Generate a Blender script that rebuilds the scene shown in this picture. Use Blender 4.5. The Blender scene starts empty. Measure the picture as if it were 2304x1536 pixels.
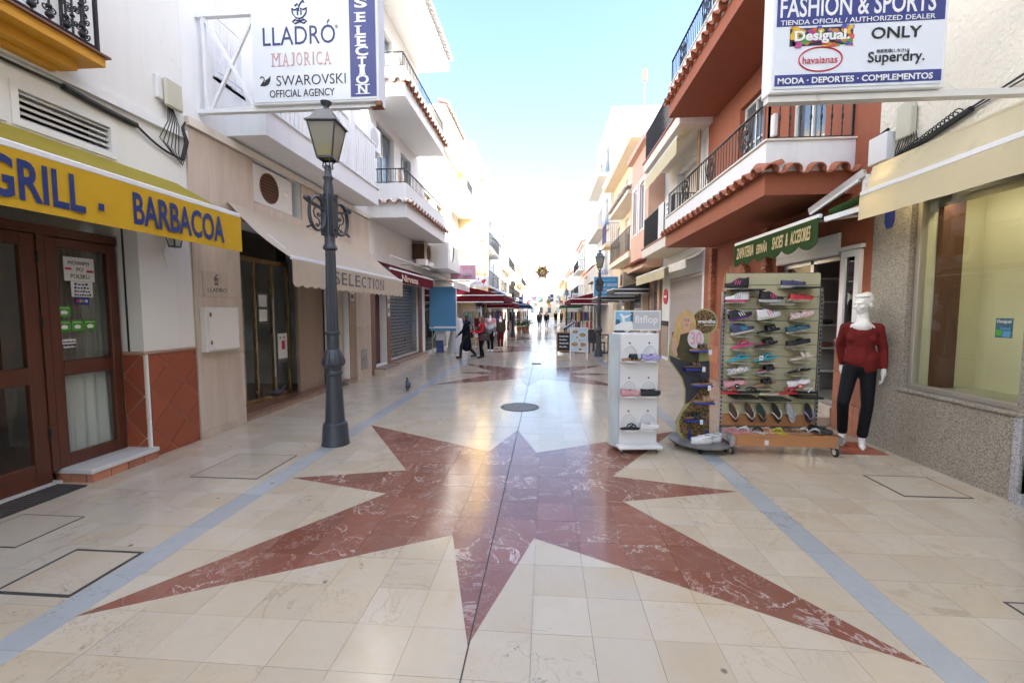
import bpy, bmesh, math, random
from mathutils import Vector, Matrix, Quaternion
random.seed(7)
PI = math.pi
S = bpy.context.scene
COL = S.collection

# ------------------------------------------------------------------ camera
CAM_Z, FPX = 1.65, 970.0
PITCH, YAW = math.radians(4.010), math.radians(4.4105)
cd = bpy.data.cameras.new('camera'); cam = bpy.data.objects.new('camera', cd); COL.objects.link(cam)
cam.location = (0, 0, CAM_Z); cam.rotation_euler = (PI/2 - PITCH, 0, YAW)
cd.sensor_width = 36; cd.lens = FPX/2304*36; cd.clip_start = .05; cd.clip_end = 2000
S.camera = cam
# ------------------------------------------------------------------ sky, sun, exposure
SUN = Vector((0.75, -0.35, 0.56)).normalized()
w = bpy.data.worlds.new('World'); S.world = w; w.use_nodes = True
nt = w.node_tree; sky = nt.nodes.new('ShaderNodeTexSky'); sky.sky_type = 'NISHITA'; sky.sun_disc = False
sky.sun_elevation = math.asin(SUN.z); sky.sun_rotation = math.atan2(SUN.x, SUN.y)
sky.air_density = 1.0; sky.dust_density = 2.4; sky.ozone_density = 2.5
bg = nt.nodes['Background']; bg.inputs['Strength'].default_value = 0.15
nt.links.new(sky.outputs[0], bg.inputs['Color'])
sd = bpy.data.lights.new('sun', 'SUN'); sd.energy = 4.6; sd.angle = math.radians(.5); sd.color = (1, .93, .82)
so = bpy.data.objects.new('sun', sd); COL.objects.link(so); so.location = (20, -10, 30)
so.rotation_euler = SUN.to_track_quat('Z', 'Y').to_euler()
S.view_settings.view_transform = 'Standard'; S.view_settings.look = 'None'
S.view_settings.gamma = 1; S.view_settings.use_curve_mapping = False
S.view_settings.exposure = 2.15
S.cycles.use_denoising = True
S.cycles.max_bounces = 7; S.cycles.diffuse_bounces = 4; S.cycles.glossy_bounces = 4; S.cycles.transmission_bounces = 6
S.cycles.transparent_max_bounces = 12; S.cycles.caustics_reflective = False; S.cycles.caustics_refractive = False
S.cycles.sample_clamp_indirect = 6

# ------------------------------------------------------------------ picture point -> point of a real plane
_f = Vector((-math.sin(YAW)*math.cos(PITCH), math.cos(YAW)*math.cos(PITCH), -math.sin(PITCH)))
_r = Vector((math.cos(YAW), math.sin(YAW), 0)); _u = _r.cross(_f)
CAMP = Vector((0, 0, CAM_Z))
def ray(u, v): return FPX*_f + (u-1152)*_r + (768-v)*_u
def onX(u, v, x): d = ray(u, v); return CAMP + d*(x/d.x)
def onY(u, v, y): d = ray(u, v); return CAMP + d*(y/d.y)
def onG(u, v, z=0): d = ray(u, v); return CAMP + d*((z-CAM_Z)/d.z)

# ------------------------------------------------------------------ objects
OFF = {}
def empty(name, loc=(0, 0, 0), rz=0):
    o = bpy.data.objects.new(name, None); COL.objects.link(o); o.location = loc; o.rotation_euler = (0, 0, rz)
    o.empty_display_size = .2; OFF[o.name] = Vector(loc); return o
def tag(o, label, cat, group=None, kind=None):
    if label: o['label'] = label
    if cat: o['category'] = cat
    if group: o['group'] = group
    if kind: o['kind'] = kind
    return o
def thing(name, label, cat, loc=(0, 0, 0), rz=0, group=None): return tag(empty(name, loc, rz), label, cat, group)
def offs(p): return OFF.get(p.name, Vector()) if p else Vector()
def smooth(me, ang=40):
    me.polygons.foreach_set('use_smooth', [True]*len(me.polygons))
    try: me.set_sharp_from_angle(angle=math.radians(ang))
    except Exception: pass
def link(name, me, mat=None, parent=None, loc=(0, 0, 0)):
    o = bpy.data.objects.new(name, me); COL.objects.link(o)
    if mat is not None and not me.materials: me.materials.append(mat)
    o.location = loc
    if parent: o.parent = parent; OFF[o.name] = offs(parent)
    else: OFF[o.name] = Vector(loc)
    return o
def copy_tree(o, parent=None, loc=None, rot=None, label=None, scale=None):
    c = o.copy(); COL.objects.link(c); c.parent = parent
    if loc is not None: c.location = loc
    if rot is not None: c.rotation_euler = rot
    if scale is not None: c.scale = scale
    if label: c['label'] = label
    for ch in list(o.children): copy_tree(ch, c)
    return c
class MB:
    def __init__(s): s.v = []; s.f = []
    def add(s, vs, fs):
        n = len(s.v); s.v += [tuple(x) for x in vs]; s.f += [tuple(i+n for i in f) for f in fs]; return s
    def box(s, x0, x1, y0, y1, z0, z1):
        if x0 > x1: x0, x1 = x1, x0
        if y0 > y1: y0, y1 = y1, y0
        if z0 > z1: z0, z1 = z1, z0
        return s.add([(x0,y0,z0),(x1,y0,z0),(x1,y1,z0),(x0,y1,z0),(x0,y0,z1),(x1,y0,z1),(x1,y1,z1),(x0,y1,z1)],
              [(0,3,2,1),(4,5,6,7),(0,1,5,4),(1,2,6,5),(2,3,7,6),(3,0,4,7)])
    def quad(s, a, b, c, d): return s.add([a, b, c, d], [(0,1,2,3)])
    def bar(s, a, b, wd, ht, upv=(0,0,1)):           # box beam from a to b
        a, b = Vector(a), Vector(b); d = (b-a).normalized(); upv = Vector(upv)
        sd_ = d.cross(upv)
        if sd_.length < 1e-4: sd_ = d.cross(Vector((1,0,0)))
        sd_.normalize(); up_ = sd_.cross(d); sd_ *= wd/2; up_ *= ht/2
        vs = [p+q*sd_+r*up_ for p in (a, b) for q, r in ((-1,-1),(1,-1),(1,1),(-1,1))]
        return s.add(vs, [(0,1,2,3)[::-1],(4,5,6,7),(0,1,5,4),(1,2,6,5),(2,3,7,6),(3,0,4,7)])
    def cyl(s, a, b, r0, r1=None, n=10, caps=True):
        r1 = r0 if r1 is None else r1
        a, b = Vector(a), Vector(b); d = (b-a).normalized()
        x = d.orthogonal().normalized(); y = d.cross(x); vs = []
        for p, r in ((a, r0), (b, r1)):
            vs += [p + r*(math.cos(2*PI*i/n)*x + math.sin(2*PI*i/n)*y) for i in range(n)]
        fs = [(i, (i+1)%n, n+(i+1)%n, n+i) for i in range(n)]
        if caps: fs += [tuple(range(n))[::-1], tuple(range(n, 2*n))]
        return s.add(vs, fs)
    def tube(s, pts, r, n=6, closed=False):
        pts = [Vector(p) for p in pts]; m = len(pts); vs = []; prev = None
        rr = r if isinstance(r, (list, tuple)) else [r]*m
        for i, p in enumerate(pts):
            a = pts[(i-1) % m] if closed or i else p; b = pts[(i+1) % m] if closed or i < m-1 else p
            d = (b-a).normalized() if (b-a).length > 1e-9 else Vector((0,0,1))
            if prev is None: x = d.orthogonal().normalized()
            else:
                x = prev - d*prev.dot(d); x = x.normalized() if x.length > 1e-6 else d.orthogonal().normalized()
            prev = x; y = d.cross(x)
            vs += [p + rr[i]*(math.cos(2*PI*k/n)*x + math.sin(2*PI*k/n)*y) for k in range(n)]
        fs = []
        for i in range(m if closed else m-1):
            j = (i+1) % m
            fs += [(i*n+k, i*n+(k+1)%n, j*n+(k+1)%n, j*n+k) for k in range(n)]
        if not closed: fs += [tuple(range(n))[::-1], tuple(range((m-1)*n, m*n))]
        return s.add(vs, fs)
    def lathe(s, prof, n=24, c=(0,0,0), flute=None):
        vs = []; fs = []
        for k, (r, z) in enumerate(prof):
            for i in range(n):
                q = r*(1 + (flute[1] if flute and flute[0](z) and i % 2 else 0))
                vs.append((c[0]+q*math.cos(2*PI*i/n), c[1]+q*math.sin(2*PI*i/n), c[2]+z))
        for k in range(len(prof)-1):
            fs += [(k*n+i, k*n+(i+1)%n, (k+1)*n+(i+1)%n, (k+1)*n+i) for i in range(n)]
        fs += [tuple(range(n))[::-1], tuple(range((len(prof)-1)*n, len(prof)*n))]
        return s.add(vs, fs)
    def prism(s, poly, o, ux, uy, depth):            # polygon in the plane (o,ux,uy), thickened by vector depth
        o, ux, uy, dp = Vector(o), Vector(ux), Vector(uy), Vector(depth); n = len(poly)
        a = [o+ux*p[0]+uy*p[1] for p in poly]; b = [p+dp for p in a]
        return s.add(a+b, [tuple(range(n)), tuple(range(n, 2*n))[::-1]] + [(i, n+i, n+(i+1)%n, (i+1)%n) for i in range(n)])
    def sphere(s, c, r, nu=10, nv=7, rot=None):
        r = (r, r, r) if not isinstance(r, (tuple, list)) else r; vs = []; c = Vector(c)
        def T(x, y, z):
            p = Vector((x*r[0], y*r[1], z*r[2])); return c + (rot @ p if rot else p)
        vs.append(T(0,0,-1))
        for j in range(1, nv):
            a = -PI/2 + PI*j/nv
            vs += [T(math.cos(a)*math.cos(2*PI*i/nu), math.cos(a)*math.sin(2*PI*i/nu), math.sin(a)) for i in range(nu)]
        vs.append(T(0,0,1)); fs = []
        for i in range(nu):
            fs.append((0, 1+(i+1)%nu, 1+i)); fs.append((len(vs)-1, 1+(nv-2)*nu+i, 1+(nv-2)*nu+(i+1)%nu))
        for j in range(nv-2):
            fs += [(1+j*nu+i, 1+j*nu+(i+1)%nu, 1+(j+1)*nu+(i+1)%nu, 1+(j+1)*nu+i) for i in range(nu)]
        return s.add(vs, fs)
    def mesh(s, name='m', off=None):
        me = bpy.data.meshes.new(name)
        vs = s.v if off is None else [(x-off[0], y-off[1], z-off[2]) for x, y, z in s.v]
        me.from_pydata(vs, [], s.f); me.update(); return me
    def build(s, name, mat, parent=None, sm=False, local=False, recalc=True, bevel=0):
        me = s.mesh(name, None if local else offs(parent))
        if recalc or bevel:
            b = bmesh.new(); b.from_mesh(me); bmesh.ops.recalc_face_normals(b, faces=b.faces)
            if bevel:
                bmesh.ops.bevel(b, geom=[e for e in b.edges if e.is_manifold and e.calc_face_angle(0) > .6], offset=bevel, segments=1, affect='EDGES')
            b.to_mesh(me); b.free()
        if sm: smooth(me, sm if sm is not True else 40)
        return link(name, me, mat, parent)
TMP = bpy.data.scenes.new('workbench')               # empty side scene: shapes are evaluated there quickly, then it is removed
def evaluated(o):
    COL.objects.unlink(o); TMP.collection.objects.link(o); vl = TMP.view_layers[0]; vl.update(); dg = vl.depsgraph
    return bpy.data.meshes.new_from_object(o.evaluated_get(dg))
def blob(name, items, mat, parent=None, voxel=.012, it=4, local=True):
    """one continuous skin round tapered limbs ('c') and ellipsoids ('e')"""
    m = MB()
    for q in items:
        if q[0] == 'c':
            _, a, b, r0, r1 = q; a, b = Vector(a), Vector(b)
            m.cyl(a, b, r0, r1, 12); m.sphere(a, r0, 12, 8); m.sphere(b, r1, 12, 8)
        else: m.sphere(q[1], q[2], 14, 10, q[3] if len(q) > 3 else None)
    me = m.mesh('tmp'); b = bmesh.new(); b.from_mesh(me); bmesh.ops.recalc_face_normals(b, faces=b.faces); b.to_mesh(me); b.free()
    o = bpy.data.objects.new('tmp', me); COL.objects.link(o)
    r = o.modifiers.new('r', 'REMESH'); r.mode = 'VOXEL'; r.voxel_size = voxel
    s_ = o.modifiers.new('s', 'SMOOTH'); s_.factor = .5; s_.iterations = it
    out = evaluated(o); bpy.data.objects.remove(o); smooth(out, 70); out.materials.clear()
    return link(name, out, mat, parent)
_tc = {}
def text_mesh(s, bold=0.0, shear=0.0, space=1.0):
    k = (s, bold, shear, space)
    if k in _tc: return _tc[k]
    cu = bpy.data.curves.new('t', 'FONT'); cu.body = s; cu.offset = bold; cu.shear = shear; cu.space_character = space
    cu.resolution_u = 3; cu.fill_mode = 'BOTH'; cu.extrude = .01
    o = bpy.data.objects.new('t', cu); COL.objects.link(o); me = evaluated(o); bpy.data.objects.remove(o)
    vs = [tuple(v.co) for v in me.vertices]; fs = [tuple(p.vertices) for p in me.polygons]
    _tc[k] = (vs, fs); return _tc[k]
STEM = {'I': [.5], 'L': [.18], 'E': [.15], 'T': [.5], 'N': [.1, .9], 'D': [.15], 'R': [.15], 'F': [.15], 'A': [.05, .95], 'H': [.12, .88], 'M': [.1, .9], 'J': [.6], 'P': [.15]}
def lettering(s, p0, p1, p2, mat, parent, name='lettering', bold=0.0, shear=0.0, depth=.004, space=1.0, serif=0):
    """text filling the box with lower-left p0, lower-right p1, upper-left p2"""
    p0, p1, p2 = Vector(p0), Vector(p1), Vector(p2); ux, uy = p1-p0, p2-p0; nz = ux.cross(uy).normalized()
    m = MB()
    chars = [s] if not serif else list(s)
    if not serif:
        vs, fs = text_mesh(s, bold, shear, space)
        xs = [v[0] for v in vs]; ys = [v[1] for v in vs]; x0, x1, y0, y1 = min(xs), max(xs), min(ys), max(ys)
        m.add([p0 + ux*((v[0]-x0)/(x1-x0)) + uy*((v[1]-y0)/(y1-y0)) + nz*(depth if v[2] > 0 else 0) for v in vs], fs)
    else:
        n = len(s); i = 0
        wd = {'I': .45, 'W': 1.35, 'M': 1.35, 'J': .7, ' ': .5}; tot = sum(wd.get(c.upper(), 1) for c in s); x = 0
        for c in s:
            cw = wd.get(c.upper(), 1)/tot
            if c != ' ':
                vs, fs = text_mesh(c, bold)
                xs = [v[0] for v in vs]; ys = [v[1] for v in vs]; x0, x1, y0, y1 = min(xs), max(xs), min(ys), max(ys)
                a = x+cw*.14; b = x+cw*.86
                if c == 'I': a, b = x+cw*.3, x+cw*.7
                m.add([p0 + ux*(a+(b-a)*(v[0]-x0)/(x1-x0)) + uy*((v[1]-y0)/(y1-y0)) + nz*(depth if v[2] > 0 else 0) for v in vs], fs)
                for st in STEM.get(c, []):
                    for yy in ((0, .09), (.91, 1)):
                        if c == 'A' and yy[0] > .5: continue
                        cx = a+(b-a)*st; hw = cw*.17*serif
                        m.prism([(cx-hw, yy[0]), (cx+hw, yy[0]), (cx+hw, yy[1]), (cx-hw, yy[1])], p0+nz*depth*1.1, ux, uy, nz*-depth*.9)
            x += cw
    return m.build(name, mat, parent, recalc=False)
def on_panel(p0, p1, p2):
    """u,v in 0..1 over a rectangular panel -> point"""
    p0, p1, p2 = Vector(p0), Vector(p1), Vector(p2)
    return lambda a, b, d=0: p0 + (p1-p0)*a + (p2-p0)*b + (p1-p0).cross(p2-p0).normalized()*d

# ------------------------------------------------------------------ materials
MATS = {}
def nodes(name):
    m = bpy.data.materials.new(name); m.use_nodes = True; t = m.node_tree; return m, t, t.nodes['Principled BSDF']
def N(t, kind, **kw):
    n = t.nodes.new(kind)
    for k, v in kw.items():
        if k.startswith('i_'): n.inputs[k[2:].replace('_', ' ')].default_value = v
        else: setattr(n, k, v)
    return n
def rgba(c): return (c[0], c[1], c[2], 1)
def mixc(t, fac, a, b, blend='MIX'):
    n = t.nodes.new('ShaderNodeMix'); n.data_type = 'RGBA'; n.blend_type = blend
    for sock, val in ((n.inputs[0], fac), (n.inputs[6], a), (n.inputs[7], b)):
        if hasattr(val, 'is_output'): t.links.new(val, sock)
        elif isinstance(val, (int, float)): sock.default_value = val
        else: sock.default_value = rgba(val)
    return n.outputs[2]
def ramp(t, src, *stops):
    r = t.nodes.new('ShaderNodeValToRGB'); e = r.color_ramp.elements
    while len(e) < len(stops): e.new(.5)
    for k, (p, c) in enumerate(stops): e[k].position = p; e[k].color = rgba(c) if not isinstance(c, (int, float)) else (c, c, c, 1)
    t.links.new(src, r.inputs[0]); return r.outputs[0]
def mathn(t, op, a, b=None):
    n = t.nodes.new('ShaderNodeMath'); n.operation = op
    for i, val in enumerate((a, b)):
        if val is None: continue
        if hasattr(val, 'is_output'): t.links.new(val, n.inputs[i])
        else: n.inputs[i].default_value = val
    return n.outputs[0]
def noise(t, co, scale, detail=4, rough=.55, dist=0):
    n = N(t, 'ShaderNodeTexNoise'); n.inputs['Scale'].default_value = scale; n.inputs['Detail'].default_value = detail
    n.inputs['Roughness'].default_value = rough; n.inputs['Distortion'].default_value = dist; t.links.new(co, n.inputs['Vector']); return n.outputs['Fac']
def bumpn(t, p, h, strength=.3, dist=.01):
    b = N(t, 'ShaderNodeBump'); b.inputs['Strength'].default_value = strength; b.inputs['Distance'].default_value = dist
    t.links.new(h, b.inputs['Height']); t.links.new(b.outputs[0], p.inputs['Normal'])
def mk(name, col, rough=.6, var=.12, scale=3, bump=0, bscale=60, metal=0, spec=.5, orand=0, dirt=None, streak=0, stretch=None, alpha=1, coat=0, bdist=.01):
    if name in MATS: return MATS[name]
    m, t, p = nodes(name); MATS[name] = m
    tc = N(t, 'ShaderNodeTexCoord'); co = tc.outputs['Object']
    if stretch:
        mp = N(t, 'ShaderNodeMapping'); mp.inputs['Scale'].default_value = stretch; t.links.new(co, mp.inputs[0]); co = mp.outputs[0]
    n1 = noise(t, co, scale, 5)
    c = mixc(t, n1, [x*(1-var) for x in col], [min(1, x*(1+var)) for x in col])
    if dirt:
        n2 = noise(t, co, dirt[1], 6, .65, .4); k = ramp(t, n2, (dirt[2], 0.0), (min(1, dirt[2]+.18), 1.0)); c = mixc(t, k, c, dirt[0])
    if streak:
        mp2 = N(t, 'ShaderNodeMapping'); mp2.inputs['Scale'].default_value = (5, 5, .22); t.links.new(tc.outputs['Object'], mp2.inputs[0]); n9 = noise(t, mp2.outputs[0], 1.3, 6, .7); c = mixc(t, mathn(t, 'MULTIPLY', ramp(t, n9, (.50, 0.0), (.78, 1.0)), streak), c, [x*.62 for x in col])
    if orand:
        oi = N(t, 'ShaderNodeObjectInfo'); k = mathn(t, 'MULTIPLY_ADD', oi.outputs['Random'], orand*2)
        k.node.inputs[2].default_value = 1-orand; hs = N(t, 'ShaderNodeHueSaturation'); t.links.new(k, hs.inputs['Value']); t.links.new(c, hs.inputs['Color']); c = hs.outputs[0]
    t.links.new(c, p.inputs['Base Color']); p.inputs['Metallic'].default_value = metal
    p.inputs['Specular IOR Level'].default_value = spec
    r_ = mathn(t, 'MULTIPLY_ADD', n1, .16); r_.node.inputs[2].default_value = max(.02, rough-.08); t.links.new(r_, p.inputs['Roughness'])
    if coat: p.inputs['Coat Weight'].default_value = coat
    if bump: bumpn(t, p, noise(t, co, bscale, 4), bump, bdist)
    return m
def spots(name, a, b, scale=40, th=.35, c3=None, rough=.5):
    if name in MATS: return MATS[name]
    m, t, p = nodes(name); MATS[name] = m; tc = N(t, 'ShaderNodeTexCoord'); v = N(t, 'ShaderNodeTexVoronoi'); v.inputs['Scale'].default_value = scale; t.links.new(tc.outputs['Object'], v.inputs['Vector'])
    c = mixc(t, ramp(t, v.outputs['Distance'], (th, 1.0), (th+.06, 0.0)), a, b)
    if c3: sp = N(t, 'ShaderNodeSeparateColor'); t.links.new(v.outputs['Color'], sp.inputs[0]); c = mixc(t, ramp(t, sp.outputs[1], (.6, 0.0), (.62, 1.0)), c, c3)
    t.links.new(c, p.inputs['Base Color']); p.inputs['Roughness'].default_value = rough; return m
def glass(name='glass', tint=(.93, .96, .95), refl=1.0, rough=.0):
    """clear pane: transparent with a Fresnel reflection"""
    if name in MATS: return MATS[name]
    m = bpy.data.materials.new(name); m.use_nodes = True; t = m.node_tree; MATS[name] = m; t.nodes.remove(t.nodes['Principled BSDF'])
    tr = N(t, 'ShaderNodeBsdfTransparent'); tr.inputs[0].default_value = rgba(tint); g = N(t, 'ShaderNodeBsdfGlossy'); g.inputs['Roughness'].default_value = rough; g.inputs[0].default_value = (refl, refl, refl, 1)
    fr = N(t, 'ShaderNodeFresnel'); fr.inputs[0].default_value = 1.5; mx = N(t, 'ShaderNodeMixShader')
    ge = N(t, 'ShaderNodeNewGeometry'); k = mathn(t, 'MULTIPLY', fr.outputs[0], mathn(t, 'SUBTRACT', 1.0, ge.outputs['Backfacing'])); t.links.new(k, mx.inputs[0]); t.links.new(tr.outputs[0], mx.inputs[1]); t.links.new(g.outputs[0], mx.inputs[2]); t.links.new(mx.outputs[0], t.nodes['Material Output'].inputs[0]); return m
def floor_marble(name, a, b, vein, vscale, vamt, blotch, rough):
    m, t, p = nodes(name); MATS[name] = m
    tc = N(t, 'ShaderNodeTexCoord'); at = N(t, 'ShaderNodeAttribute'); at.attribute_name = 'rnd'
    va = N(t, 'ShaderNodeVectorMath'); va.operation = 'MULTIPLY_ADD'; t.links.new(at.outputs['Fac'], va.inputs[0])
    va.inputs[1].default_value = (37, 91, 53); geo = N(t, 'ShaderNodeNewGeometry'); t.links.new(geo.outputs['Position'], va.inputs[2]); co = va.outputs[0]
    c = mixc(t, at.outputs['Fac'], a, b)
    n1 = noise(t, co, 2.3, 6, .6, .6); c = mixc(t, mathn(t, 'MULTIPLY', ramp(t, n1, (.45, 0.0), (.75, 1.0)), .55), c, blotch)
    n0 = noise(t, co, 14, 5, .7, .2); c = mixc(t, mathn(t, 'MULTIPLY', n0, .3), c, [x*.72 for x in a])
    n2 = noise(t, co, vscale, 5, .6, 1.2); d = mathn(t, 'ABSOLUTE', mathn(t, 'SUBTRACT', n2, .5))
    v1 = ramp(t, d, (0.0, 1.0), (.016, 0.0)); n3 = noise(t, co, vscale*.6, 2); v1 = mathn(t, 'MULTIPLY', v1, ramp(t, n3, (.46 if a[1] > .2 else .36, 0.0), (.6 if a[1] > .2 else .5, 1.0)))
    rk_ = mathn(t, 'FRACT', mathn(t, 'MULTIPLY', at.outputs['Fac'], 7.31)); v1 = mathn(t, 'MULTIPLY', v1, ramp(t, rk_, (.15, .12), (.9, 1.0)))
    n6 = noise(t, co, vscale*3.1, 4, .6, 2.0); v2 = mathn(t, 'MULTIPLY', ramp(t, mathn(t, 'ABSOLUTE', mathn(t, 'SUBTRACT', n6, .5)), (0.0, .6), (.012, 0.0)), ramp(t, noise(t, co, 1.9, 2), (.52 if a[1] > .2 else .44, 0.0), (.62 if a[1] > .2 else .54, 1.0)))
    c = mixc(t, mathn(t, 'MULTIPLY', v1, vamt), c, vein); c = mixc(t, mathn(t, 'MULTIPLY', v2, vamt), c, vein)
    vo = N(t, 'ShaderNodeTexVoronoi'); vo.inputs['Scale'].default_value = 3.2; t.links.new(geo.outputs['Position'], vo.inputs['Vector']); spc = N(t, 'ShaderNodeSeparateColor'); t.links.new(vo.outputs['Color'], spc.inputs[0])
    gum = mathn(t, 'MULTIPLY', ramp(t, vo.outputs['Distance'], (.035, 1.0), (.06, 0.0)), ramp(t, spc.outputs[0], (.62, 0.0), (.64, .75))); c = mixc(t, gum, c, (.10, .085, .07))
    n7 = noise(t, geo.outputs['Position'], 1.3, 6, .65, .8); c = mixc(t, ramp(t, n7, (.60, 0.0), (.76, .55)), c, [a[0]*.98, a[1]*.80, a[2]*.52])
    n8 = noise(t, geo.outputs['Position'], 1.1, 5, .7, 1.6); crk = mathn(t, 'MULTIPLY', ramp(t, mathn(t, 'ABSOLUTE', mathn(t, 'SUBTRACT', n8, .5)), (0.0, .75), (.0035, 0.0)), ramp(t, noise(t, geo.outputs['Position'], .9, 2), (.52, 0.0), (.58, 1.0))); c = mixc(t, crk, c, (.12, .10, .08))
    # worn paths and stains
    n5 = noise(t, geo.outputs['Position'], .8, 5, .6); c = mixc(t, mathn(t, 'MULTIPLY', ramp(t, n5, (.5, 0.0), (.8, 1.0)), .3), c, [x*.7 for x in a])
    t.links.new(c, p.inputs['Base Color']); p.inputs['Specular IOR Level'].default_value = .5
    n4 = noise(t, geo.outputs['Position'], 3.0, 6, .7); r_ = mathn(t, 'MULTIPLY_ADD', n4, .22); r_.node.inputs[2].default_value = rough-.1
    t.links.new(r_, p.inputs['Roughness']); bumpn(t, p, noise(t, co, 5, 2), .035, .01)
    return m
cream_marble = floor_marble('cream_marble', (.53, .445, .335), (.61, .525, .41), (.31, .215, .135), 1.4, .5, (.55, .405, .225), .145)
red_marble = floor_marble('red_marble', (.22, .080, .052), (.31, .127, .088), (.62, .53, .47), 2.6, 1.0, (.27, .16, .115), .14)
grey_marble = floor_marble('grey_marble', (.38, .395, .395), (.48, .495, .49), (.28, .295, .30), 3.0, .6, (.35, .365, .37), .17)
def travertine(name, a, b, axis='z'):
    m, t, p = nodes(name); MATS[name] = m
    tc = N(t, 'ShaderNodeTexCoord'); oi = N(t, 'ShaderNodeObjectInfo')
    mp = N(t, 'ShaderNodeMapping'); mp.inputs['Scale'].default_value = (4.5, 4.5, .55); t.links.new(tc.outputs['Object'], mp.inputs[0])
    va = N(t, 'ShaderNodeVectorMath'); va.operation = 'MULTIPLY_ADD'; t.links.new(oi.outputs['Random'], va.inputs[0]); va.inputs[1].default_value = (31, 57, 17); t.links.new(mp.outputs[0], va.inputs[2])
    n1 = noise(t, va.outputs[0], 1.1, 7, .65, .8); c = mixc(t, ramp(t, n1, (.3, 0.0), (.7, 1.0)), a, b)
    n2 = noise(t, va.outputs[0], 5, 4, .7); c = mixc(t, ramp(t, n2, (.60, 0.0), (.85, .3)), c, [x*.7 for x in a])
    hs = N(t, 'ShaderNodeHueSaturation'); k = mathn(t, 'MULTIPLY_ADD', oi.outputs['Random'], .16); k.node.inputs[2].default_value = .92; t.links.new(k, hs.inputs['Value']); t.links.new(c, hs.inputs['Color'])
    t.links.new(hs.outputs[0], p.inputs['Base Color']); p.inputs['Roughness'].default_value = .34
    bumpn(t, p, n2, .06, .005); return m
trav = travertine('travertine', (.47, .375, .295), (.62, .53, .445))
trav_brown = travertine('travertine_brown', (.27, .185, .13), (.37, .265, .195))
brown_marble = travertine('brown_marble', (.16, .07, .045), (.24, .12, .085))
def granite_mat(name, a, b, c3):
    m, t, p = nodes(name); MATS[name] = m
    tc = N(t, 'ShaderNodeTexCoord'); v = N(t, 'ShaderNodeTexVoronoi'); v.inputs['Scale'].default_value = 130; t.links.new(tc.outputs['Object'], v.inputs['Vector'])
    n1 = noise(t, tc.outputs['Object'], 60, 4, .7); c = mixc(t, ramp(t, n1, (.35, 0.0), (.62, 1.0)), a, b)
    sp = N(t, 'ShaderNodeSeparateColor'); t.links.new(v.outputs['Color'], sp.inputs[0]); c = mixc(t, ramp(t, sp.outputs[0], (.7, 0.0), (.78, .8)), c, c3)
    n2 = noise(t, tc.outputs['Object'], 1.6, 5, .6); c = mixc(t, mathn(t, 'MULTIPLY', ramp(t, n2, (.45, 0.0), (.75, 1.0)), .35), c, [x*.6 for x in a])
    t.links.new(c, p.inputs['Base Color']); p.inputs['Roughness'].default_value = .38; return m
granite = granite_mat('granite', (.25, .228, .185), (.42, .385, .325), (.10, .092, .085))
granite_grey = granite_mat('granite_grey', (.30, .30, .32), (.50, .50, .53), (.12, .12, .13))
white_wall = mk('white_render', (.80, .795, .775), .75, .04, 1.2, .12, 45, dirt=((.60, .575, .53), 1.3, .64), streak=.22)
white_paint = mk('white_paint', (.83, .83, .83), .5, .03, 3)
cool_white = mk('cool_white_render', (.83, .84, .85), .7, .04, 1.5, .08, 60, dirt=((.66, .65, .63), 1.7, .66), streak=.2)
cream_wall = mk('cream_render', (.78, .66, .50), .8, .06, 1.2, .1, 50, dirt=((.62, .52, .40), 1.4, .66), streak=.35)
pale_cream = mk('pale_cream_render', (.79, .73, .64), .8, .05, 1.2, .1, 50, dirt=((.60, .55, .48), 1.4, .66), streak=.35)
yellow_wall = mk('yellow_render', (.80, .62, .34), .8, .05, 1, .1, 50)
orange_wall = mk('orange_render', (.335, .102, .050), .75, .07, 1.1, .12, 55, dirt=((.30, .09, .05), 1.2, .60), streak=.4)
rough_plaster = mk('rough_plaster', (.80, .745, .63), .85, .06, 1.5, 1.0, 14, bdist=.035, dirt=((.55, .49, .40), 2.2, .68))
ochre = mk('ochre_paint', (.66, .33, .035), .6, .08, 2)
terracotta = mk('terracotta', (.42, .15, .08), .75, .2, 7, .2, 40, orand=.18, dirt=((.50, .40, .32), 6, .56))
terracotta_white = mk('whitened_terracotta', (.72, .66, .60), .8, .12, 8, .2, 40, orand=.1, dirt=((.42, .17, .10), 7, .55))
tile_red = mk('glazed_red_tile', (.30, .075, .035), .35, .16, 6, orand=.1)
brick_m = mk('brick', (.44, .18, .11), .85, .2, 12, .3, 50, orand=.2)
mortar = mk('mortar', (.55, .48, .40), .9, .1, 8)
wood_dark = mk('dark_wood', (.10, .032, .018), .4, .25, 2.5, stretch=(6, 6, .6))
iron = mk('painted_iron', (.040, .047, .058), .42, .25, 9, spec=.6)
black_iron = mk('black_iron', (.015, .015, .016), .45, .2, 8)
alu = mk('aluminium', (.55, .54, .52), .35, .06, 4, metal=.8)
alu_tan = mk('tan_aluminium', (.42, .38, .33), .4, .06, 4, metal=.5)
steel = mk('steel', (.50, .50, .50), .3, .08, 6, metal=.9)
brass = mk('brass_metal', (.45, .33, .18), .25, .1, 6, metal=.9)
white_metal = mk('white_metal', (.78, .79, .80), .4, .03, 3, dirt=((.55, .38, .25), 5, .74))
rusty_white = mk('rusty_white_metal', (.72, .70, .66), .5, .05, 3, dirt=((.36, .15, .05), 3.2, .60))
grey_plastic = mk('beige_plastic', (.56, .53, .42), .5, .06, 5)
white_plastic = mk('white_plastic', (.78, .78, .77), .35, .02, 3)
black_rubber = mk('black_cable', (.02, .02, .021), .6, .2, 8)
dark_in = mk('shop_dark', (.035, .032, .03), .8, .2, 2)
grey_in = mk('shop_grey', (.20, .20, .19), .8, .2, 2)
gl = glass(); glass_dark = glass('dark_glass', (.35, .37, .37))
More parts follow.
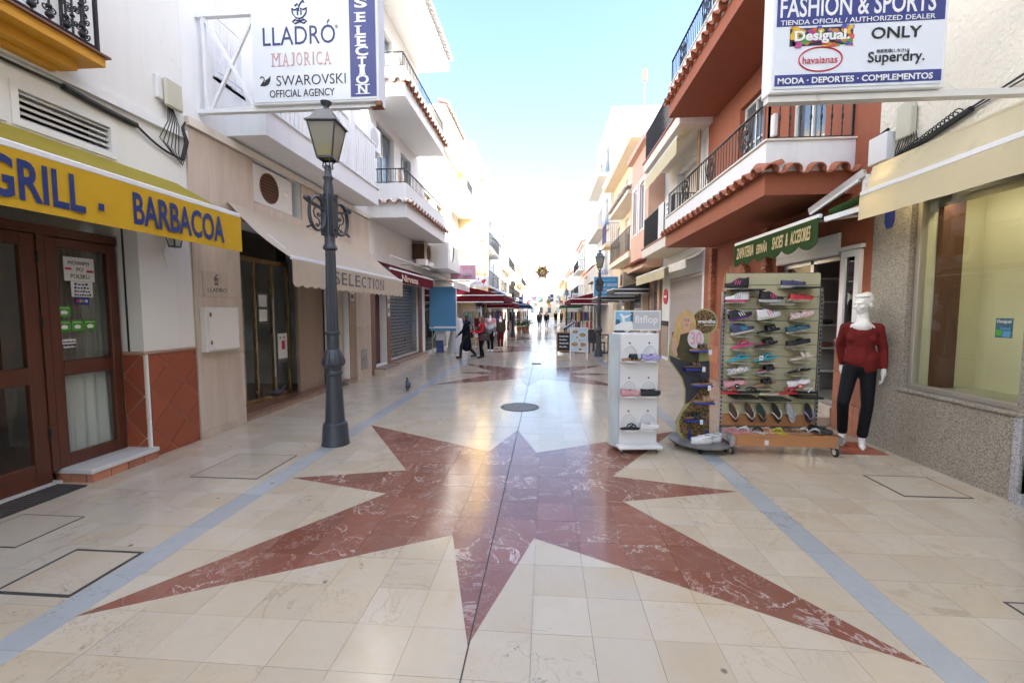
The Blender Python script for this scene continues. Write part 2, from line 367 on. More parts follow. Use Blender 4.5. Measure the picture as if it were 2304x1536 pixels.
pane_m = mk('window_pane', (.10, .13, .15), .08, .1, 2, spec=1.0)
blue_ink = mk('blue_ink', (.010, .028, .15), .5, .05, 3)
navy_ink = mk('navy_ink', (.03, .045, .22), .45, .05, 3)
black_ink = mk('black_ink', (.012, .012, .014), .5, .05, 3)
white_ink = mk('white_ink', (.8, .8, .8), .5, .02, 3)
red_ink = mk('red_ink', (.55, .03, .06), .5, .05, 3)
pink_ink = mk('faded_pink_ink', (.55, .34, .33), .5, .08, 9)
grey_ink = mk('grey_ink', (.10, .10, .11), .5, .05, 3)
sign_white = mk('sign_acrylic', (.72, .76, .82), .25, .02, 2)
paper = mk('paper', (.72, .72, .70), .6, .03, 6)
def emit(name, col, k):
    m = bpy.data.materials.new(name); m.use_nodes = True; t = m.node_tree; MATS[name] = m; t.nodes.remove(t.nodes['Principled BSDF']); e = N(t, 'ShaderNodeEmission'); e.inputs[0].default_value = rgba(col); e.inputs[1].default_value = k; t.links.new(e.outputs[0], t.nodes['Material Output'].inputs[0]); return m
def cloth(name, col, var=.1, trans=0.0, rough=.85, bump=.25):
    m = mk(name, col, rough, var, 2.2, bump, 7, spec=.2, dirt=([x*.78 for x in col], 2.6, .60), bdist=.02)
    if trans: 
        p = m.node_tree.nodes['Principled BSDF']; t = m.node_tree
        tr = N(t, 'ShaderNodeBsdfTranslucent'); mx = N(t, 'ShaderNodeMixShader'); mx.inputs[0].default_value = trans
        src = p.inputs['Base Color'].links[0].from_socket; t.links.new(src, tr.inputs[0])
        t.links.new(p.outputs[0], mx.inputs[1]); t.links.new(tr.outputs[0], mx.inputs[2]); t.links.new(mx.outputs[0], t.nodes['Material Output'].inputs[0])
    return m
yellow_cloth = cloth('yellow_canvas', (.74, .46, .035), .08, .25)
yellow_top = cloth('olive_yellow_canvas', (.40, .32, .05), .1, .2)  # canopy cloth: darker, more olive yellow than the valance
beige_cloth = cloth('beige_canvas', (.68, .58, .45), .06, .25)
burg_cloth = cloth('burgundy_canvas', (.13, .008, .02), .12, .15)
cream_cloth = cloth('cream_canvas', (.82, .74, .52), .06, .35)
green_cloth = cloth('green_canvas', (.030, .068, .018), .1, .1)
blue_cloth = cloth('blue_canvas', (.13, .34, .56), .06, .2)
navy_cloth = cloth('navy_canvas', (.025, .05, .14), .1, .15)
white_cloth = cloth('white_cloth', (.74, .74, .74), .05, .2)

# ================================================================== ground
def clip(poly, a, b):                                # keep the left side of a->b
    out = []; n = len(poly)
    def side(p): return (b[0]-a[0])*(p[1]-a[1]) - (b[1]-a[1])*(p[0]-a[0])
    for i in range(n):
        p, q = poly[i], poly[(i+1) % n]; sp, sq = side(p), side(q)
        if sp >= 0: out.append(p)
        if sp*sq < 0:
            k = sp/(sp-sq); out.append((p[0]+(q[0]-p[0])*k, p[1]+(q[1]-p[1])*k))
    return out
def area(p): return abs(sum(p[i][0]*p[(i+1) % len(p)][1]-p[(i+1) % len(p)][0]*p[i][1] for i in range(len(p))))/2
base_m = mk('floor_grout', (.33, .28, .225), .8, .15, 6)
pav = MB().box(-12, 12, -44, 46, -.3, -.007).build('pavement', base_m); tag(pav, 'polished cream marble pavement of the pedestrian street', None, None, 'structure')
far_pave = MB().box(-14, 14, 46, 190, -.3, -.0005).build('street_paving', mk('far_paving', (.52, .48, .44), .26, .12, 1.2), None); tag(far_pave, 'far stretch of the pedestrian street paving', None, None, 'structure')
ground = MB().box(-400, 400, -300, 700, -1, -.32).build('ground', mk('earth', (.25, .22, .18), .9, .1, .5)); tag(ground, 'open ground around the town street', None, None, 'structure')
STAR = [(2.15, 0), (1.06, .29), (2.15, 2.0), (.28, .95), (0, 1.9), (-.28, .95), (-2.15, 2.0), (-1.06, .29), (-2.12, 0), (-1.06, -.29), (-2.17, -1.97), (-.30, -.96), (0, -2.0), (.30, -.96), (2.17, -1.97), (1.06, -.29)]
stars = [(-.375, 4.0 + 7.38*k) for k in range(6)]
tiles = []       # (polys, kind, size key)
xs = [-5.07, -4.73]+[-4.395 + .333*i for i in range(5)] + [-2.73]
cols = list(zip(xs[:-1], xs[1:])) + [(-2.53+.30857*i, -2.53+.30857*(i+1)) for i in range(14)] + [(1.98+.346*i, 1.98+.346*(i+1)) for i in range(7)]
strips = [(-2.73, -2.53), (1.78+.01, 1.98)]
gap = .0009
def in_view(x, y): return y > 1.5 and -1.45*y-.4 < x < 1.12*y+.4
def add_tile(polys, kind, cx, cy):
    polys = [p for p in polys if len(p) > 2 and area(p) > 2e-5]
    if not polys: return
    a = sum(area(p) for p in polys)
    tiles.append((a/max(cy, 1)**3 if in_view(cx, cy) else 0, polys, kind))
row = .302
for r in range(-4, 151):
    y0 = r*row + .9; y1 = y0+row
    for x0, x1 in cols:
        g1 = .0045 if abs(x1+.375) < .05 else gap; g0 = .0045 if abs(x0+.375) < .05 else gap
        if y0 < 1 and abs(x0) > 4: continue
        cell = [(x0+g0, y0+gap), (x1-g1, y0+gap), (x1-g1, y1-gap), (x0+g0, y1-gap)]; cx, cy = (x0+x1)/2, (y0+y1)/2
        st = [s_ for s_ in stars if abs(cy-s_[1]) < 2.3]
        if not st or not -2.6 < cx < 1.85: add_tile([cell], 'cream', cx, cy); continue
        c = st[0]; red = []; crm = []
        for i in range(16):
            p, q = STAR[i], STAR[(i+1) % 16]; P = (c[0]+p[0], c[1]+p[1]); Q = (c[0]+q[0], c[1]+q[1])
            w_ = clip(cell, c, P)
            if len(w_) > 2: w_ = clip(w_, Q, c)
            if len(w_) < 3: continue
            red.append(clip(w_, P, Q)); crm.append(clip(w_, Q, P))
        if sum(area(p) for p in crm if len(p) > 2) > area(cell)*.999: crm = [cell]
        if sum(area(p) for p in red if len(p) > 2) > area(cell)*.999: red = [cell]
        add_tile(red, 'red', cx, cy); add_tile(crm, 'cream', cx, cy)
    
for r in range(-1, 76):
    for x0, x1 in strips:
        y0 = r*.6+.6; add_tile([[(x0+gap, y0+gap), (x1-gap, y0+gap), (x1-gap, y0+.6-gap), (x0+gap, y0+.6-gap)]], 'grey', (x0+x1)/2, y0+.3)
MB().box(-.3795, -.3705, -2, 45, -.006, -.0035).build('expansion_joint', mk('joint_sealant', (.06, .05, .045), .7), pav)
FM = {'cream': cream_marble, 'red': red_marble, 'grey': grey_marble}
def tile_mesh(lists, name):
    v = []; f = []; rnd = []
    for polys, dz in lists:
        k = random.random()
        for p in polys:
            n = len(p); b = len(v); v += [(x, y, dz) for x, y in p] + [(x, y, -.0068) for x, y in p]
            f.append(tuple(range(b, b+n))); f += [(b+i, b+n+i, b+n+(i+1) % n, b+(i+1) % n) for i in range(n)]; rnd += [k]*(n+1)
    me = bpy.data.meshes.new(name); me.from_pydata(v, [], f); me.update()
    at = me.attributes.new('rnd', 'FLOAT', 'FACE'); at.data.foreach_set('value', rnd); return me
tiles.sort(key=lambda t_: -t_[0])
for k, (a, polys, kind) in enumerate(tiles[:300]):
    link('floor_tile', tile_mesh([(polys, random.uniform(-.0006, .0006))], 'floor_tile'), FM[kind], pav)
for kind in FM:
    rest = [(t_[1], random.uniform(-.0006, .0006)) for t_ in tiles[300:] if t_[2] == kind]
    o = link('tile_paving', tile_mesh(rest, 'tile_paving'), FM[kind], pav); o['kind'] = 'stuff'

def access_cover(x0, x1, y0, y1, label, fw=.012):
    c = ((x0+x1)/2, (y0+y1)/2, 0); t = thing('access_cover', label, 'cover', c, 0, 'stone access covers in the pavement')
    me = tile_mesh([([[(x0-c[0], y0-c[1]), (x1-c[0], y0-c[1]), (x1-c[0], y1-c[1]), (x0-c[0], y1-c[1])]], .0035)], 'lid'); link('lid', me, cream_marble, t)
    m = MB()
    for a in ((x0-fw, x1+fw, y0-fw, y0), (x0-fw, x1+fw, y1, y1+fw), (x0-fw, x0, y0, y1), (x1, x1+fw, y0, y1)): m.box(*a, -.003, .0030)
    m.build('frame', mk('cover_frame', (.05, .048, .045), .6, .3, 8), t)
access_cover(-3.22, -2.76, 2.2, 2.63, 'stone access cover with thick grey frame touching the left grey strip', .022)
access_cover(-4.22, -3.70, 2.64, 3.08, 'stone access cover nearest the restaurant door')
access_cover(-3.52, -2.84, 3.95, 4.63, 'large stone access cover in front of the red tiled pillar')
access_cover(-4.06, -3.5, 7.05, 7.55, 'stone access cover behind the near lamp post', .008)
access_cover(3.22, 3.77, 4.02, 4.49, 'stone access cover with black frame below the granite shop window', .016)
access_cover(2.62, 3.2, 2.05, 2.54, 'stone access cover cut off at the right edge of the photo', .014)
# cast iron covers
cast = mk('cast_iron', (.10, .095, .09), .55, .3, 20, .4, 60, metal=.4)
mh = thing('manhole_cover', 'round cast iron manhole cover in the middle of the street', 'manhole', (-.43, 7.34, 0))
MB().lathe([(.335, .001), (.335, .006), (.30, .0065), (.30, .004), (.01, .004)], 40, (-.43, 7.34, 0)).build('rim', cast, mh)
m = MB()
for k in range(5):
    for i in range(6+6*k):
        a = 2*PI*i/(6+6*k)+k*.2; rr = .055+.052*k
        m.box(-.43+rr*math.cos(a)-.014, -.43+rr*math.cos(a)+.014, 7.34+rr*math.sin(a)-.014, 7.34+rr*math.sin(a)+.014, .0035, .0085)
m.build('tread_pattern', mk('cast_iron_worn', (.30, .29, .28), .4, .3, 20, metal=.5), mh)['kind'] = 'stuff'
dc = thing('drain_cover', 'small square dark drain cover further up the street', 'drain', (-.3, 13.5, 0))
MB().box(-.42, -.12, 13.35, 13.65, -.002, .004).build('plate', cast, dc); m = MB()
for i in range(5): m.box(-.40, -.14, 13.375+.055*i, 13.40+.055*i, .004, .009)
m.build('ribs', cast, dc)

# ================================================================== building helpers
def facade(mb, X, nx, y0, y1, z0, z1, holes=(), depth=.25):
    """street wall at plane X facing nx, with real openings whose reveals go back by depth"""
    ys = sorted({y0, y1, *[a for h in holes for a in h[:2]]}); zs = sorted({z0, z1, *[a for h in holes for a in h[2:]]})
    for a, b in zip(ys[:-1], ys[1:]):
        for c, d in zip(zs[:-1], zs[1:]):
            my, mz = (a+b)/2, (c+d)/2
            if any(h[0] < my < h[1] and h[2] < mz < h[3] for h in holes): continue
            mb.quad((X,a,c), (X,b,c), (X,b,d), (X,a,d))
    Xb = X-nx*depth
    for a, b, c, d in holes:
        mb.quad((X,a,c), (Xb,a,c), (Xb,a,d), (X,a,d)); mb.quad((X,b,c), (X,b,d), (Xb,b,d), (Xb,b,c))
        mb.quad((X,a,d), (Xb,a,d), (Xb,b,d), (X,b,d)); mb.quad((X,a,c), (X,b,c), (Xb,b,c), (Xb,a,c))
    mb.quad((X,y0,z0), (X,y0,z1), (Xb,y0,z1), (Xb,y0,z0)); mb.quad((X,y1,z0), (Xb,y1,z0), (Xb,y1,z1), (X,y1,z1))
    mb.quad((X,y0,z1), (X,y1,z1), (Xb,y1,z1), (Xb,y0,z1))
    return mb
def window(parent, X, nx, y0, y1, z0, z1, fmat, pmat=None, nv=2, nh=1, fw=.05, th=.05, name='window', sill=None, shutter=None):
    m = MB(); a, b = X, X-nx*th
    m.box(a, b, y0, y1, z0, z0+fw); m.box(a, b, y0, y1, z1-fw, z1); m.box(a, b, y0, y0+fw, z0+fw, z1-fw); m.box(a, b, y1-fw, y1, z0+fw, z1-fw)
    dy = (y1-y0-2*fw)/nv; dz = (z1-z0-2*fw)/nh
    for i in range(1, nv): m.box(a-nx*.002, b+nx*.002, y0+fw+dy*i-fw*.4, y0+fw+dy*i+fw*.4, z0+fw, z1-fw)
    for j in range(1, nh): m.box(a-nx*.003, b+nx*.003, y0+fw, y1-fw, z0+fw+dz*j-fw*.4, z0+fw+dz*j+fw*.4)
    w_ = m.build(name, fmat, parent); xc = X-nx*th*.6
    for i in range(nv):
        for j in range(nh):
            MB().box(xc, xc-nx*.008, y0+fw+dy*i+.002, y0+fw+dy*(i+1)-.002, z0+fw+dz*j+.002, z0+fw+dz*(j+1)-.002).build('pane', pmat or pane_m, w_)
    if sill: MB().box(X+nx*sill, X-nx*.02, y0-.06, y1+.06, z0-.05, z0-.003).build('sill', white_paint, w_)
    if shutter:
        for k in range(int((z1-z0-2*fw)*shutter/.06)):
            MB().bar((X-nx*.012, y0+fw, z1-fw-.03-.06*k), (X-nx*.012, y1-fw, z1-fw-.03-.06*k), .014, .056).build('slat', white_metal, w_)
    return w_
def railing(parent, pts, z0, z1, mat, pitch=.11, r=.008, toprail=.018, bot=None, mesh=None):
    """top and bottom rails along a polyline, each baluster an object"""
    m = MB(); pts = [Vector(p) for p in pts]
    for a, b in zip(pts[:-1], pts[1:]):
        m.bar((a.x, a.y, z1), (b.x, b.y, z1), toprail*2, toprail); m.bar((a.x, a.y, z0+.04), (b.x, b.y, z0+.04), toprail*1.2, toprail*.7)
    for a in pts: m.bar((a.x, a.y, z0), (a.x, a.y, z1), toprail*1.3, toprail*1.3, (1, 0, 0))
    m.build('rail', mat, parent)
    if mesh is None:
        mesh = MB().cyl((0,0,0), (0,0,z1-z0-.05), r, r, 6).mesh('baluster'); mesh.materials.append(mat); smooth(mesh)
    o_ = offs(parent)
    for a, b in zip(pts[:-1], pts[1:]):
        L = (b-a).length; n = max(1, round(L/pitch))
        for i in range(1, n):
            p = a.lerp(b, i/n); ang = math.atan2((b-a).y, (b-a).x)
            o = link('baluster', mesh, mat, parent, Vector((p.x, p.y, z0+.04))-o_); o.rotation_euler = (0, 0, ang)
def half_pipe(r, L, th, up, taper=.88, n=8):
    m = MB(); vs = []
    for y, k in ((0, 1.0), (L, taper if up else 1/taper*.9)):
        for rr in (r, r-th):
            for i in range(n+1):
                a = PI*i/n; vs.append((rr*k*math.cos(a), y, (rr*k*math.sin(a)-(0 if up else 0))*(1 if up else -1)))
    q = n+1; fs = []
    for i in range(n):
        fs += [(i, i+1, 2*q+i+1, 2*q+i), (q+i+1, q+i, 3*q+i, 3*q+i+1), (i+1, i, q+i, q+i+1), (2*q+i, 2*q+i+1, 3*q+i+1, 3*q+i)]
    fs += [(0, 2*q, 3*q, q), (n, q+n, 3*q+n, 2*q+n)]
    me = m.add(vs, fs).mesh('roof_tile'); b = bmesh.new(); b.from_mesh(me); bmesh.ops.recalc_face_normals(b, faces=b.faces); b.to_mesh(me); b.free(); smooth(me, 50); return me
_hp = {}
def tile_row(parent, a, b, out, z, mat, pitch=.2, L=.34, tilt=20, mat2=None):
    """row of barrel roof tiles from a to b, their mouths facing out"""
    a, b = Vector((*a, z)), Vector((*b, z)); out = Vector((out[0], out[1], 0)).normalized()
    n = max(1, round((b-a).length/pitch)); p_ = (b-a).length/n
    key = (mat.name, round(p_, 3), L); mat2 = mat2 or mat
    if key not in _hp:
        c = half_pipe(p_*.33, L, .014, True); d = half_pipe(p_*.30, L, .014, False); c.materials.append(mat); d.materials.append(mat2); _hp[key] = (c, d)
    o_ = offs(parent); xd = (b-a).normalized(); zd = out.cross(xd)*-1 if out.cross(xd).z < 0 else out.cross(xd)
    # local axes: x along row, y from mouth back to the wall
    back = -out; xa = back.cross(Vector((0,0,1))).normalized(); R_ = Matrix((xa, back, Vector((0,0,1)))).transposed().to_4x4() @ Matrix.Rotation(math.radians(tilt), 4, 'X')
    for i in range(n):
        for k, me in enumerate(_hp[key]):
            p = a + xd*p_*(i+.25+.5*k)
            o = link('roof_tile', me, mat, parent); j = random.uniform(-.008, .008)
            o.matrix_local = Matrix.Translation(p - o_ + out*j + Vector((0, 0, (.0 if k == 0 else .055)))) @ R_ @ Matrix.Rotation(random.uniform(-.04, .04), 4, 'Z')
def awning(name, label, nx, Xw, zw, Xf, zf, vh, y0, y1, cl, vcl=None, scallop=None, barm=None, group=None, sag=.03, side=None, arms=True):
    t = thing(name, label, 'awning', ((Xw+Xf)/2, (y0+y1)/2, zf-vh), 0, group); vcl = vcl or cl; barm = barm or white_metal
    ny, nq = 28, 8; top = []; rnd = random.Random(hash(name+label) % 999)
    ph = [rnd.uniform(0, 6) for _ in range(4)]
    def P(i, j, dz=0):
        y = y0+(y1-y0)*i/ny; s_ = j/nq; w_ = .012*math.sin(y*5.1+ph[0])*math.sin(PI*s_)+.006*math.sin(y*11+ph[1]+3*s_)
        return (Xw+(Xf-Xw)*s_, y, zw+(zf-zw)*s_ - sag*math.sin(PI*s_) + w_*math.sin(PI*s_) + dz)
    m = MB(); vs = [P(i, j, d) for d in (0, -.006) for i in range(ny+1) for j in range(nq+1)]; q = nq+1; M_ = (ny+1)*q; fs = []
    for i in range(ny):
        for j in range(nq):
            a = i*q+j; fs += [(a, a+1, a+q+1, a+q), (M_+a, M_+a+q, M_+a+q+1, M_+a+1)]
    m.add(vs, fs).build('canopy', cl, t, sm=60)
    MB().bar((Xf, y0, zf), (Xf, y1, zf), .05, .055).build('front_bar', barm, t, bevel=.01)
    nyv = 96; nr = 5; vs = []
    for d in (0, -.005):
        for i in range(nyv+1):
            y = y0+(y1-y0)*i/nyv
            sc_ = scallop[0]*(1-abs(math.sin(PI*(y-y0)/scallop[1]))**.7) if scallop else 0
            for j in range(nr+1):
                s_ = j/nr; h = (vh-sc_)*s_
                vs.append((Xf+nx*(.02+d+s_*(.006*math.sin(y*9+ph[2])+.003*math.sin(y*21+ph[3]))), y, zf-.022-h))
    q = nr+1; M_ = (nyv+1)*q; fs = []
    for i in range(nyv):
        for j in range(nr):
            a = i*q+j; fs += [(a, a+1, a+q+1, a+q), (M_+a, M_+a+q, M_+a+q+1, M_+a+1)]
        a = i*q+nr; fs.append((a, M_+a, M_+a+q, a+q))
    MB().add(vs, fs).build('valance', vcl, t, sm=60)
    if arms:
        for y in (y0+.25, y1-.25):
            MB().bar((Xw+nx*.03, y, zw-.12), (Xf-nx*.02, y, zf-.03), .035, .03).build('arm', barm, t)
    if side:
        for y in (y0+.003, y1-.003):
            MB().prism([(0, 0), (1, 0), (1, -vh), (0, -vh)], (Xw, y-.003, zf-.02), (Xf-Xw, 0, 0), (0, 0, 1), (0, .006, 0)).build('side_flap', vcl, t)
            MB().add([(Xw, y-.003, zf-.02), (Xf, y-.003, zf-.02), (Xw, y-.003, zw), (Xw, y+.003, zf-.02), (Xf, y+.003, zf-.02), (Xw, y+.003, zw)], [(0,1,2), (3,5,4), (0,3,4,1), (1,4,5,2), (2,5,3,0)]).build('side_panel', cl, t)
            MB().bar((Xw, y-.008, zf-.02), (Xf, y-.008, zf-.02), .02, .05).build('trim', barm, t)
            MB().bar((Xw, y-.008, zf-vh-.02), (Xf, y-.008, zf-vh-.02), .02, .05).build('trim', barm, t)
    return t
def balcony(parent, X, nx, xf, y0, y1, zs, ztop, mat, fascia=None, coping=None, inner=True):
    """slab with solid parapet round three sides"""
    m = MB(); zf_ = fascia[0] if fascia else zs+.18; th = .1
    m.box(X, xf, y0, y1, zs, zf_)
    if ztop > zf_:
        m.box(xf, xf-nx*th, y0, y1, zf_, ztop); m.box(X, xf-nx*th, y0, y0+th, zf_, ztop); m.box(X, xf-nx*th, y1-th, y1, zf_, ztop)
    b = m.build('balcony', mat, parent)
    if coping:
        c = MB().box(xf+nx*.03, xf-nx*(th+.03), y0-.03, y1+.03, ztop+.001, ztop+.03); c.box(X, xf-nx*(th+.03), y0-.03, y0+th+.03, ztop+.001, ztop+.03); c.build('coping', coping, b)
    return b
def tube_curve(fn, n, r, m, k=5): m.tube([fn(i/n) for i in range(n+1)], r, k)
def spiral(c, r0, turns, a0, ux, uz, n=18, grow=0.0):
    c, ux, uz = Vector(c), Vector(ux), Vector(uz)
    return [c + (ux*math.cos(a0+2*PI*turns*i/n) + uz*math.sin(a0+2*PI*turns*i/n))*(r0*(1-.8*i/n)+grow) for i in range(n+1)]
def notice(name, label, cat, rect, mat, parent=None, group=None, th=.0015, nx=None):
    """flat printed sheet between corners given as lower-left, lower-right, upper-left"""
    p0, p1, p2 = map(Vector, rect); n_ = (p1-p0).cross(p2-p0).normalized()
    t = thing(name, label, cat, (p0+p1)/2, 0, group)
    MB().prism([(0,0),(1,0),(1,1),(0,1)], p0, p1-p0, p2-p0, n_*th).build('sheet', mat, t)
    return t, on_panel(p0, p1, p2)
def rectX(u0, v0, u1, v1, X):
    a, b = onX(u0, (v0+v1)/2, X), onX(u1, (v0+v1)/2, X); zt = onX((u0+u1)/2, v0, X).z; zb = onX((u0+u1)/2, v1, X).z
    return (X, a.y, zb), (X, b.y, zb), (X, a.y, zt)
def rectY(u0, v0, u1, v1, Y):
    a, b = onY(u0, (v0+v1)/2, Y), onY(u1, (v0+v1)/2, Y); zt = onY((u0+u1)/2, v0, Y).z; zb = onY((u0+u1)/2, v1, Y).z
    return (a.x, Y, zb), (b.x, Y, zb), (a.x, Y, zt)
def patch(P, a0, a1, b0, b1, mat, parent, d=.002, th=.0015, name='print', poly=None):
    pts = poly or [(a0,b0),(a1,b0),(a1,b1),(a0,b1)]; n_ = (P(1,0)-P(0,0)).cross(P(0,1)-P(0,0)).normalized()
    return MB().prism(pts, P(0,0)+n_*d, P(1,0)-P(0,0), P(0,1)-P(0,0), n_*th).build(name, mat, parent)
def wtext(P, s, a0, a1, b0, b1, mat, parent, d=.003, **kw):
    if s.startswith('~'):                            # writing too small to read in the photo: a line of small strokes
        n = len(s); m = MB(); n_ = (P(1,0)-P(0,0)).cross(P(0,1)-P(0,0)).normalized()
        for i in range(n):
            x = a0+(a1-a0)*(i+.12)/n; x2 = a0+(a1-a0)*(i+.82)/n; h = b0+(b1-b0)*(.7 if i % 3 else 1)
            m.prism([(x, b0), (x2, b0), (x2, h), (x, h)], P(0,0)+n_*d, P(1,0)-P(0,0), P(0,1)-P(0,0), n_*.0012)
        o = m.build('lettering', mat, parent); o['kind'] = 'stuff'; return o
    n_ = (P(1,0)-P(0,0)).cross(P(0,1)-P(0,0)).normalized()
    return lettering(s, P(a0,b0)+n_*d, P(a1,b0)+n_*d, P(a0,b1)+n_*d, mat, parent, depth=.0015, **kw)
def circle(cx, cy, rx, ry=None, n=20): ry = ry or rx; return [(cx+rx*math.cos(2*PI*i/n), cy+ry*math.sin(2*PI*i/n)) for i in range(n)]

LX = -4.42
# ================================================================== restaurant house, left foreground
b1 = thing('restaurant_house', 'white restaurant house with brown wooden door under the yellow grill awning', 'building', (LX, 2.5, 0))
m = MB(); facade(m, LX, 1, -40, 5.12, 0, 10.4, [(1.9, 4.42, 0, 2.95), (3.38, 4.22, 3.22, 3.54), (2.42, 3.30, 3.22, 3.54), (2.6, 3.6, 4.0, 6.3)], .3)
m.box(-11, LX-.3, -40, 1.9, 0, 10.4); m.box(-11, LX-.3, 4.42, 5.12, 0, 10.4); m.box(-11, LX-.3, 1.9, 4.42, 2.95, 10.4); m.box(-11, -6.2, 1.9, 4.42, 0, 2.95)
m.build('wall', white_wall, b1)
MB().box(-6.19, -4.76, 1.91, 4.41, -.004, .10).build('inner_floor', mk('inner_floor', (.18, .10, .06), .4, .1, 3), b1)
MB().box(-6.19, -6.15, 1.91, 4.41, .1, 2.94).build('inner_wall', mk('inner_wall', (.16, .10, .07), .8, .2, 2), b1)
MB().box(LX, LX+.045, -10, 5.12, 3.74, 3.84).build('string_course', cool_white, b1)
# brown window beside the door
def wood_leaf(name, y0, y1, z0, zt, rails, parent, st=.10):
    m = MB(); X0, X1 = -4.66, -4.72
    m.box(X0, X1, y0, y0+st, z0, zt); m.box(X0, X1, y1-st, y1, z0, zt)
    for a, b in rails: m.box(X0-.003, X1+.003, y0+st, y1-st, a, b)
    o = m.build(name, wood_dark, parent, bevel=.006)
    zs_ = sorted(rails)
    for (a, b), (c, d) in zip(zs_[:-1], zs_[1:]): MB().box(-4.685, -4.695, y0+st+.001, y1-st-.001, b+.001, c-.001).build('pane', gl, o)
    return o
MB().box(-4.655, -4.735, 1.91, 4.405, 2.36, 2.45).build('transom_bar', wood_dark, b1); MB().box(-4.68, -4.69, 1.95, 4.38, 2.452, 2.93).build('transom_pane', gl, b1)
MB().box(-4.652, -4.74, 3.655, 3.715, .13, 2.358).build('door_post', wood_dark, b1)
sidew = wood_leaf('side_window', 3.72, 4.40, .13, 2.355, [(.13, .25), (1.02, 1.17), (2.26, 2.355)], b1)
door = wood_leaf('door', 2.70, 3.65, .03, 2.355, [(.03, .24), (.98, 1.14), (2.24, 2.355)], b1, .12)
for z in (.45, 1.5, 2.1): MB().cyl((-4.65, 3.652, z), (-4.65, 3.652, z+.1), .012).build('hinge', black_iron, door)
MB().tube([(-4.655, 2.78, 1.0), (-4.61, 2.78, 1.0), (-4.61, 2.9, 1.0)], .01).build('handle', brass, door)
# curtain behind the side window
def curtain(name, x, y0, y1, z0, z1, mat, parent, amp=.022, waves=9):
    n = 90; vs = []
    for d in (0, -.004):
        for i in range(n+1):
            y = y0+(y1-y0)*i/n
            for z in (z0, (z0+z1)/2, z1): vs.append((x+d+amp*math.sin(2*PI*waves*i/n)+amp*.5*math.sin(5.3*i/n*waves+z), y, z))
    M_ = 3*(n+1); fs = []
    for i in range(n):
        for j in (0, 1): a = 3*i+j; fs += [(a, a+1, a+4, a+3), (M_+a, M_+a+3, M_+a+4, M_+a+1)]
    return MB().add(vs, fs).build(name, mat, parent, sm=80)
curtain('curtain', -4.80, 3.66, 4.41, .14, 1.08, white_cloth, b1, .03, 6); curtain('curtain', -4.80, 3.66, 4.41, 1.09, 2.40, cloth('grey_net', (.36, .36, .34), .2, .3), b1, .012, 14)
MB().box(-5.6, -5.2, 2.9, 3.5, .1, .85).box(-5.55, -5.5, 2.95, 3.45, .85, 1.1).build('bar_counter', wood_dark, b1)
# pillar: white above, diagonal red tiles below
def diag_tiles(parent, plane, a0, a1, z0, z1, size, out):
    """squares on their corner, clipped to the rectangle; plane(a,z,d) -> point"""
    h = size/math.sqrt(2); rect = [(a0, z0), (a1, z0), (a1, z1), (a0, z1)]
    for i in range(-12, 14):
        for j in range(-12, 14):
            cx, cz = a0+.22+i*h, z0+.33+j*h
            if (i+j) % 2: continue
            g = h-.0055; poly = [(cx-g, cz), (cx, cz-g), (cx+g, cz), (cx, cz+g)]
            for k in range(4):
                if len(poly) > 2: poly = clip(poly, rect[k], rect[(k+1) % 4])
            if len(poly) < 3 or area(poly) < 4e-4: continue
            n = len(poly); A = [plane(p[0], p[1], out) for p in poly]; B = [plane(p[0], p[1], .001) for p in poly]
            MB().add(A+B, [tuple(range(n))] + [(k, n+k, n+(k+1) % n, (k+1) % n) for k in range(n)]).build('tile', tile_red, parent)
dado = MB().box(LX+.0005, LX+.006, 4.44, 5.115, 0, 1.17).box(LX+.006, LX-.24, 4.405, 4.4195, .13, 1.17).build('dado', mortar, b1)
diag_tiles(dado, lambda a, z, d: (LX+.006+d, a, z), 4.46, 5.112, .005, 1.165, .33, .008)
diag_tiles(dado, lambda a, z, d: (a, 4.405-d, z), LX-.235, LX+.0, .14, 1.165, .33, .006)
MB().box(LX+.03, LX-.24, 4.39, 5.118, 1.171, 1.205).build('dado_cap', mk('cap_stone', (.42, .27, .20), .5, .15, 6), b1, bevel=.006)
MB().box(LX+.016, LX+.006, 4.425, 4.445, 0, 1.17).build('corner_trim', white_paint, b1)
MB().box(-4.60, -4.585, 4.409, 4.419, .13, 2.9).build('cable', black_rubber, b1)
# step
st = MB().box(-4.74, -4.33, 3.72, 4.452, .085, .13).build('step', mk('step_marble', (.62, .62, .60), .3, .1, 3), b1, bevel=.005)
for i in range(4):
    y0 = 3.74+.178*i; MB().box(-4.42+.012, -4.345, y0, y0+.17, .002, .082).build('brick', brick_m, st)
for i in range(2): MB().box(-4.42-.16*i, -4.42-.16*i-.152, 3.735, 3.75, .002, .082).build('brick', brick_m, st)
MB().box(-4.74, -4.40, 3.752, 4.44, 0, .083).build('step_core', mortar, b1)
MB().box(-4.75, -4.62, 2.2, 3.70, .0, .03).build('threshold', mk('step_marble', (.62, .62, .60), .3, .1, 3), b1)
mat_ = thing('doormat', 'dark ribbed doormat in front of the brown restaurant door', 'doormat', (-4.48, 3.1, 0))
MB().box(-4.62, -4.32, 2.3, 3.66, .001, .012).build('base', mk('doormat_rubber', (.05, .043, .04), .9, .2, 6), mat_); m = MB()
for i in range(34): m.box(-4.61, -4.33, 2.31+.04*i, 2.33+.04*i, .012, .017)
m.build('ribs', mk('doormat_pile', (.075, .062, .055), .95, .2, 20), mat_)
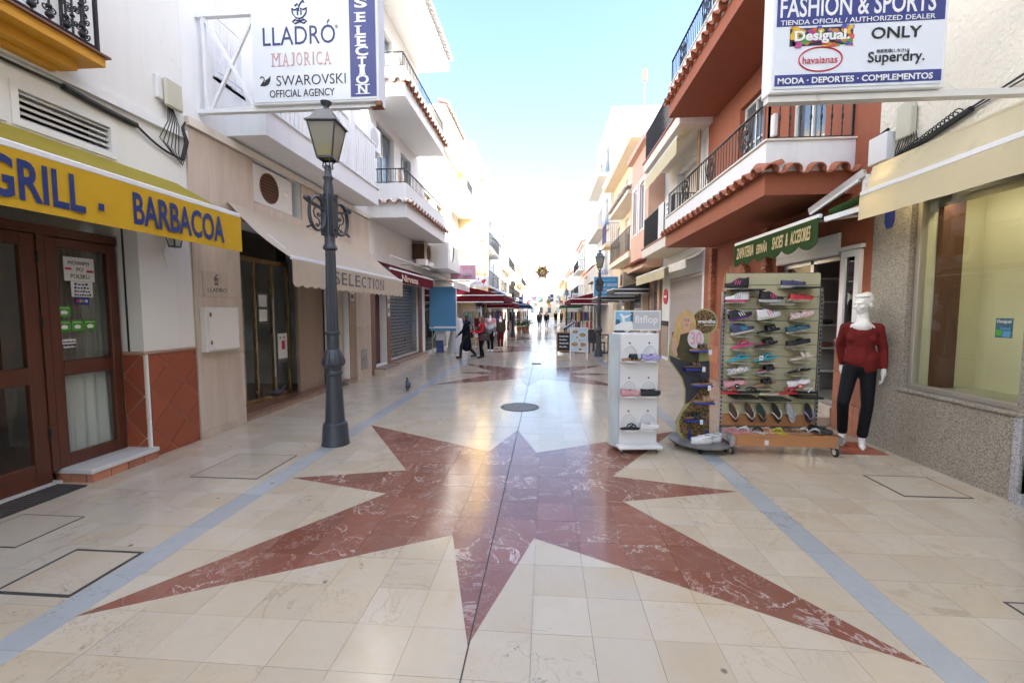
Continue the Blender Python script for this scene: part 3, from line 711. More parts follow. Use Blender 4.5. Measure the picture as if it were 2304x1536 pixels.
# louvred vents
for y0, y1 in ((3.38, 4.22), (2.42, 3.30)):
    m = MB(); f = .035
    m.box(LX+.015, LX-.05, y0-.02, y1+.02, 3.20, 3.22+f); m.box(LX+.015, LX-.05, y0-.02, y1+.02, 3.54-f, 3.56); m.box(LX+.014, LX-.05, y0-.02, y0+f, 3.22+f, 3.54-f); m.box(LX+.014, LX-.05, y1-f, y1+.02, 3.22+f, 3.54-f)
    v_ = m.build('vent', white_metal, b1)
    for k in range(5): MB().bar((LX-.03, y0+f, 3.275+.055*k), (LX-.03, y1-f, 3.275+.055*k), .06, .012, (.7, 0, 1)).build('slat', white_metal, v_)
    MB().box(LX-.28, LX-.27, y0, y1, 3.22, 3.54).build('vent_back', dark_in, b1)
# ochre balcony with cast iron balusters
bal = MB().box(LX, -4.05, .6, 3.84, 3.885, 3.965).box(LX, -4.20, .75, 3.72, 3.80, 3.884).box(LX, -4.30, .85, 3.64, 3.76, 3.80).build('balcony', ochre, b1)
MB().box(LX, -4.02, .57, 3.87, 3.967, 3.985).build('floor_slab', mk('slab_tile', (.22, .10, .07), .5, .2, 6), bal)
m = MB(); m.cyl((0,0,0), (0,0,.95), .009, .009, 6)
for z, r in ((.05, .03), (.12, .022), (.30, .02), (.55, .024), (.80, .02)): m.sphere((0,0,z), (r, r, r*.9), 8, 6)
for z, s_ in ((.10, 1), (.22, -1), (.36, 1)):
    for k in (-1, 1): m.tube(spiral((.028*k, 0, z), .03, 1.3*k*s_, 0 if k < 0 else PI, (1,0,0), (0,0,1), 12), .006, 5)
cast_bal = m.mesh('baluster'); smooth(cast_bal); cast_bal.materials.append(black_iron)
railing(bal, [(LX, 3.80, 0), (-4.08, 3.80, 0), (-4.08, .65, 0)], 3.99, 4.98, black_iron, .125, toprail=.02, mesh=cast_bal)
window(b1, LX-.12, 1, 2.6, 3.6, 4.0, 6.3, white_paint, nv=2, nh=3)
# wall lantern under the awning
wl = thing('wall_lantern', 'small square wall lantern below the yellow awning', 'lantern', (LX, 4.78, 2.25))
m = MB(); c = (LX+.13, 4.78)
for sx in (-1, 1):
    for sy in (-1, 1): m.bar((c[0]+.05*sx, c[1]+.05*sy, 2.28), (c[0]+.075*sx, c[1]+.075*sy, 2.48), .01, .01, (1,0,0))
m.box(c[0]-.055, c[0]+.055, c[1]-.055, c[1]+.055, 2.265, 2.282); m.box(c[0]-.085, c[0]+.085, c[1]-.085, c[1]+.085, 2.48, 2.5); m.box(LX, c[0], c[1]-.01, c[1]+.01, 2.5, 2.52)
m.build('frame', iron, wl); MB().box(c[0]-.052, c[0]+.052, c[1]-.052, c[1]+.052, 2.284, 2.478).build('glazing', glass('lantern_glass', (.7, .7, .62)), wl)
MB().tube([(LX+.01, 4.78, 2.36), (LX+.012, 4.70, 2.22), (LX+.012, 4.74, 2.05), (LX+.012, 4.76, 1.95)], .005, 5).build('flex', white_plastic, wl)
wl.location.z += .13; wl.scale = (.8, .8, .8)
# yellow awning
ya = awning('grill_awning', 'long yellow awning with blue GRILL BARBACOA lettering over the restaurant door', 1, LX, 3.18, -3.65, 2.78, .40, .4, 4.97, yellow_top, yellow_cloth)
XV = -3.6205
for s_, y0, y1 in (('GRILL', 2.58, 3.20), ('BARBACOA', 3.60, 4.68)): lettering(s_, (XV, y0, 2.415), (XV, y1, 2.415), (XV, y0, 2.70), blue_ink, ya, bold=.022, depth=.0012)
MB().box(XV, XV+.0015, 3.30, 3.345, 2.47, 2.525).build('lettering', blue_ink, ya)
# notices on the side window glass
GX = -4.676
P0 = rectX(143, 580, 211, 633, GX); t_, P = notice('paper_notice', 'white paper notice reading MÓWIMY PO POLSKU on the restaurant window', 'notice', P0, paper)
wtext(P, 'MÓWIMY', .14, .86, .68, .88, grey_ink, t_); wtext(P, 'PO', .40, .62, .42, .58, grey_ink, t_); wtext(P, 'POLSKU', .2, .82, .12, .30, grey_ink, t_)
patch(P, .04, .24, .46, .55, red_ink, t_); patch(P, .74, .96, .40, .49, red_ink, t_)
t_, P = notice('paper_notice', 'handwritten blue note taped below the white window notice', 'notice', rectX(160, 634, 208, 668, GX), paper)
for k in range(4): wtext(P, '~'*(4+k), .12, .8+.04*k, .76-.23*k, .90-.23*k, blue_ink, t_)
t_, P = notice('card_sticker', 'small dark card payment sticker under the handwritten note', 'sticker', rectX(169, 669, 201, 686, GX), navy_ink)
for k in range(4): patch(P, .1+.2*k, .26+.2*k, .35, .7, [red_ink, ochre, blue_cloth, white_ink][k], t_)
gsm = mk('green_sticker', (.06, .30, .035), .4, .08, 5)
for (u0, v0, u1, v1), lb in (((128, 688, 159, 715), 'green speech bubble sticker alone above the row of three'), ((130, 721, 159, 748), 'left of three green speech bubble stickers on the window'), ((161, 720, 187, 747), 'middle of three green speech bubble stickers on the window'), ((189, 719, 216, 745), 'right of three green speech bubble stickers on the window')):
    r_ = rectX(u0, v0, u1, v1, GX); P = on_panel(*r_); t_ = thing('green_sticker', lb, 'sticker', (Vector(r_[0])+Vector(r_[1]))/2, 0, 'green window stickers')
    patch(P, 0, 0, 0, 0, gsm, t_, 0, poly=[(.04,.12),(.4,.12),(.5,-.12),(.6,.12),(.96,.12),(1,.2),(1,.92),(.95,1),(.05,1),(0,.92),(0,.2)], name='bubble')
    patch(P, 0, 0, 0, 0, white_ink, t_, .002, poly=[(.3,.3),(.7,.3),(.78,.5),(.6,.62),(.4,.62),(.22,.5)], name='print'); patch(P, .12, .88, .78, .86, mk('pale_green', (.4, .6, .3), .5), t_)
t_, P = notice('card_sticker', 'white and black phone number sticker lowest on the window glass', 'sticker', rectX(140, 763, 170, 785, GX), white_ink); patch(P, 0, 1, 0, .5, black_ink, t_)
wtext(P, '~~~~~~~~~', .05, .95, .12, .36, white_ink, t_); wtext(P, '~~~~~~~~', .05, .95, .64, .86, blue_ink, t_)
# cables and junction box
def cable_thing(label, paths, name='cable_bundle', group=None):
    t = thing(name, label, 'cable', paths[0][0][0], 0, group)
    for p, r in paths: MB().tube(p, r, 6).build('cable', black_rubber, t, sm=True)
    return t
def sagged(a, b, n=10, sag=.05): a, b = Vector(a), Vector(b); return [a.lerp(b, i/n) - Vector((0, 0, sag*math.sin(PI*i/n))) for i in range(n+1)]
pth = [(sagged((LX+.03, 1.5, 3.70), (LX+.03, 3.75, 3.69), 8, .01), .014), (sagged((LX+.03, 3.75, 3.69), (LX+.03, 4.46, 3.64), 8, .01), .03), (sagged((LX+.03, 4.46, 3.64), (LX+.03, 5.05, 3.48), 8, .05), .012)]
for k in range(6): pth.append(([(LX+.04, 4.86+.01*k, 4.05), (LX+.05, 4.84+.03*k, 3.85), (LX+.045, 4.72+.05*k, 3.62-.02*k), (LX+.05, 4.86+.03*k, 3.50-.02*k), (LX+.04, 5.02+.01*k, 3.46+.01*k), (LX+.045, 5.06, 3.62), (LX+.04, 5.07, 3.83)], .005))
for k in range(3): pth.append(([(LX+.05, 5.00+.02*k, 3.48), (LX+.07, 5.05+.02*k, 3.7), (LX+.06, 5.02+.01*k, 3.85), (LX+.06, 5.07, 3.93), (LX+.03, 5.10, 3.92)], .009))
cable_thing('tangle of black cables running under the ledge of the restaurant', pth)
jb = thing('junction_box', 'beige telecom junction box on the white wall left of the sign frame', 'box', (LX, 4.88, 4.05))
MB().box(LX, LX+.05, 4.72, 4.94, 4.06, 4.32).build('backing', white_plastic, jb, bevel=.008); MB().box(LX+.05, LX+.10, 4.78, 5.02, 4.0, 4.32).build('cover', grey_plastic, jb, bevel=.02)

# ================================================================== gift shop house (travertine ground floor)
b2 = thing('gift_shop_house', 'white house with travertine clad gift shop front and slatted white balcony', 'building', (LX, 7.9, 0))
AC = (6.33, 7.62, 3.30, 3.95); SH = (5.97, 8.66, 0, 2.95); DR = (8.72, 9.40, 0, 2.8)
m = MB(); facade(m, LX, 1, 5.122, 10.62, 0, 10.4, [AC, SH, DR, (5.70, 6.20, 4.78, 6.6), (6.7, 7.7, 4.3, 6.7), (8.5, 9.6, 4.3, 6.7)], .32)
m.box(-11, LX-.32, 5.122, 5.97, 0, 10.4); m.box(-11, LX-.32, 8.66, 10.62, 0, 10.4); m.box(-11, LX-.32, 5.97, 8.66, 2.95, 10.4); m.box(-11, -6.6, 5.97, 8.66, 0, 2.95)
m.build('wall', cool_white, b2)
def panels(parent, X, nx, rects, mat, th=.022, gap=.0015):
    for a, b, c, d in rects: MB().box(X+nx*.001, X+nx*th, a+gap, b-gap, c+gap, d-gap).build('panel', mat, parent)
clad = MB().box(LX+.0002, LX+.0008, 5.122, 5.96, 0, 3.92).build('cladding', mortar, b2)
panels(clad, LX, 1, [(5.125, 5.97, .0, .10), (5.125, 5.97, .10, 1.06), (5.125, 5.97, 1.06, 1.84), (5.125, 5.97, 1.84, 2.95), (5.125, 6.33, 2.95, 3.92), (6.33, 7.62, 2.95, 3.30), (7.62, 8.60, 2.95, 3.92), (8.60, 9.6, 2.95, 3.92), (9.6, 10.61, 2.95, 3.92),
     (9.76, 10.61, .10, 1.3), (9.76, 10.61, 1.3, 2.95), (9.76, 10.61, 0, .10)], trav)
panels(clad, LX, 1, [(9.42, 9.74, .10, 1.4), (9.42, 9.74, 1.4, 2.95), (9.42, 9.74, 0, .10), (8.72, 9.40, 2.8, 2.95)], trav_brown, .018)
MB().box(LX, LX+.06, 5.125, 10.62, 3.93, 4.03).build('string_course', pale_cream, b2)
# shop recess: plinth, glazed front, stone panel
plinth = MB().box(-6.59, LX-.002, 5.975, 8.655, 0, .098).build('plinth', trav_brown, b2); MB().box(-6.59, LX+.03, 5.975, 8.655, .099, .125).build('plinth_top', brown_marble, b2, bevel=.004)
MB().box(-4.60, -4.66, 7.74, 8.655, .126, 2.94).build('stone_panel', trav_brown, b2)
MB().box(-4.58, -4.60, 8.63, 8.655, .126, 2.94).build('dark_joint', black_ink, b2)
gx = -4.80
post = MB()
for y, w_ in ((5.98, .05), (6.42, .04), (6.78, .035), (7.24, .05), (7.70, .05)): post.box(gx+.03, gx-.03, y, y+w_, .126, 2.45)
post.box(gx+.03, gx-.03, 5.98, 7.74, 2.45, 2.53); post.box(gx+.028, gx-.03, 5.98, 7.74, .126, .19)
sf = post.build('shopfront', brass, b2, bevel=.004)
for a, b in ((6.03, 6.42), (6.46, 6.78), (6.815, 7.24), (7.29, 7.70)): MB().box(gx, gx-.008, a+.001, b-.001, .192, 2.448).build('pane', gl, sf)
MB().box(gx, gx-.008, 5.99, 7.73, 2.532, 2.93).build('pane', glass_dark, sf)
MB().cyl((gx+.06, 7.20, .5), (gx+.06, 7.20, 1.9), .014).build('handle', steel, sf)
MB().box(-6.58, -6.5, 5.98, 8.64, .126, 2.9).build('inner_wall', mk('inner_grey', (.13, .13, .13), .7, .2, 2), b2)
shelf = thing('display_cabinet', 'glass display cabinet with figurines behind the gift shop window', 'cabinet', (-5.2, 6.3, .126))
for z in (.9, 1.35, 1.8): MB().box(-5.45, -4.95, 6.02, 6.75, z, z+.02).build('shelf', pale_cream, shelf)
for y in (6.02, 6.73): MB().box(-5.45, -4.95, y, y+.02, .127, 2.2).build('side_panel', mk('beige_panel', (.45, .36, .26), .5), shelf)
figm = mk('porcelain', (.66, .66, .70), .15, .15, 9)
for i in range(9):
    z = (.92, 1.37, 1.82)[i//3]; y = 6.14+.22*(i % 3); x = -5.05-.03*(i % 2); h = random.uniform(.13, .24); f = thing('figurine', 'porcelain figurine '+('at the near end', 'in the middle', 'at the far end')[i % 3]+' of the '+('lowest', 'middle', 'top')[i//3]+' gift shop cabinet shelf', 'figurine', (x, y, z), 0, 'porcelain figurines in the gift shop window')
    MB().lathe([(.03, 0), (.032, .01), (.022, h*.3), (.028, h*.5), (.012, h*.72), (.010, h*.76)], 8, (x, y, z)).sphere((x, y, z+h*.86), .018, 8, 6).build('body', figm, f, sm=True)
t_, P = notice('poster', 'blue poster standing behind the gift shop glass', 'poster', ((-4.93, 6.10, 1.12), (-4.93, 6.50, 1.12), (-4.93, 6.10, 1.36)), blue_cloth)
patch(P, .1, .9, .1, .45, figm, t_)
t_, P = notice('paper_notice', 'cream framed notice beside the gift shop door handle', 'notice', ((gx+.034, 6.84, 1.45), (gx+.034, 7.10, 1.45), (gx+.034, 6.84, 1.95)), mk('notice_frame', (.06, .055, .05), .5)); patch(P, .1, .9, .55, .95, paper, t_); patch(P, .1, .9, .06, .46, paper, t_)
t_, P = notice('paper_notice', 'white sales notice with red tag low on the gift shop door', 'notice', ((gx+.034, 7.34, .72), (gx+.034, 7.62, .72), (gx+.034, 7.34, 1.25)), paper); patch(P, .4, .75, .45, .75, red_ink, t_); patch(P, 0, 1, 0, .14, grey_ink, t_, .003); patch(P, .2, .35, .82, .9, gsm, t_); patch(P, .6, .75, .82, .9, red_ink, t_)
# private door, intercom, vent
dl = MB().box(LX-.12, LX-.16, 8.73, 9.39, .12, 2.79).build('house_door', mk('pale_door', (.56, .50, .42), .4, .05, 2), b2); MB().box(LX-.119, LX-.115, 9.04, 9.05, .12, 2.79).build('door_seam', grey_ink, dl); MB().box(LX-.10, LX-.12, 8.9, 9.0, 1.2, 1.34).build('lock_plate', brass, dl)
MB().box(LX-.32, LX+.03, 8.725, 9.75, .101, .118).build('doorstep', brown_marble, b2)
ic = thing('intercom', 'steel intercom panel beside the pale house door', 'intercom', (LX+.02, 9.57, 1.9)); MB().box(LX+.019, LX+.03, 9.47, 9.67, 1.88, 2.10).build('plate', steel, ic, bevel=.003); MB().box(LX+.030, LX+.034, 9.51, 9.63, 1.94, 2.04).build('speaker', grey_ink, ic)
lb = thing('meter_door', 'small grey metal meter door low on the pale stone pier', 'hatch', (LX+.022, 10.15, .28)); MB().box(LX+.022, LX+.034, 9.97, 10.33, .24, .72).build('frame', alu_tan, lb, bevel=.003); MB().box(LX+.034, LX+.038, 10.0, 10.3, .28, .68).build('leaf', steel, lb)
# plaque and meter cabinet
pq = thing('brand_plaque', 'small stone plaque with flower emblem and LLADRÓ lettering on the pier', 'plaque', (LX+.022, 5.5, 1.86)); P0 = rectX(455, 612, 512, 668, LX+.023); P = on_panel(*P0); patch(P, 0, 1, 0, 1, trav, pq, 0, .012, 'plate')
wtext(P, 'LLADRÓ', .16, .92, .20, .40, grey_ink, pq, .013)
def tulip(P, cx, cy, w_, h, mat, parent, d, r):
    m = MB()
    def T(a, b): return P(cx+a*w_, cy+b*h, d)
    m.tube([T(-.5, .62), T(-.46, .40), T(-.25, .22), T(0, .16), T(.25, .22), T(.46, .40), T(.5, .62), T(.28, .55), T(.12, .62), T(.12, .32)], r, 5)
    m.tube([T(-.5, .62), T(-.28, .55), T(-.12, .62), T(-.12, .32)], r, 5)
    m.tube([T(0, .16), T(0, .06), T(-.3, .12), T(-.48, .04), T(-.3, -.06), T(0, .04), T(.3, .12), T(.48, .04), T(.3, -.06), T(0, .04)], r, 5)
    m.tube([T(-.3, .72), T(-.12, .82), T(0, .72), T(.12, .86), T(.3, .96), T(.34, .84)], r, 5); m.tube([T(0, .72), T(-.05, .5)], r, 5)
    m.build('emblem', mat, parent)
tulip(P, .5, .5, .16, .42, grey_ink, pq, .014, .004)
cab = thing('meter_cabinet', 'white metal meter cabinet with rusty spots on the travertine pier', 'cabinet', (LX+.02, 5.48, 1.13))
MB().box(LX+.023, LX+.12, 5.18, 5.76, 1.12, 1.70).build('case', rusty_white, cab, bevel=.008); MB().box(LX+.121, LX+.135, 5.20, 5.74, 1.14, 1.68).build('door', rusty_white, cab, bevel=.006)
for z in (1.22, 1.58): MB().box(LX+.135, LX+.142, 5.215, 5.24, z, z+.05).build('hinge', mk('rust', (.22, .09, .04), .8, .3, 9), cab)
# built-in air conditioner
ac = thing('air_conditioner', 'wall recessed air conditioner with rusty round grille over the beige awning', 'air conditioner', (LX, 6.97, 3.31))
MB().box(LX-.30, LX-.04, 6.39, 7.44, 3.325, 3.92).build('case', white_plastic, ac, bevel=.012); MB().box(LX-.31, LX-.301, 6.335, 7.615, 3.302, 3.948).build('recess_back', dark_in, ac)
rg = MB().lathe([(.235, -.002), (.235, .012), (.225, .012), (.225, .004)], 32).build('ring', mk('rust', (.22, .09, .04), .8, .3, 9), ac, local=True)
rg.rotation_euler = (0, PI/2, 0); rg.location = (-.04+.001, 6.80-6.97, 3.62-3.31)
m = MB(); m.lathe([(.222, 0), (.222, .004)], 28)
o = m.build('fan_back', mk('fan_dark', (.07, .035, .02), .8, .3, 9), ac, local=True); o.rotation_euler = (0, PI/2, 0); o.location = (-.038, 6.80-6.97, .31)
for k in range(9):
    hh = math.sqrt(max(.0, .22**2-(.05*(k-4))**2)); MB().bar((LX-.03, 6.80-hh, 3.62+.05*(k-4)), (LX-.03, 6.80+hh, 3.62+.05*(k-4)), .008, .008).build('grille_bar', mk('rust', (.22, .09, .04), .8, .3, 9), ac)
MB().box(LX-.04, LX-.036, 7.16, 7.34, 3.60, 3.66).build('badge', steel, ac)
# balcony
bl2 = balcony(b2, LX, 1, -3.84, 5.84, 9.85, 4.07, 4.42, cool_white, coping=white_paint)
for ya_, yb_ in ((6.0, 8.42), (8.66, 9.8)):
    n = round((yb_-ya_)/.115)
    MB().bar((-3.88, ya_, 5.42), (-3.88, yb_, 5.42), .06, .04).build('rail', white_paint, bl2)
    for i in range(n): 
        y = ya_+(yb_-ya_)*(i+.5)/n; MB().box(-3.895, -3.865, y-.036, y+.036, 4.452, 5.40).build('slat', white_paint, bl2)
MB().box(-3.94, -3.82, 8.44, 8.64, 4.452, 7.0).build('pillar', white_paint, bl2); MB().box(-3.94, -3.84, 5.86, 5.98, 4.452, 5.46).build('pillar', white_paint, bl2)
window(b2, LX-.10, 1, 5.70, 6.20, 4.78, 6.6, white_paint, sill=.1, shutter=1, nv=1)
wg = MB()
for k in range(4): wg.cyl((LX+.05, 5.76+.125*k, 4.82), (LX+.05, 5.76+.125*k, 5.55), .008, .008, 6)
wg.bar((LX+.05, 5.70, 4.84), (LX+.05, 6.2, 4.84), .02, .02).bar((LX+.05, 5.70, 5.53), (LX+.05, 6.2, 5.53), .02, .02); wg.build('window_grille', white_paint, b2)
window(b2, LX-.12, 1, 6.7, 7.7, 4.42, 6.7, white_paint, nv=2, nh=2, shutter=.9); window(b2, LX-.12, 1, 8.5, 9.6, 4.42, 6.7, white_paint, nv=2, nh=2, shutter=.6)
a2 = thing('air_conditioner', 'outdoor air conditioner fixed to the wall end above the slatted balcony', 'air conditioner', (-4.1, 10.0, 5.35))
MB().box(-4.38, -4.02, 9.75, 10.55, 5.42, 6.0).build('case', white_metal, a2, bevel=.02); MB().box(-4.40, -3.98, 9.8, 9.86, 5.36, 5.42).box(-4.40, -3.98, 10.44, 10.5, 5.36, 5.42).build('bracket', rusty_white, a2)
o = MB().lathe([(.22, 0), (.22, .01), (.2, .012), (.03, .012)], 24).build('grille', mk('ac_grille', (.5, .5, .5), .5), a2, local=True); o.rotation_euler = (0, PI/2, 0); o.location = (-4.02+4.1, .15, .35)
# beige awning
ba = awning('gift_shop_awning', 'beige scalloped awning with SELECTION lettering over the gift shop', 1, LX+.03, 3.16, -3.50, 2.39, .38, 5.76, 10.36, beige_cloth, None, (.05, .23), sag=.05)
r_ = rectX(752, 617, 866, 662, -3.46); lettering('SELECTION', (-3.470, r_[0][1], 2.10), (-3.470, r_[1][1], 2.10), (-3.470, r_[0][1], 2.31), grey_ink, ba, serif=1, depth=.0015)
# projecting sign
SY = 5.31
sg = thing('gift_shop_sign', 'projecting white lightbox sign with LLADRÓ, SWAROVSKI and blue SELECTION strip', 'sign', (-2.83, SY, 4.2))
x0 = onY(571, 120, SY).x; x1 = onY(846, 120, SY).x; zb = 4.235; zt = 5.75
MB().box(x0-.03, x1+.03, SY, SY+.22, zb-.03, zt).build('case', white_metal, sg, bevel=.01)
MB().box(x0-.002, x1+.002, SY-.008, SY-.001, zb, zt-.03).build('face', sign_white, sg)
xb = onY(788, 120, SY).x; MB().box(xb, x1+.001, SY-.012, SY-.009, zb+.025, zt-.04).build('blue_strip', navy_ink, sg)
m = MB(); m.bar((LX, SY+.08, 4.185), (x1+.05, SY+.08, 4.185), .07, .05); m.bar((LX, SY+.08, 5.36), (x0-.03, SY+.08, 5.36), .06, .06)
m.bar((LX+.1, SY+.08, 5.34), (LX+.1, SY+.08, 4.21), .04, .04, (1,0,0)); m.bar((LX+.12, SY+.08, 5.32), (x0-.06, SY+.08, 4.22), .035, .035); m.bar((LX+.14, SY+.10, 4.22), (x0-.06, SY+.10, 5.32), .035, .035)
m.build('bracket', white_metal, sg); MB().box(x1-.1, x1+.052, SY+.03, SY+.13, 4.158, 4.163).box(x1-.02, x1+.054, SY-.002, SY+.05, 4.16, 4.21).build('rust_patch', mk('rust', (.22, .09, .04), .8, .3, 9), sg)
SP = SY-.0085
def stext(s_, u0, v0, u1, v1, mt, y=SP, par=sg, **kw):
    r_ = rectY(u0, v0, u1, v1, y); return lettering(s_, *r_, mt, par, depth=.003, **kw)
stext('LLADRÓ', 591, 48, 754, 101, blue_ink); stext('®', 754, 56, 761, 64, grey_ink); stext('MAJORICA', 609, 118, 746, 148, pink_ink, serif=1); stext('SWAROVSKI', 622, 168, 778, 191, black_ink, bold=-.004); stext('OFFICIAL AGENCY', 607, 201, 753, 218, black_ink, bold=.006)
r_ = rectY(655, 5, 692, 56, SP); tulip(on_panel(*r_), .5, .1, .9, 1.0, blue_ink, sg, .004, .008)
r_ = rectY(585, 172, 609, 195, SP); P = on_panel(*r_)
patch(P, 0, 0, 0, 0, black_ink, sg, .001, .003, 'emblem', poly=[(0, .05), (.45, 0), (.8, .15), (.98, .55), (1, 1), (.8, .75), (.55, .6), (.42, .4), (.2, .3)][::1])
MB().tube([P(.1, .12, .003), P(.3, .4, .003), P(.42, .62, .003), (P(.38, .85, .003)), P(.2, .95, .003), P(.05, .8, .003)], .006, 5).build('emblem', black_ink, sg)
for k, ch in enumerate('SELECTION'):
    v0 = [-4, 28, 58, 82, 104, 128, 146, 168, 190][k]; stext(ch, 797+k*.6, v0, 826+k*.6, v0+22, white_ink, SP-.004, bold=.03, serif=1.6 if ch in 'LETIN' else 0)

# ================================================================== boutique house with tiled balconies
def round_tile_building(): pass
b3 = thing('tiled_balcony_house', 'white house with two tile edged balconies and black railings above the boutique', 'building', (LX, 13, 0))
m = MB(); facade(m, LX, 1, 10.622, 15.2, 0, 9.9, [(10.9, 11.75, .2, 2.5), (12.0, 14.75, .25, 2.5), (11.3, 12.6, 4.4, 6.6), (13.2, 14.2, 4.9, 6.5), (11.3, 12.6, 7.3, 9.3), (13.2, 14.2, 7.9, 9.3)], .25)
m.box(-11, LX-.25, 10.622, 15.2, 0, 9.9); m.build('wall', white_wall, b3)
panels(MB().box(LX+.0002, LX+.0008, 10.63, 10.9, 0, 2.5).build('cladding', mortar, b3), LX, 1, [(10.63, 10.9, .0, 1.0), (10.63, 10.9, 1.0, 2.5), (11.75, 12.0, .0, .9), (11.75, 12.0, .9, 1.7), (11.75, 12.0, 1.7, 2.5), (14.75, 15.19, .0, 1.0), (14.75, 15.19, 1.0, 1.8), (14.75, 15.19, 1.8, 2.5), (12.0, 14.75, .03, .25)], brown_marble, .02)
MB().box(LX-.2, LX-.24, 10.9, 11.75, .2, 2.5).build('door', mk('brown_door', (.055, .02, .012), .35, .2, 3), b3)
t_, P = notice('paper_notice', 'small orange paper on the dark boutique door', 'notice', ((LX-.198, 11.0, 1.5), (LX-.198, 11.25, 1.5), (LX-.198, 11.0, 1.9)), mk('orange_paper', (.55, .24, .12), .6))
t_, P = notice('paper_notice', 'white opening hours notice on the boutique pier', 'notice', ((LX+.022, 11.8, 1.5), (LX+.022, 11.95, 1.5), (LX+.022, 11.8, 2.1)), paper); patch(P, .2, .8, .6, .8, grey_ink, t_); patch(P, .2, .8, .2, .4, grey_ink, t_)
MB().box(LX-.22, LX-.24, 12.0, 14.75, .25, 2.5).build('shop_window', glass_dark, b3)
rg = MB()
for k in range(23):
    z = .28+.098*k; rg.bar((LX-.06, 12.01, z), (LX-.06, 14.74, z), .012, .026, (0, 0, 1))
    for i in range(25):
        y = 12.03+.112*i + (.056 if k % 2 else 0)
        if y < 14.72 and k < 22: rg.box(LX-.066, LX-.054, y-.016, y+.016, z+.012, z+.086)
rg.build('roller_grille', steel, b3)['kind'] = 'stuff'; MB().box(LX-.05, LX-.08, 12.0, 14.75, .252, .29).build('grille_foot', steel, b3)
for (a, b, z, xx), lb in (((10.75, 11.85, .18, -4.10), 'near'), ((11.9, 15.1, .2, -4.16), 'far')):
    s_ = MB().box(LX+.022, xx, a, b, 0, z-.03).build('step', trav, b3); MB().box(LX+.022, xx+.02, a-.01, b+.01, z-.029, z).build('tread', trav_brown, s_, bevel=.003)
for zs, zf_, zt, zr, lo in ((3.97, 4.33, 4.80, 5.16, 1), (6.87, 7.2, 7.56, 7.92, 0)):
    bb = balcony(b3, LX, 1, -3.43, 10.63, 14.75, zs, zt, white_wall, (zf_,))
    tile_row(bb, (-3.30, 10.62), (-3.30, 14.8), (1, 0), zf_-.02, terracotta_white, .28, .34, mat2=terracotta); tile_row(bb, (LX, 10.52), (-3.38, 10.52), (0, -1), zf_-.02, terracotta_white, .28, .34, mat2=terracotta)
    railing(bb, [(LX, 10.68, 0), (-3.48, 10.68, 0), (-3.48, 14.70, 0)], zt, zr, black_iron, .12)
    window(b3, LX-.1, 1, 11.3, 12.6, zt-.4 if lo else 7.3, 6.6 if lo else 9.3, alu, nv=2); window(b3, LX-.1, 1, 13.2, 14.2, 4.9 if lo else 7.9, 6.5 if lo else 9.3, alu, nv=2, sill=.08)
rf = MB().box(LX, -3.35, 10.5, 15.3, 9.9, 10.15).box(-11, LX, 10.5, 15.3, 9.9, 10.3).build('roof', white_wall, b3); tile_row(rf, (-3.2, 10.5), (-3.2, 15.3), (1, 0), 10.2, terracotta_white, .2, .4)
MB().prism([(0, 0), (.10, -.02), (.13, .2), (.09, .42), (.05, .46), (0, .44)], (LX, 12.95, 5.45), (1, 0, 0), (0, 0, 1), (0, .22, 0)).build('wall_ornament', mk('ceramic', (.52, .42, .34), .3, .3, 14), b3)
na = awning('boutique_awning', 'burgundy awning with cream Nirvana lettering over the grilled boutique', 1, LX+.02, 2.97, -3.95, 2.74, .30, 10.8, 14.95, burg_cloth, None, (.03, .2))
r_ = rectX(906, 618, 942, 640, -3.90); lettering('Nirvana', (-3.919, r_[0][1], 2.47), (-3.919, r_[1][1], 2.47), (-3.919, r_[0][1], 2.66), mk('cream_ink', (.68, .55, .40), .6), na, bold=.02)
a3 = thing('air_conditioner', 'old beige air conditioner with dark fan above the burgundy boutique awning', 'air conditioner', (-4.2, 14.6, 3.3))
MB().box(LX, -3.98, 14.15, 15.0, 3.32, 3.93).build('case', mk('aged_metal', (.42, .34, .24), .6, .15, 6), a3, bevel=.02); o = MB().lathe([(.23, 0), (.23, .01), (.21, .012), (.03, .012)], 24).build('fan_grille', mk('fan_dark', (.07, .035, .02), .8, .3, 9), a3, local=True); o.rotation_euler = (0, PI/2, 0); o.location = (.225, 0, .32)
MB().box(LX+.02, -4.0, 14.148, 14.16, 3.36, 3.88).build('side_vent', mk('fan_dark', (.07, .035, .02), .8, .3, 9), a3)
fl = thing('floodlight_bar', 'rusty pipe bracket with white floodlights over the boutique awning', 'floodlight', (LX, 13.3, 3.05))
MB().cyl((-3.95, 10.9, 3.06), (-3.95, 14.6, 3.06), .025).cyl((LX, 13.0, 3.06), (-3.95, 13.0, 3.06), .02).build('pipe', rusty_white, fl)
for y in (13.9, 14.6): o = MB().lathe([(.04, 0), (.10, .12), (.10, .16)], 14).build('lamp_head', white_plastic, fl, local=True); o.location = (.5, y-13.3, .1); o.rotation_euler = (.9, .6, 0)
MB().box(-4.05, -3.75, 13.4, 13.7, 3.10, 3.28).build('lamp_box', white_plastic, fl)

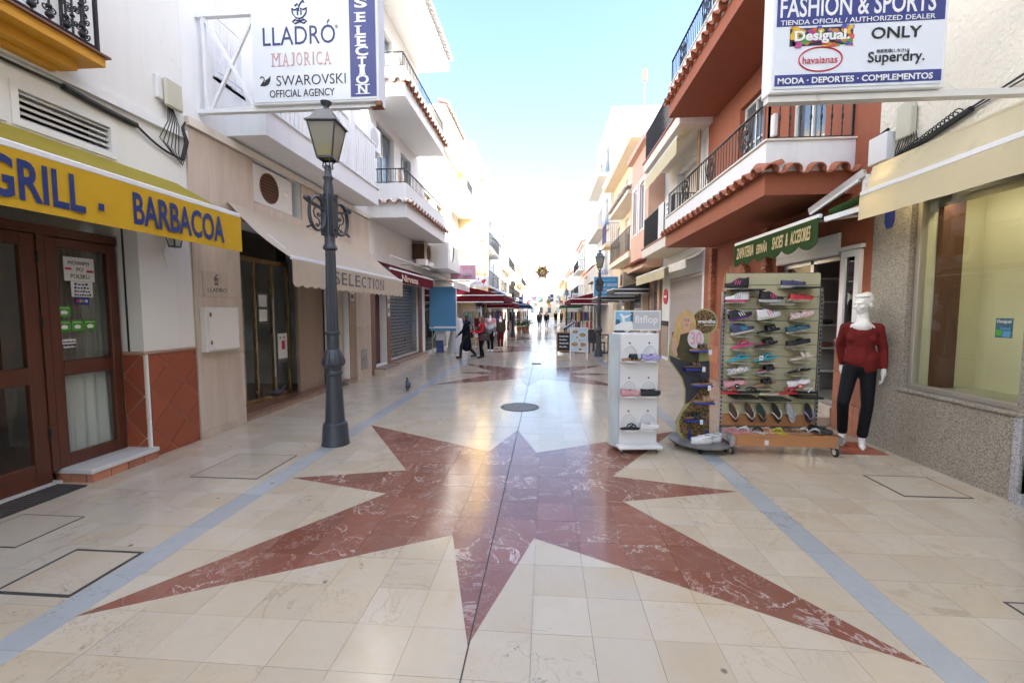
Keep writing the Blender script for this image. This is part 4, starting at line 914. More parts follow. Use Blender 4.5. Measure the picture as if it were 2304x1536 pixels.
# ================================================================== white house with scooped balconies
b4 = thing('scooped_balcony_house', 'white house whose balcony parapet has U shaped iron cut-outs', 'building', (LX, 18.5, 0))
m = MB(); facade(m, LX, 1, 15.202, 22, 0, 8.6, [(15.6, 19.0, .1, 2.5), (15.8, 16.7, 4.2, 6.0), (17.5, 18.5, 4.2, 6.0), (16.0, 17.0, 6.8, 8.0)], .2); m.box(-11, LX-.2, 15.202, 22, 0, 8.6); m.build('wall', white_wall, b4)
MB().box(LX-.18, LX-.19, 15.6, 19.0, .1, 2.5).build('shop_window', glass_dark, b4)
for a, b, c, d in ((15.8, 16.7, 4.2, 6.0), (17.5, 18.5, 4.2, 6.0), (16.0, 17.0, 6.8, 8.0)): window(b4, LX-.08, 1, a, b, c, d, yellow_wall, nv=2)
m = MB(); m.box(LX, -3.4, 15.0, 19.9, 3.15, 3.35); m.box(LX, -3.4, 15.0, 15.1, 3.35, 4.05)
def scoop(y): # height of the parapet with U cut-outs
    for c in (15.75, 17.3, 18.85):
        d = abs(y-c)
        if d < .48: return 3.42+.62*(d/.48)**4
    return 4.05
ys = [15.1+.04*i for i in range(121)]
for a, b in zip(ys[:-1], ys[1:]):
    za, zb_ = scoop(a), scoop(b); m.add([(-3.4,a,3.35),(-3.4,b,3.35),(-3.4,b,zb_),(-3.4,a,za),(-3.5,a,3.35),(-3.5,b,3.35),(-3.5,b,zb_),(-3.5,a,za)], [(0,1,2,3),(4,7,6,5),(3,2,6,7)])
bb = m.build('balcony', white_wall, b4, recalc=False)
for c in (15.75, 17.3, 18.85):
    g = MB(); g.tube([(-3.45, c-.48+.04*i, scoop(c-.48+.04*i)+.02) for i in range(25)], .012, 5); g.bar((-3.45, c-.5, 4.07), (-3.45, c+.5, 4.07), .03, .02)
    for i in range(8): y = c-.42+.12*i; g.cyl((-3.45, y, scoop(y)), (-3.45, y, 4.06), .007, .007, 5)
    g.build('grille', black_iron, bb)
bb = MB().box(LX, -3.69, 20.2, 22, 6.3, 7.4).build('balcony', white_wall, b4); MB().box(-3.70, -3.66, 20.5, 21.8, 7.42, 7.8).build('grille', black_iron, bb)
rf = MB().box(-11, -3.5, 15.21, 18.7, 8.6, 8.8).box(-11, -3.9, 18.7, 21.9, 8.6, 8.8).build('roof', white_wall, b4); tile_row(rf, (-3.4, 15.25), (-3.4, 18.7), (1, 0), 8.86, terracotta_white, .2, .4, mat2=terracotta)
# blue shop blind and its awning
bs = thing('blue_blind', 'sky blue canvas blind hanging across the pavement beyond the grilled boutique', 'blind', (-3.75, 15.75, .95)); n = 12; vs = []
for d in (0, .006):
    for i in range(n+1):
        for j in range(7): vs.append((-4.28+.99*i/n, 15.75+d+.03*math.sin(j*.9+i*.3), 2.55-1.5*j/6))
M_ = 7*(n+1); fs = []
for i in range(n):
    for j in range(6): a = 7*i+j; fs += [(a, a+1, a+8, a+7), (M_+a, M_+a+7, M_+a+8, M_+a+1)]
MB().add(vs, fs).build('cloth', blue_cloth, bs, sm=80); MB().box(-4.30, -3.27, 15.74, 15.77, 1.02, 1.09).build('bottom_bar', white_metal, bs); MB().box(-4.28, -3.29, 15.75, 15.757, .92, 1.02).build('hem', blue_cloth, bs)
MB().cyl((-3.28, 15.76, .0), (-3.28, 15.76, 2.75), .02).build('post', white_metal, bs)
awning('striped_awning', 'pale awning fixed above the sky blue blind', 1, LX, 3.0, -3.3, 2.72, .22, 15.3, 18.6, white_cloth, None)
def hang_sign(name, label, u0, v0, u1, v1, Y, mat, th=.12):
    r_ = rectY(u0, v0, u1, v1, Y); t = thing(name, label, 'sign', ((r_[0][0]+r_[1][0])/2, Y, r_[0][2]))
    MB().box(r_[0][0]-.03, r_[1][0]+.03, Y+.003, Y+th, r_[0][2]-.03, r_[2][2]+.03).build('case', white_metal, t); P = on_panel(*r_); patch(P, 0, 1, 0, 1, mat, t, 0, .002, 'face'); return t, P
pk, P = hang_sign('boutique_sign', 'faded pink lightbox sign projecting beside the scooped balcony', 1015, 597, 1069, 627, 17.2, mk('pink_face', (.72, .36, .48), .4, .1, 4)); wtext(P, '~~~~~~~~', .1, .9, .35, .75, mk('pale_pink', (.74, .55, .62), .5), pk)
MB().box(-3.25, -2.95, 17.0, 17.15, 3.05, 3.12).build('lamp', steel, pk); m_ = MB().bar((LX, 17.25, 2.86), (-3.0, 17.25, 2.86), .05, .05).build('bracket', rusty_white, pk)
fs_, P = hang_sign('boutique_sign', 'white FASHION lightbox sign with red flower hanging below the pink sign', 1053, 622, 1096, 645, 19.2, sign_white); wtext(P, '~~~~', .15, .6, .68, .95, mk('purple_ink', (.25, .08, .3), .5), fs_); wtext(P, 'FASHION', .04, .66, .22, .52, mk('purple_ink', (.25, .08, .3), .5), fs_)
patch(P, 0, 0, 0, 0, red_ink, fs_, .003, poly=circle(.80, .5, .10, .18)); patch(P, 0, 0, 0, 0, red_ink, fs_, .003, poly=circle(.88, .62, .06, .14)); patch(P, .81, .83, .05, .4, red_ink, fs_, .003)
# clothes outside
def hanger_stand(label, x, y, tops, group):
    t = thing('clothes_stand', label, 'clothes rack', (x, y, 0), 0, group)
    MB().cyl((x-.3, y, 0), (x-.3, y, 1.0), .012).cyl((x+.3, y, 0), (x+.3, y, 1.0), .012).cyl((x-.32, y, 1.0), (x+.32, y, 1.0), .012).bar((x-.3, y-.2, .02), (x-.3, y+.2, .02), .03, .02).bar((x+.3, y-.2, .02), (x+.3, y+.2, .02), .03, .02).build('frame', steel, t)
    for k, (z0, z1, w_, mt) in enumerate(tops):
        MB().prism([(-w_, z0), (w_, z0), (w_*.95, z1-.08), (w_*1.5, z1-.35), (w_*1.6, z1-.25), (w_*.9, z1), (.04, z1+.02), (-.04, z1+.02), (-w_*.9, z1), (-w_*1.6, z1-.25), (-w_*1.5, z1-.35), (-w_*.95, z1-.08)] if z1 > .7 else [(-w_, z0), (-.01, z0), (0, z1-.15), (.01, z0), (w_, z0), (w_*.8, z1), (-w_*.8, z1)], (x, y-.05-.02*k, 0), (1,0,0), (0,0,1), (0, .05, 0)).build('garment', mt, t)
hanger_stand('child outfit of white top and checked trousers hung below the blue blind', -3.95, 16.0, [(.55, .98, .16, white_cloth), (.08, .56, .15, mk('blue_check', (.05, .08, .2), .8, .9, 60))], None)
wc = thing('white_dress_form', 'tall white cloth draped stand behind the woman in the dark coat', 'dress stand', (-3.55, 17.2, 0))
m = MB(); n = 20; prof = [(.42, 0), (.36, .4), (.27, .9), (.2, 1.25), (.17, 1.36), (.02, 1.38)]; vs = []
for r, z in prof:
    for i in range(n): q = r*(1+.06*math.sin(5*2*PI*i/n)); vs.append((-3.55+q*math.cos(2*PI*i/n), 17.2+q*math.sin(2*PI*i/n), z))
m.add(vs, [(k*n+i, k*n+(i+1) % n, (k+1)*n+(i+1) % n, (k+1)*n+i) for k in range(len(prof)-1) for i in range(n)]+[tuple(range((len(prof)-1)*n, len(prof)*n))]).build('cloth', white_cloth, wc, sm=80)
gw = thing('grid_display', 'white wire grid display panel behind the two women', 'display', (-3.3, 18.6, 0)); m = MB()
for i in range(12): m.cyl((-3.9+.1*i, 18.6, .1), (-3.9+.1*i, 18.6, 1.85), .005, .005, 4)
for i in range(18): m.cyl((-3.9, 18.6, .12+.1*i), (-2.8, 18.6, .12+.1*i), .005, .005, 4)
m.build('wire_grid', white_metal, gw)['kind'] = 'stuff'; MB().box(-3.92, -3.9, 18.58, 18.62, 0, 1.86).box(-2.8, -2.78, 18.58, 18.62, 0, 1.86).build('frame', white_metal, gw)
for i in range(8): MB().box(-3.82+.25*(i % 4), -3.64+.25*(i % 4), 18.55, 18.59, .5+.5*(i//4), .85+.5*(i//4)).build('garment', [navy_cloth, white_cloth, burg_cloth, grey_in][(i*3+i//4) % 4], gw)

# ================================================================== fashion store, right foreground
RX = 4.05
c1 = thing('fashion_store', 'granite fronted fashion store with rough white plaster above, right foreground', 'building', (RX, 2, 0))
WN = (3.98, 5.20, .78, 2.92); DO = (2.6, 3.90, 0, 2.92)
m = MB(); facade(m, RX, -1, -40, 5.75, 0, 3.15, [WN, DO], .22); m.box(RX+.22, 10.5, 5.2, 5.75, 0, 3.15); m.box(RX+.22, 10.5, -40, 2.6, 0, 3.15); m.box(5.4, 10.5, 2.6, 5.2, 0, 3.15); m.box(RX+.22, 5.4, 2.6, 5.2, 2.92, 3.15); m.box(RX+.22, 5.4, 3.98, 5.2, 0, .775); m.build('granite_wall', granite, c1)
m = MB(); facade(m, RX+.005, -1, -40, 5.748, 3.152, 12.6, [], .1); m.box(RX+.105, 10.5, -40, 5.748, 3.152, 12.6); m.build('plaster_wall', rough_plaster, c1)
MB().box(RX-.025, RX+.21, 3.93, 5.24, .745, .779).build('sill', granite, c1, bevel=.006)
MB().box(RX-.002, RX-.02, 3.91, 3.975, .0, .744).box(RX-.03, RX+.2, 3.86, 3.93, 0, .10).build('pier_edge', granite_grey, c1)
wf = MB(); f = .055
for a in ((3.985, 5.195, .782, .782+f), (3.985, 5.195, 2.86, 2.915), (3.985, 3.985+f, .782+f, 2.86), (5.195-f, 5.195, .782+f, 2.86)): wf.box(RX+.06, RX+.14, *a)
wf = wf.build('shop_window', alu_tan, c1, bevel=.006); MB().box(RX+.095, RX+.105, 3.985+f, 5.195-f, .782+f, 2.86).build('pane', gl, wf)
MB().box(RX+.002, RX+.2, 3.90, 3.93, .0, 2.9).build('door_frame', alu_tan, c1); MB().box(RX+.16, RX+.17, 2.61, 3.9, 0.02, 2.9).build('door_glass', glass_dark, c1)
olive = mk('olive_panel', (.66, .62, .42), .6, .08, 2)
MB().box(4.78, 4.82, 3.99, 5.19, .80, 2.9).build('backdrop', olive, c1); MB().box(4.16, 4.78, 5.165, 5.195, .80, 2.9).build('side_lining', olive, c1); MB().box(4.30, 4.52, 5.10, 5.16, .80, 2.9).build('brown_panel', mk('brown_panel', (.12, .05, .03), .5, .15, 2, stretch=(4, 4, .4)), c1)
MB().box(4.27, 5.38, 3.99, 5.19, .77, .80).build('display_floor', mk('display_floor', (.36, .33, .24), .4, .1, 2), c1)
m = MB(); yc = 4.12
for y in (3.96, 4.28): m.box(4.40, 4.48, y-.03, y+.03, .8, 2.35)
m.tube([(4.44, 4.12+.16*math.cos(PI*i/10), 2.35+.16*math.sin(PI*i/10)) for i in range(11)], .035, 6); m.build('arch_frame', mk('pale_olive', (.62, .58, .42), .5), c1)
t_, P = notice('poster_sticker', 'small colourful sticker poster inside the fashion store window', 'poster', [Vector(p) for p in ((RX+.09, onX(2240, 740, RX+.09).y, onX(2260, 760, RX+.09).z), (RX+.09, onX(2279, 740, RX+.09).y, onX(2260, 760, RX+.09).z), (RX+.09, onX(2240, 740, RX+.09).y, onX(2260, 716, RX+.09).z))], mk('teal_print', (.03, .10, .14), .5, .9, 30))
wtext(P, 'Desigual', .1, .9, .72, .92, white_ink, t_); patch(P, .05, .4, .1, .4, gsm, t_); patch(P, .45, .9, .05, .35, blue_cloth, t_); wtext(P, '~~~~~~~', .3, .9, .42, .55, blue_cloth, t_)
al = thing('alarm_plaque', 'blue hexagonal alarm plaque on the granite just below the cream awning', 'plaque', (RX, 5.47, 2.6)); MB().prism([(-.07, .04), (-.04, -.03), (.04, -.03), (.07, .04), (.07, .16), (-.07, .16)], (RX-.002, 5.50, 2.66), (0, -1, 0), (0, 0, 1), (-.01, 0, 0)).build('plate', navy_ink, al)
ca = awning('cream_awning', 'cream rolled awning above the granite store window', -1, 3.70, 3.26, 3.60, 2.98, .27, 1.5, 5.33, cream_cloth, None, None, sag=.0, arms=False)
MB().box(3.70, RX-.001, 1.5, 5.33, 3.262, 3.285).build('cover_board', cream_cloth, ca); MB().box(3.62, 3.70, 5.30, 5.36, 2.93, 3.2).build('end_bracket', white_metal, ca)
tl = thing('light_bar', 'grey metal light bar reaching from the cream awning towards the green one', 'light bar', (3.55, 5.7, 2.95)); MB().bar((3.62, 5.32, 3.22), (3.50, 6.12, 2.96), .06, .10).build('housing', alu, tl, bevel=.008); MB().bar((3.585, 5.36, 3.15), (3.47, 6.05, 2.92), .03, .03).build('tube', white_plastic, tl)
bx = thing('junction_box', 'white meter box on the rough plaster beside the orange house', 'box', (RX, 5.6, 3.4)); MB().box(RX-.14, RX, 5.44, 5.72, 3.40, 3.72).build('case', white_plastic, bx, bevel=.01); MB().cyl((RX-.08, 5.74, 3.72), (RX-.08, 5.5, 3.76), .018).build('conduit', black_rubber, bx)
bx = thing('junction_box', 'beige arched junction box on the rough white plaster', 'box', (RX, 5.3, 3.6)); MB().prism([(-.1, 0), (.1, 0), (.1, .3), (.06, .38), (-.02, .40), (-.1, .36)], (RX-.08, 5.30, 3.58), (0, -1, 0), (0, 0, 1), (.08, 0, 0)).build('cover', grey_plastic, bx, bevel=.012)
pth = [(sagged((RX-.03, 5.7, 3.30), (RX-.03, 5.1, 3.36), 6, -.02), .025), (sagged((RX-.035, 5.3, 3.42), (RX-.035, 4.55, 3.56), 10, .0), .032), (sagged((RX-.03, 4.6, 3.57), (RX-.03, 3.3, 3.80), 8, .01), .010), (sagged((RX-.03, 4.6, 3.55), (RX-.03, 3.3, 3.72), 8, .01), .007)]
for k in range(8): pth.append(([(RX-.05, 5.36-.03*k, 3.60), (RX-.07, 5.38-.04*k, 3.50), (RX-.05, 5.42-.02*k, 3.42), (RX-.05, 5.6-.05*k, 3.36), (RX-.04, 5.7, 3.30)], .006))
for k in range(14): pth.append(([(RX-.036+.035*math.cos(a), 5.25-.045*k+.01*a, 3.43+.012*k+.035*math.sin(a)) for a in [2*PI*i/8 for i in range(9)]], .006))
cable_thing('thick coil of black cables along the top of the cream awning', pth)
MB().box(4.285, 4.297, 3.99, 5.16, 2.775, 2.915).build('lamp_pelmet', alu_tan, c1); ws = thing('window_lamp', 'warm strip lamp lighting the fashion store window display from above', 'lamp', (4.32, 4.6, 2.84)); MB().box(4.30, 4.36, 4.02, 5.16, 2.85, 2.90).build('housing', white_metal, ws); MB().box(4.31, 4.35, 4.04, 5.14, 2.835, 2.849).build('tube', emit('warm_tube', (1, .88, .62), 9), ws)
al_ = thing('awning_lamp', 'lit floodlight tucked behind the cream awning near its far end', 'lamp', (3.86, 5.12, 2.98)); MB().box(3.82, 4.04, 5.02, 5.22, 3.06, 3.12).build('housing', alu, al_); MB().box(3.74, 3.92, 5.04, 5.20, 3.045, 3.058).build('lens', emit('warm_lens', (1, .80, .45), 9), al_)
# projecting sign
SY2 = 3.95
sg2 = thing('fashion_sign', 'projecting white and blue FASHION & SPORTS lightbox sign of the fashion store', 'sign', (2.55, SY2, 3.48))
x0 = onY(1742, 150, SY2).x; x1 = onY(2118, 150, SY2).x; zb = onY(1930, 195, SY2).z; zt = 4.75
MB().box(x0-.03, x1+.03, SY2+.002, SY2+.15, zb-.03, zt).build('case', white_metal, sg2, bevel=.008); MB().box(x0, x1, SY2-.006, SY2+.001, zb, zt-.02).build('face', sign_white, sg2)
MB().bar((x0-.02, SY2+.08, zb-.06), (RX, SY2+.08, zb-.06), .08, .05).bar((x1+.03, SY2+.08, 4.34), (RX, SY2+.08, 4.34), .06, .05).build('bracket', rusty_white, sg2)
SP2 = SY2-.0062
def band(v0, v1, mt):
    z1_ = onY(1930, v0, SY2).z if v0 > -50 else zt-.03; MB().box(x0+.004, x1-.004, SP2-.003, SP2, onY(1930, v1, SY2).z, z1_).build('blue_band', mt, sg2)
band(-100, 54, navy_ink); band(164, 189, navy_ink)
def t2(s_, u0, v0, u1, v1, mt, **kw): return stext(s_, u0, v0, u1, v1, mt, SP2-.0035, sg2, **kw)
t2('FASHION & SPORTS', 1757, -12, 2106, 33, white_ink, bold=.012); t2('TIENDA OFICIAL / AUTHORIZED DEALER', 1757, 39, 2104, 50, white_ink)
t2('ONLY', 1961, 60, 2074, 86, black_ink, bold=.012); t2('Superdry.', 1953, 115, 2080, 146, black_ink, bold=.008); t2('極度乾燥(しなさい)', 1972, 110, 2046, 119, grey_ink); t2('MODA · DEPORTES · COMPLEMENTOS', 1750, 170, 2098, 184, white_ink, bold=.02)
r_ = rectY(1777, 60, 1919, 105, SP2); P = on_panel(*r_); rr = random.Random(3); cols_ = [mk('print_%d' % i, c_, .5) for i, c_ in enumerate([(.62, .10, .05), (.70, .45, .03), (.10, .30, .06), (.06, .08, .35), (.45, .05, .25), (.55, .20, .04), (.02, .02, .03)])]
patch(P, 0, 1, .05, .95, cols_[6], sg2, .0005)
for i in range(60):
    a, b = rr.random(), rr.random(); s_ = rr.uniform(.03, .08); patch(P, 0, 0, 0, 0, cols_[(i*5) % 6], sg2, .001+.0001*i, .0008, 'colour_splash', poly=[(min(1.02, max(-.02, a+s_*rr.uniform(.6, 1.3)*math.cos(k))), min(1.06, max(-.04, b+2.6*s_*rr.uniform(.6, 1.2)*math.sin(k)))) for k in [2*PI*j/8 for j in range(8)]])
stext('Desigual.', 1788, 68, 1912, 98, white_ink, SP2-.009, sg2, bold=.03)
m = MB(); r_ = rectY(1797, 107, 1894, 161, SP2); P = on_panel(*r_); m.tube([P(.5+.5*math.cos(2*PI*i/40), .5+.5*math.sin(2*PI*i/40), .003) for i in range(40)], .006, 5, True).build('oval', red_ink, sg2); t2('havaianas', 1806, 127, 1884, 143, red_ink)

# ================================================================== orange house
QX = 4.10
c2 = thing('orange_house', 'orange rendered house with tile edged balcony above the shoe shop', 'building', (QX, 8.7, 0))
DR2 = (6.42, 8.05, 0, 2.75); AR = (9.15, 9.95, 0.9, 2.35)
m = MB(); facade(m, QX, -1, 5.752, 11.6, 0, 12.8, [DR2, AR, (6.9, 7.9, 3.5, 5.9), (8.8, 9.8, 3.5, 5.9)], .28); m.box(QX+.28, 10.5, 5.752, 6.42, 0, 12.8); m.box(QX+.28, 10.5, 8.05, 11.6, 0, 12.8); m.box(QX+.28, 10.5, 6.42, 8.05, 2.75, 12.8); m.box(6.3, 10.5, 6.42, 8.05, 0, 2.75); m.build('wall', orange_wall, c2)
# balcony 1 (tiled edge, white parapet, black rail), balcony 2 above
m = MB(); m.cyl((0,0,0), (0,0,.50), .008, .008, 6); m.sphere((0,0,.26), (.016, .016, .05), 8, 6); m.sphere((0,0,.36), (.012, .012, .02), 8, 6); m.sphere((0,0,.17), (.012, .012, .02), 8, 6); knob_bal = m.mesh('baluster'); smooth(knob_bal); knob_bal.materials.append(black_iron)
def medallion(parent, x, y, z, r=.21):
    m = MB(); C_ = Vector((x, y, z))
    m.tube([C_+Vector((0, r*.72*math.cos(2*PI*i/24), r*math.sin(2*PI*i/24))) for i in range(24)], .010, 5, True)
    for k in (-1, 1):
        for q in (-1, 1): m.tube(spiral(C_+Vector((0, .07*k, .09*q)), .075, 1.2*k*q, PI/2*q, (0,1,0), (0,0,1), 14), .007, 5)
        m.tube([C_+Vector((0, k*r*1.05, -.2)), C_+Vector((0, k*r*.95, -.05)), C_+Vector((0, k*r*1.15, .1)), C_+Vector((0, k*r*.95, .24))], .009, 5)
    m.tube([C_+Vector((0, -.1, -.12)), C_, C_+Vector((0, .1, .12))], .008, 5); m.tube([C_+Vector((0, .1, -.12)), C_, C_+Vector((0, -.1, .12))], .008, 5)
    m.build('medallion', black_iron, parent)
for zs, zf_, zt_, zr, ypos in ((3.22, 3.53, 3.93, 4.50, (7.0, 8.4, 9.8)), (6.33, 6.64, 7.0, 7.62, (7.2, 8.8, 10.2))):
    bm_ = MB().box(QX, 2.96, 6.23, 11.1, zs, zf_).build('balcony', orange_wall, c2)
    MB().box(2.96, 3.06, 6.23, 11.1, zf_+.001, zt_).box(QX, 3.06, 6.23, 6.33, zf_+.001, zt_).box(QX, 3.06, 11.0, 11.1, zf_+.001, zt_).build('parapet', cool_white, bm_); MB().box(2.93, 3.09, 6.20, 11.13, zt_+.001, zt_+.025).box(QX, 3.09, 6.20, 6.36, zt_+.001, zt_+.025).build('coping', pale_cream, bm_)
    tile_row(bm_, (2.83, 6.2), (2.83, 11.1), (-1, 0), zf_-.03, terracotta, .28, .38); tile_row(bm_, (2.9, 6.10), (QX, 6.10), (0, -1), zf_-.03, terracotta, .29, .38)
    railing(bm_, [(QX-.02, 6.28, 0), (3.01, 6.28, 0)], zt_+.02, zr, black_iron, .13, mesh=knob_bal); railing(bm_, [(3.01, 6.28, 0), (3.01, 11.05, 0)], zt_+.02, zr, black_iron, .115)
    for y in ypos: medallion(bm_, 3.01, y, (zt_+zr)/2+.03)
for a, b in ((6.9, 7.9), (8.8, 9.8)): window(c2, QX+.1, -1, a, b, 3.5, 5.9, white_paint, nv=2, nh=3, name='balcony_door')
wlp = thing('wall_lamp', 'white tubular wall lamp on the orange wall above the balcony', 'lamp', (QX, 8.3, 4.8)); MB().box(QX-.09, QX, 8.22, 8.38, 4.75, 5.15).build('shade', white_plastic, wlp, bevel=.02)
# shop door
sh = MB().box(QX-.03, QX+.12, 6.42, 8.05, 2.45, 2.74).build('shutter_box', white_metal, c2)
for k in range(3): MB().box(QX-.036, QX-.03, 6.44, 8.03, 2.47+.09*k, 2.54+.09*k).build('shutter_slat', white_metal, sh)
df = MB()
for a, b in ((6.43, 6.50), (7.18, 7.26), (7.97, 8.04)): df.box(QX+.1, QX+.16, a, b, .28, 2.44)
df.box(QX+.1, QX+.16, 6.5, 7.97, 2.38, 2.44); df.box(QX+.1, QX+.16, 6.5, 7.97, .28, .34); df = df.build('shop_door', alu, c2)
MB().box(QX+.125, QX+.132, 7.262, 7.968, .342, 2.378).build('pane', gl, df)
MB().box(6.25, 6.29, 6.43, 8.04, .1, 2.74).build('inner_wall', mk('inner_pale', (.30, .30, .31), .7, .1, 2), c2); MB().box(4.4, 6.24, 6.43, 8.04, .10, .27).build('inner_floor', mk('inner_tile', (.35, .33, .30), .4, .1, 3), c2)
MB().box(4.39, 6.24, 8.015, 8.045, .28, 2.74).build('inner_side_wall', MATS['inner_pale'], c2); ssh = thing('shoe_shelves', 'grey shelving with shoes inside the shoe shop door', 'shelves', (5.9, 7.2, .27)); 
for k in range(5): MB().box(5.9, 6.24, 6.5, 8.0, .6+.4*k, .62+.4*k).box(4.45, 5.88, 7.82, 8.01, .6+.4*k, .62+.4*k).build('shelf', white_metal, ssh)
for k in range(10): MB().sphere((4.6+.28*(k % 5), 7.9, .67+.4*(k % 4)), (.12, .05, .05), 8, 6).build('boxed_shoe', [dark_in, brown_marble, grey_in][k % 3], ssh, sm=True)
for k in range(2): MB().box(QX-.28+.28*k if k else QX-.02, QX+.28, 6.44, 8.03, 0, .14) 
st2 = MB().box(QX-.3, QX+.3, 6.44, 8.03, 0, .13).build('step', trav, c2, bevel=.004); MB().box(QX-.02, QX+.31, 6.44, 8.03, .131, .27).build('step', trav, c2, bevel=.004)
# narrow white casement, dado strips
window(c2, QX-.05, -1, 5.97, 6.33, 1.28, 2.46, white_paint, nv=1, fw=.085, name='casement', pmat=glass_dark)
MB().box(QX-.06, QX, 5.94, 6.36, 2.47, 2.52).build('lintel', white_paint, c2)
dd = MB().box(QX-.001, QX-.008, 5.753, 6.40, 0, 1.22).build('dado', mortar, c2)
for i in range(6):
    for j in range(3): MB().box(QX-.009, QX-.028, 5.757+.107*i, 5.757+.107*i+.101, .005+.405*j, .40+.405*j).build('tile', brick_m, dd)
MB().box(QX-.001, QX-.035, 5.753, 6.41, 1.222, 1.26).build('dado_cap', brick_m, c2)
dd = MB().box(QX-.001, QX-.008, 8.07, 11.58, 0, 1.22).build('dado', mortar, c2)
for i in range(13):
    for j in range(3): MB().box(QX-.009, QX-.028, 8.075+.27*i, 8.075+.27*i+.262, .005+.405*j, .40+.405*j).build('tile', brick_m, dd)
# brick arch
br = thing('brick_arch', 'brick arch framing the dark niche behind the shoe rack', 'arch', (QX, 9.55, 0)); yc = 9.55
for i in range(17):
    a = PI*(i+.5)/17; o = MB().box(-.045, .045, -.11, .11, -.05, .05).mesh('brick'); o.materials.append(brick_m); ob = link('brick', o, brick_m, br); ob.location = (-.06, .56*math.cos(a), 2.0+.56*math.sin(a)); ob.rotation_euler = (a, 0, 0)
for s_ in (-1, 1):
    for k in range(10): ob = link('brick', o, brick_m, br); ob.location = (-.06, s_*.56, 1.93-.115*k); ob.rotation_euler = (0, 0, 0)
for k in range(28):
    for y in (8.35, 10.95): MB().box(QX-.1, QX-.001, y-.1+(.03 if k % 2 else 0), y+.1, 1.26+.068*k, 1.318+.068*k).build('quoin_brick', brick_m, c2)
MB().box(QX+.24, QX+.27, 9.16, 9.94, .92, 2.34).build('niche_window', pane_m, c2)
ga = awning('shoe_shop_awning', 'dark green scalloped awning with ZAPATERIA ESPAÑA SHOES lettering over the shoe rack', -1, QX-.02, 3.0, 3.40, 2.83, .37, 5.72, 8.12, green_cloth, None, (.085, .42), white_metal)
XG = 3.370; gold = mk('gold_ink', (.62, .50, .25), .6)
for s_, ya_, yb_ in (('ZAPATERIA', 8.0, 7.38), ('ESPAÑA', 7.28, 6.95), ('SHOES', 6.80, 6.50), ('&', 6.44, 6.38), ('ACCESORIES', 6.32, 5.86)): lettering(s_, (XG, ya_, 2.56), (XG, yb_, 2.56), (XG, ya_, 2.74), gold, ga, shear=.25, bold=.012)
rn = thing('awning_roller', 'dark rolled awning tube between the cream and green awnings', 'awning tube', (3.75, 5.5, 2.8)); MB().cyl((3.5, 5.7, 2.86), (3.75, 5.36, 3.0), .045).build('roll', green_cloth, rn); MB().bar((3.45, 5.72, 2.78), (3.72, 5.36, 2.86), .05, .06).build('arm', white_metal, rn)
t_, P = notice('door_sign', 'tiny red and white sign above the shoe shop shutter', 'sign', ((QX-.04, 7.55, 2.76), (QX-.04, 7.25, 2.76), (QX-.04, 7.55, 2.88)), white_ink); wtext(P, '~~~~~~~', .1, .9, .3, .75, red_ink, t_)

# ================================================================== white house with black balcony railings
c3 = thing('black_railing_house', 'white house with two black railed balconies beside the orange house', 'building', (QX, 13.6, 0))
m = MB(); facade(m, QX, -1, 11.602, 15.6, 0, 6.6, [(11.75, 14.7, 0, 2.7), (12.4, 14.2, 3.75, 5.9)], .3); m.box(QX+.3, 10.5, 11.602, 15.6, 0, 6.6); m.box(5.4, 10.5, 11.602, 15.6, 6.6, 9.2); m.build('wall', cool_white, c3)
shp = MB().box(QX+.2, QX+.22, 12.4, 14.2, 3.76, 5.9).build('roller_shutter', pale_cream, c3)
for k in range(21): MB().box(QX+.19, QX+.2, 12.41, 14.19, 3.78+.1*k, 3.865+.1*k).build('slat', pale_cream, shp)
gr = MB().box(QX+.02, QX+.06, 11.76, 14.69, 2.6, 2.68).box(QX+.02, QX+.06, 11.76, 14.69, .01, .05).build('folding_grille', mk('pinkish_metal', (.62, .55, .52), .5), c3)
bme = MB().box(-.012, .012, -.014, .014, .051, 2.6).mesh('grille_bar'); bme.materials.append(MATS['pinkish_metal'])
for i in range(34): ob = link('grille_bar', bme, None, gr); ob.location = Vector((QX+.04, 11.80+.087*i, 0))-offs(gr)
gx_ = MB()
for i in range(17):
    for z in (.5, 1.3, 2.1): gx_.bar((QX+.015, 11.80+.174*i, z-.08), (QX+.015, 11.97+.174*i, z+.08), .006, .02).bar((QX+.012, 11.97+.174*i, z-.08), (QX+.012, 11.80+.174*i, z+.08), .006, .02)
gx_.build('lattice', MATS['pinkish_metal'], gr)['kind'] = 'stuff'
MB().box(QX+.24, QX+.28, 11.76, 14.69, 0, 2.69).build('shop_window', pane_m, c3)
bc = MB().box(QX, 3.3, 11.75, 15.3, 3.45, 3.72).build('balcony', pale_cream, c3); MB().box(3.27, 3.33, 11.7, 15.33, 3.721, 3.76).build('edge', mk('edge_brown', (.30, .10, .07), .6), bc)
railing(bc, [(QX, 11.8, 0), (3.36, 11.8, 0), (3.36, 15.25, 0)], 3.76, 4.72, black_iron, .07, r=.014)
bc2 = MB().box(QX, 3.3, 11.35, 15.3, 6.3, 6.57).build('balcony', pale_cream, c3); MB().box(3.26, 3.34, 11.3, 15.33, 6.571, 6.62).build('edge', MATS['edge_brown'], bc2); railing(bc2, [(QX, 11.4, 0), (3.36, 11.4, 0), (3.36, 15.25, 0)], 6.62, 7.6, black_iron, .085, r=.012)
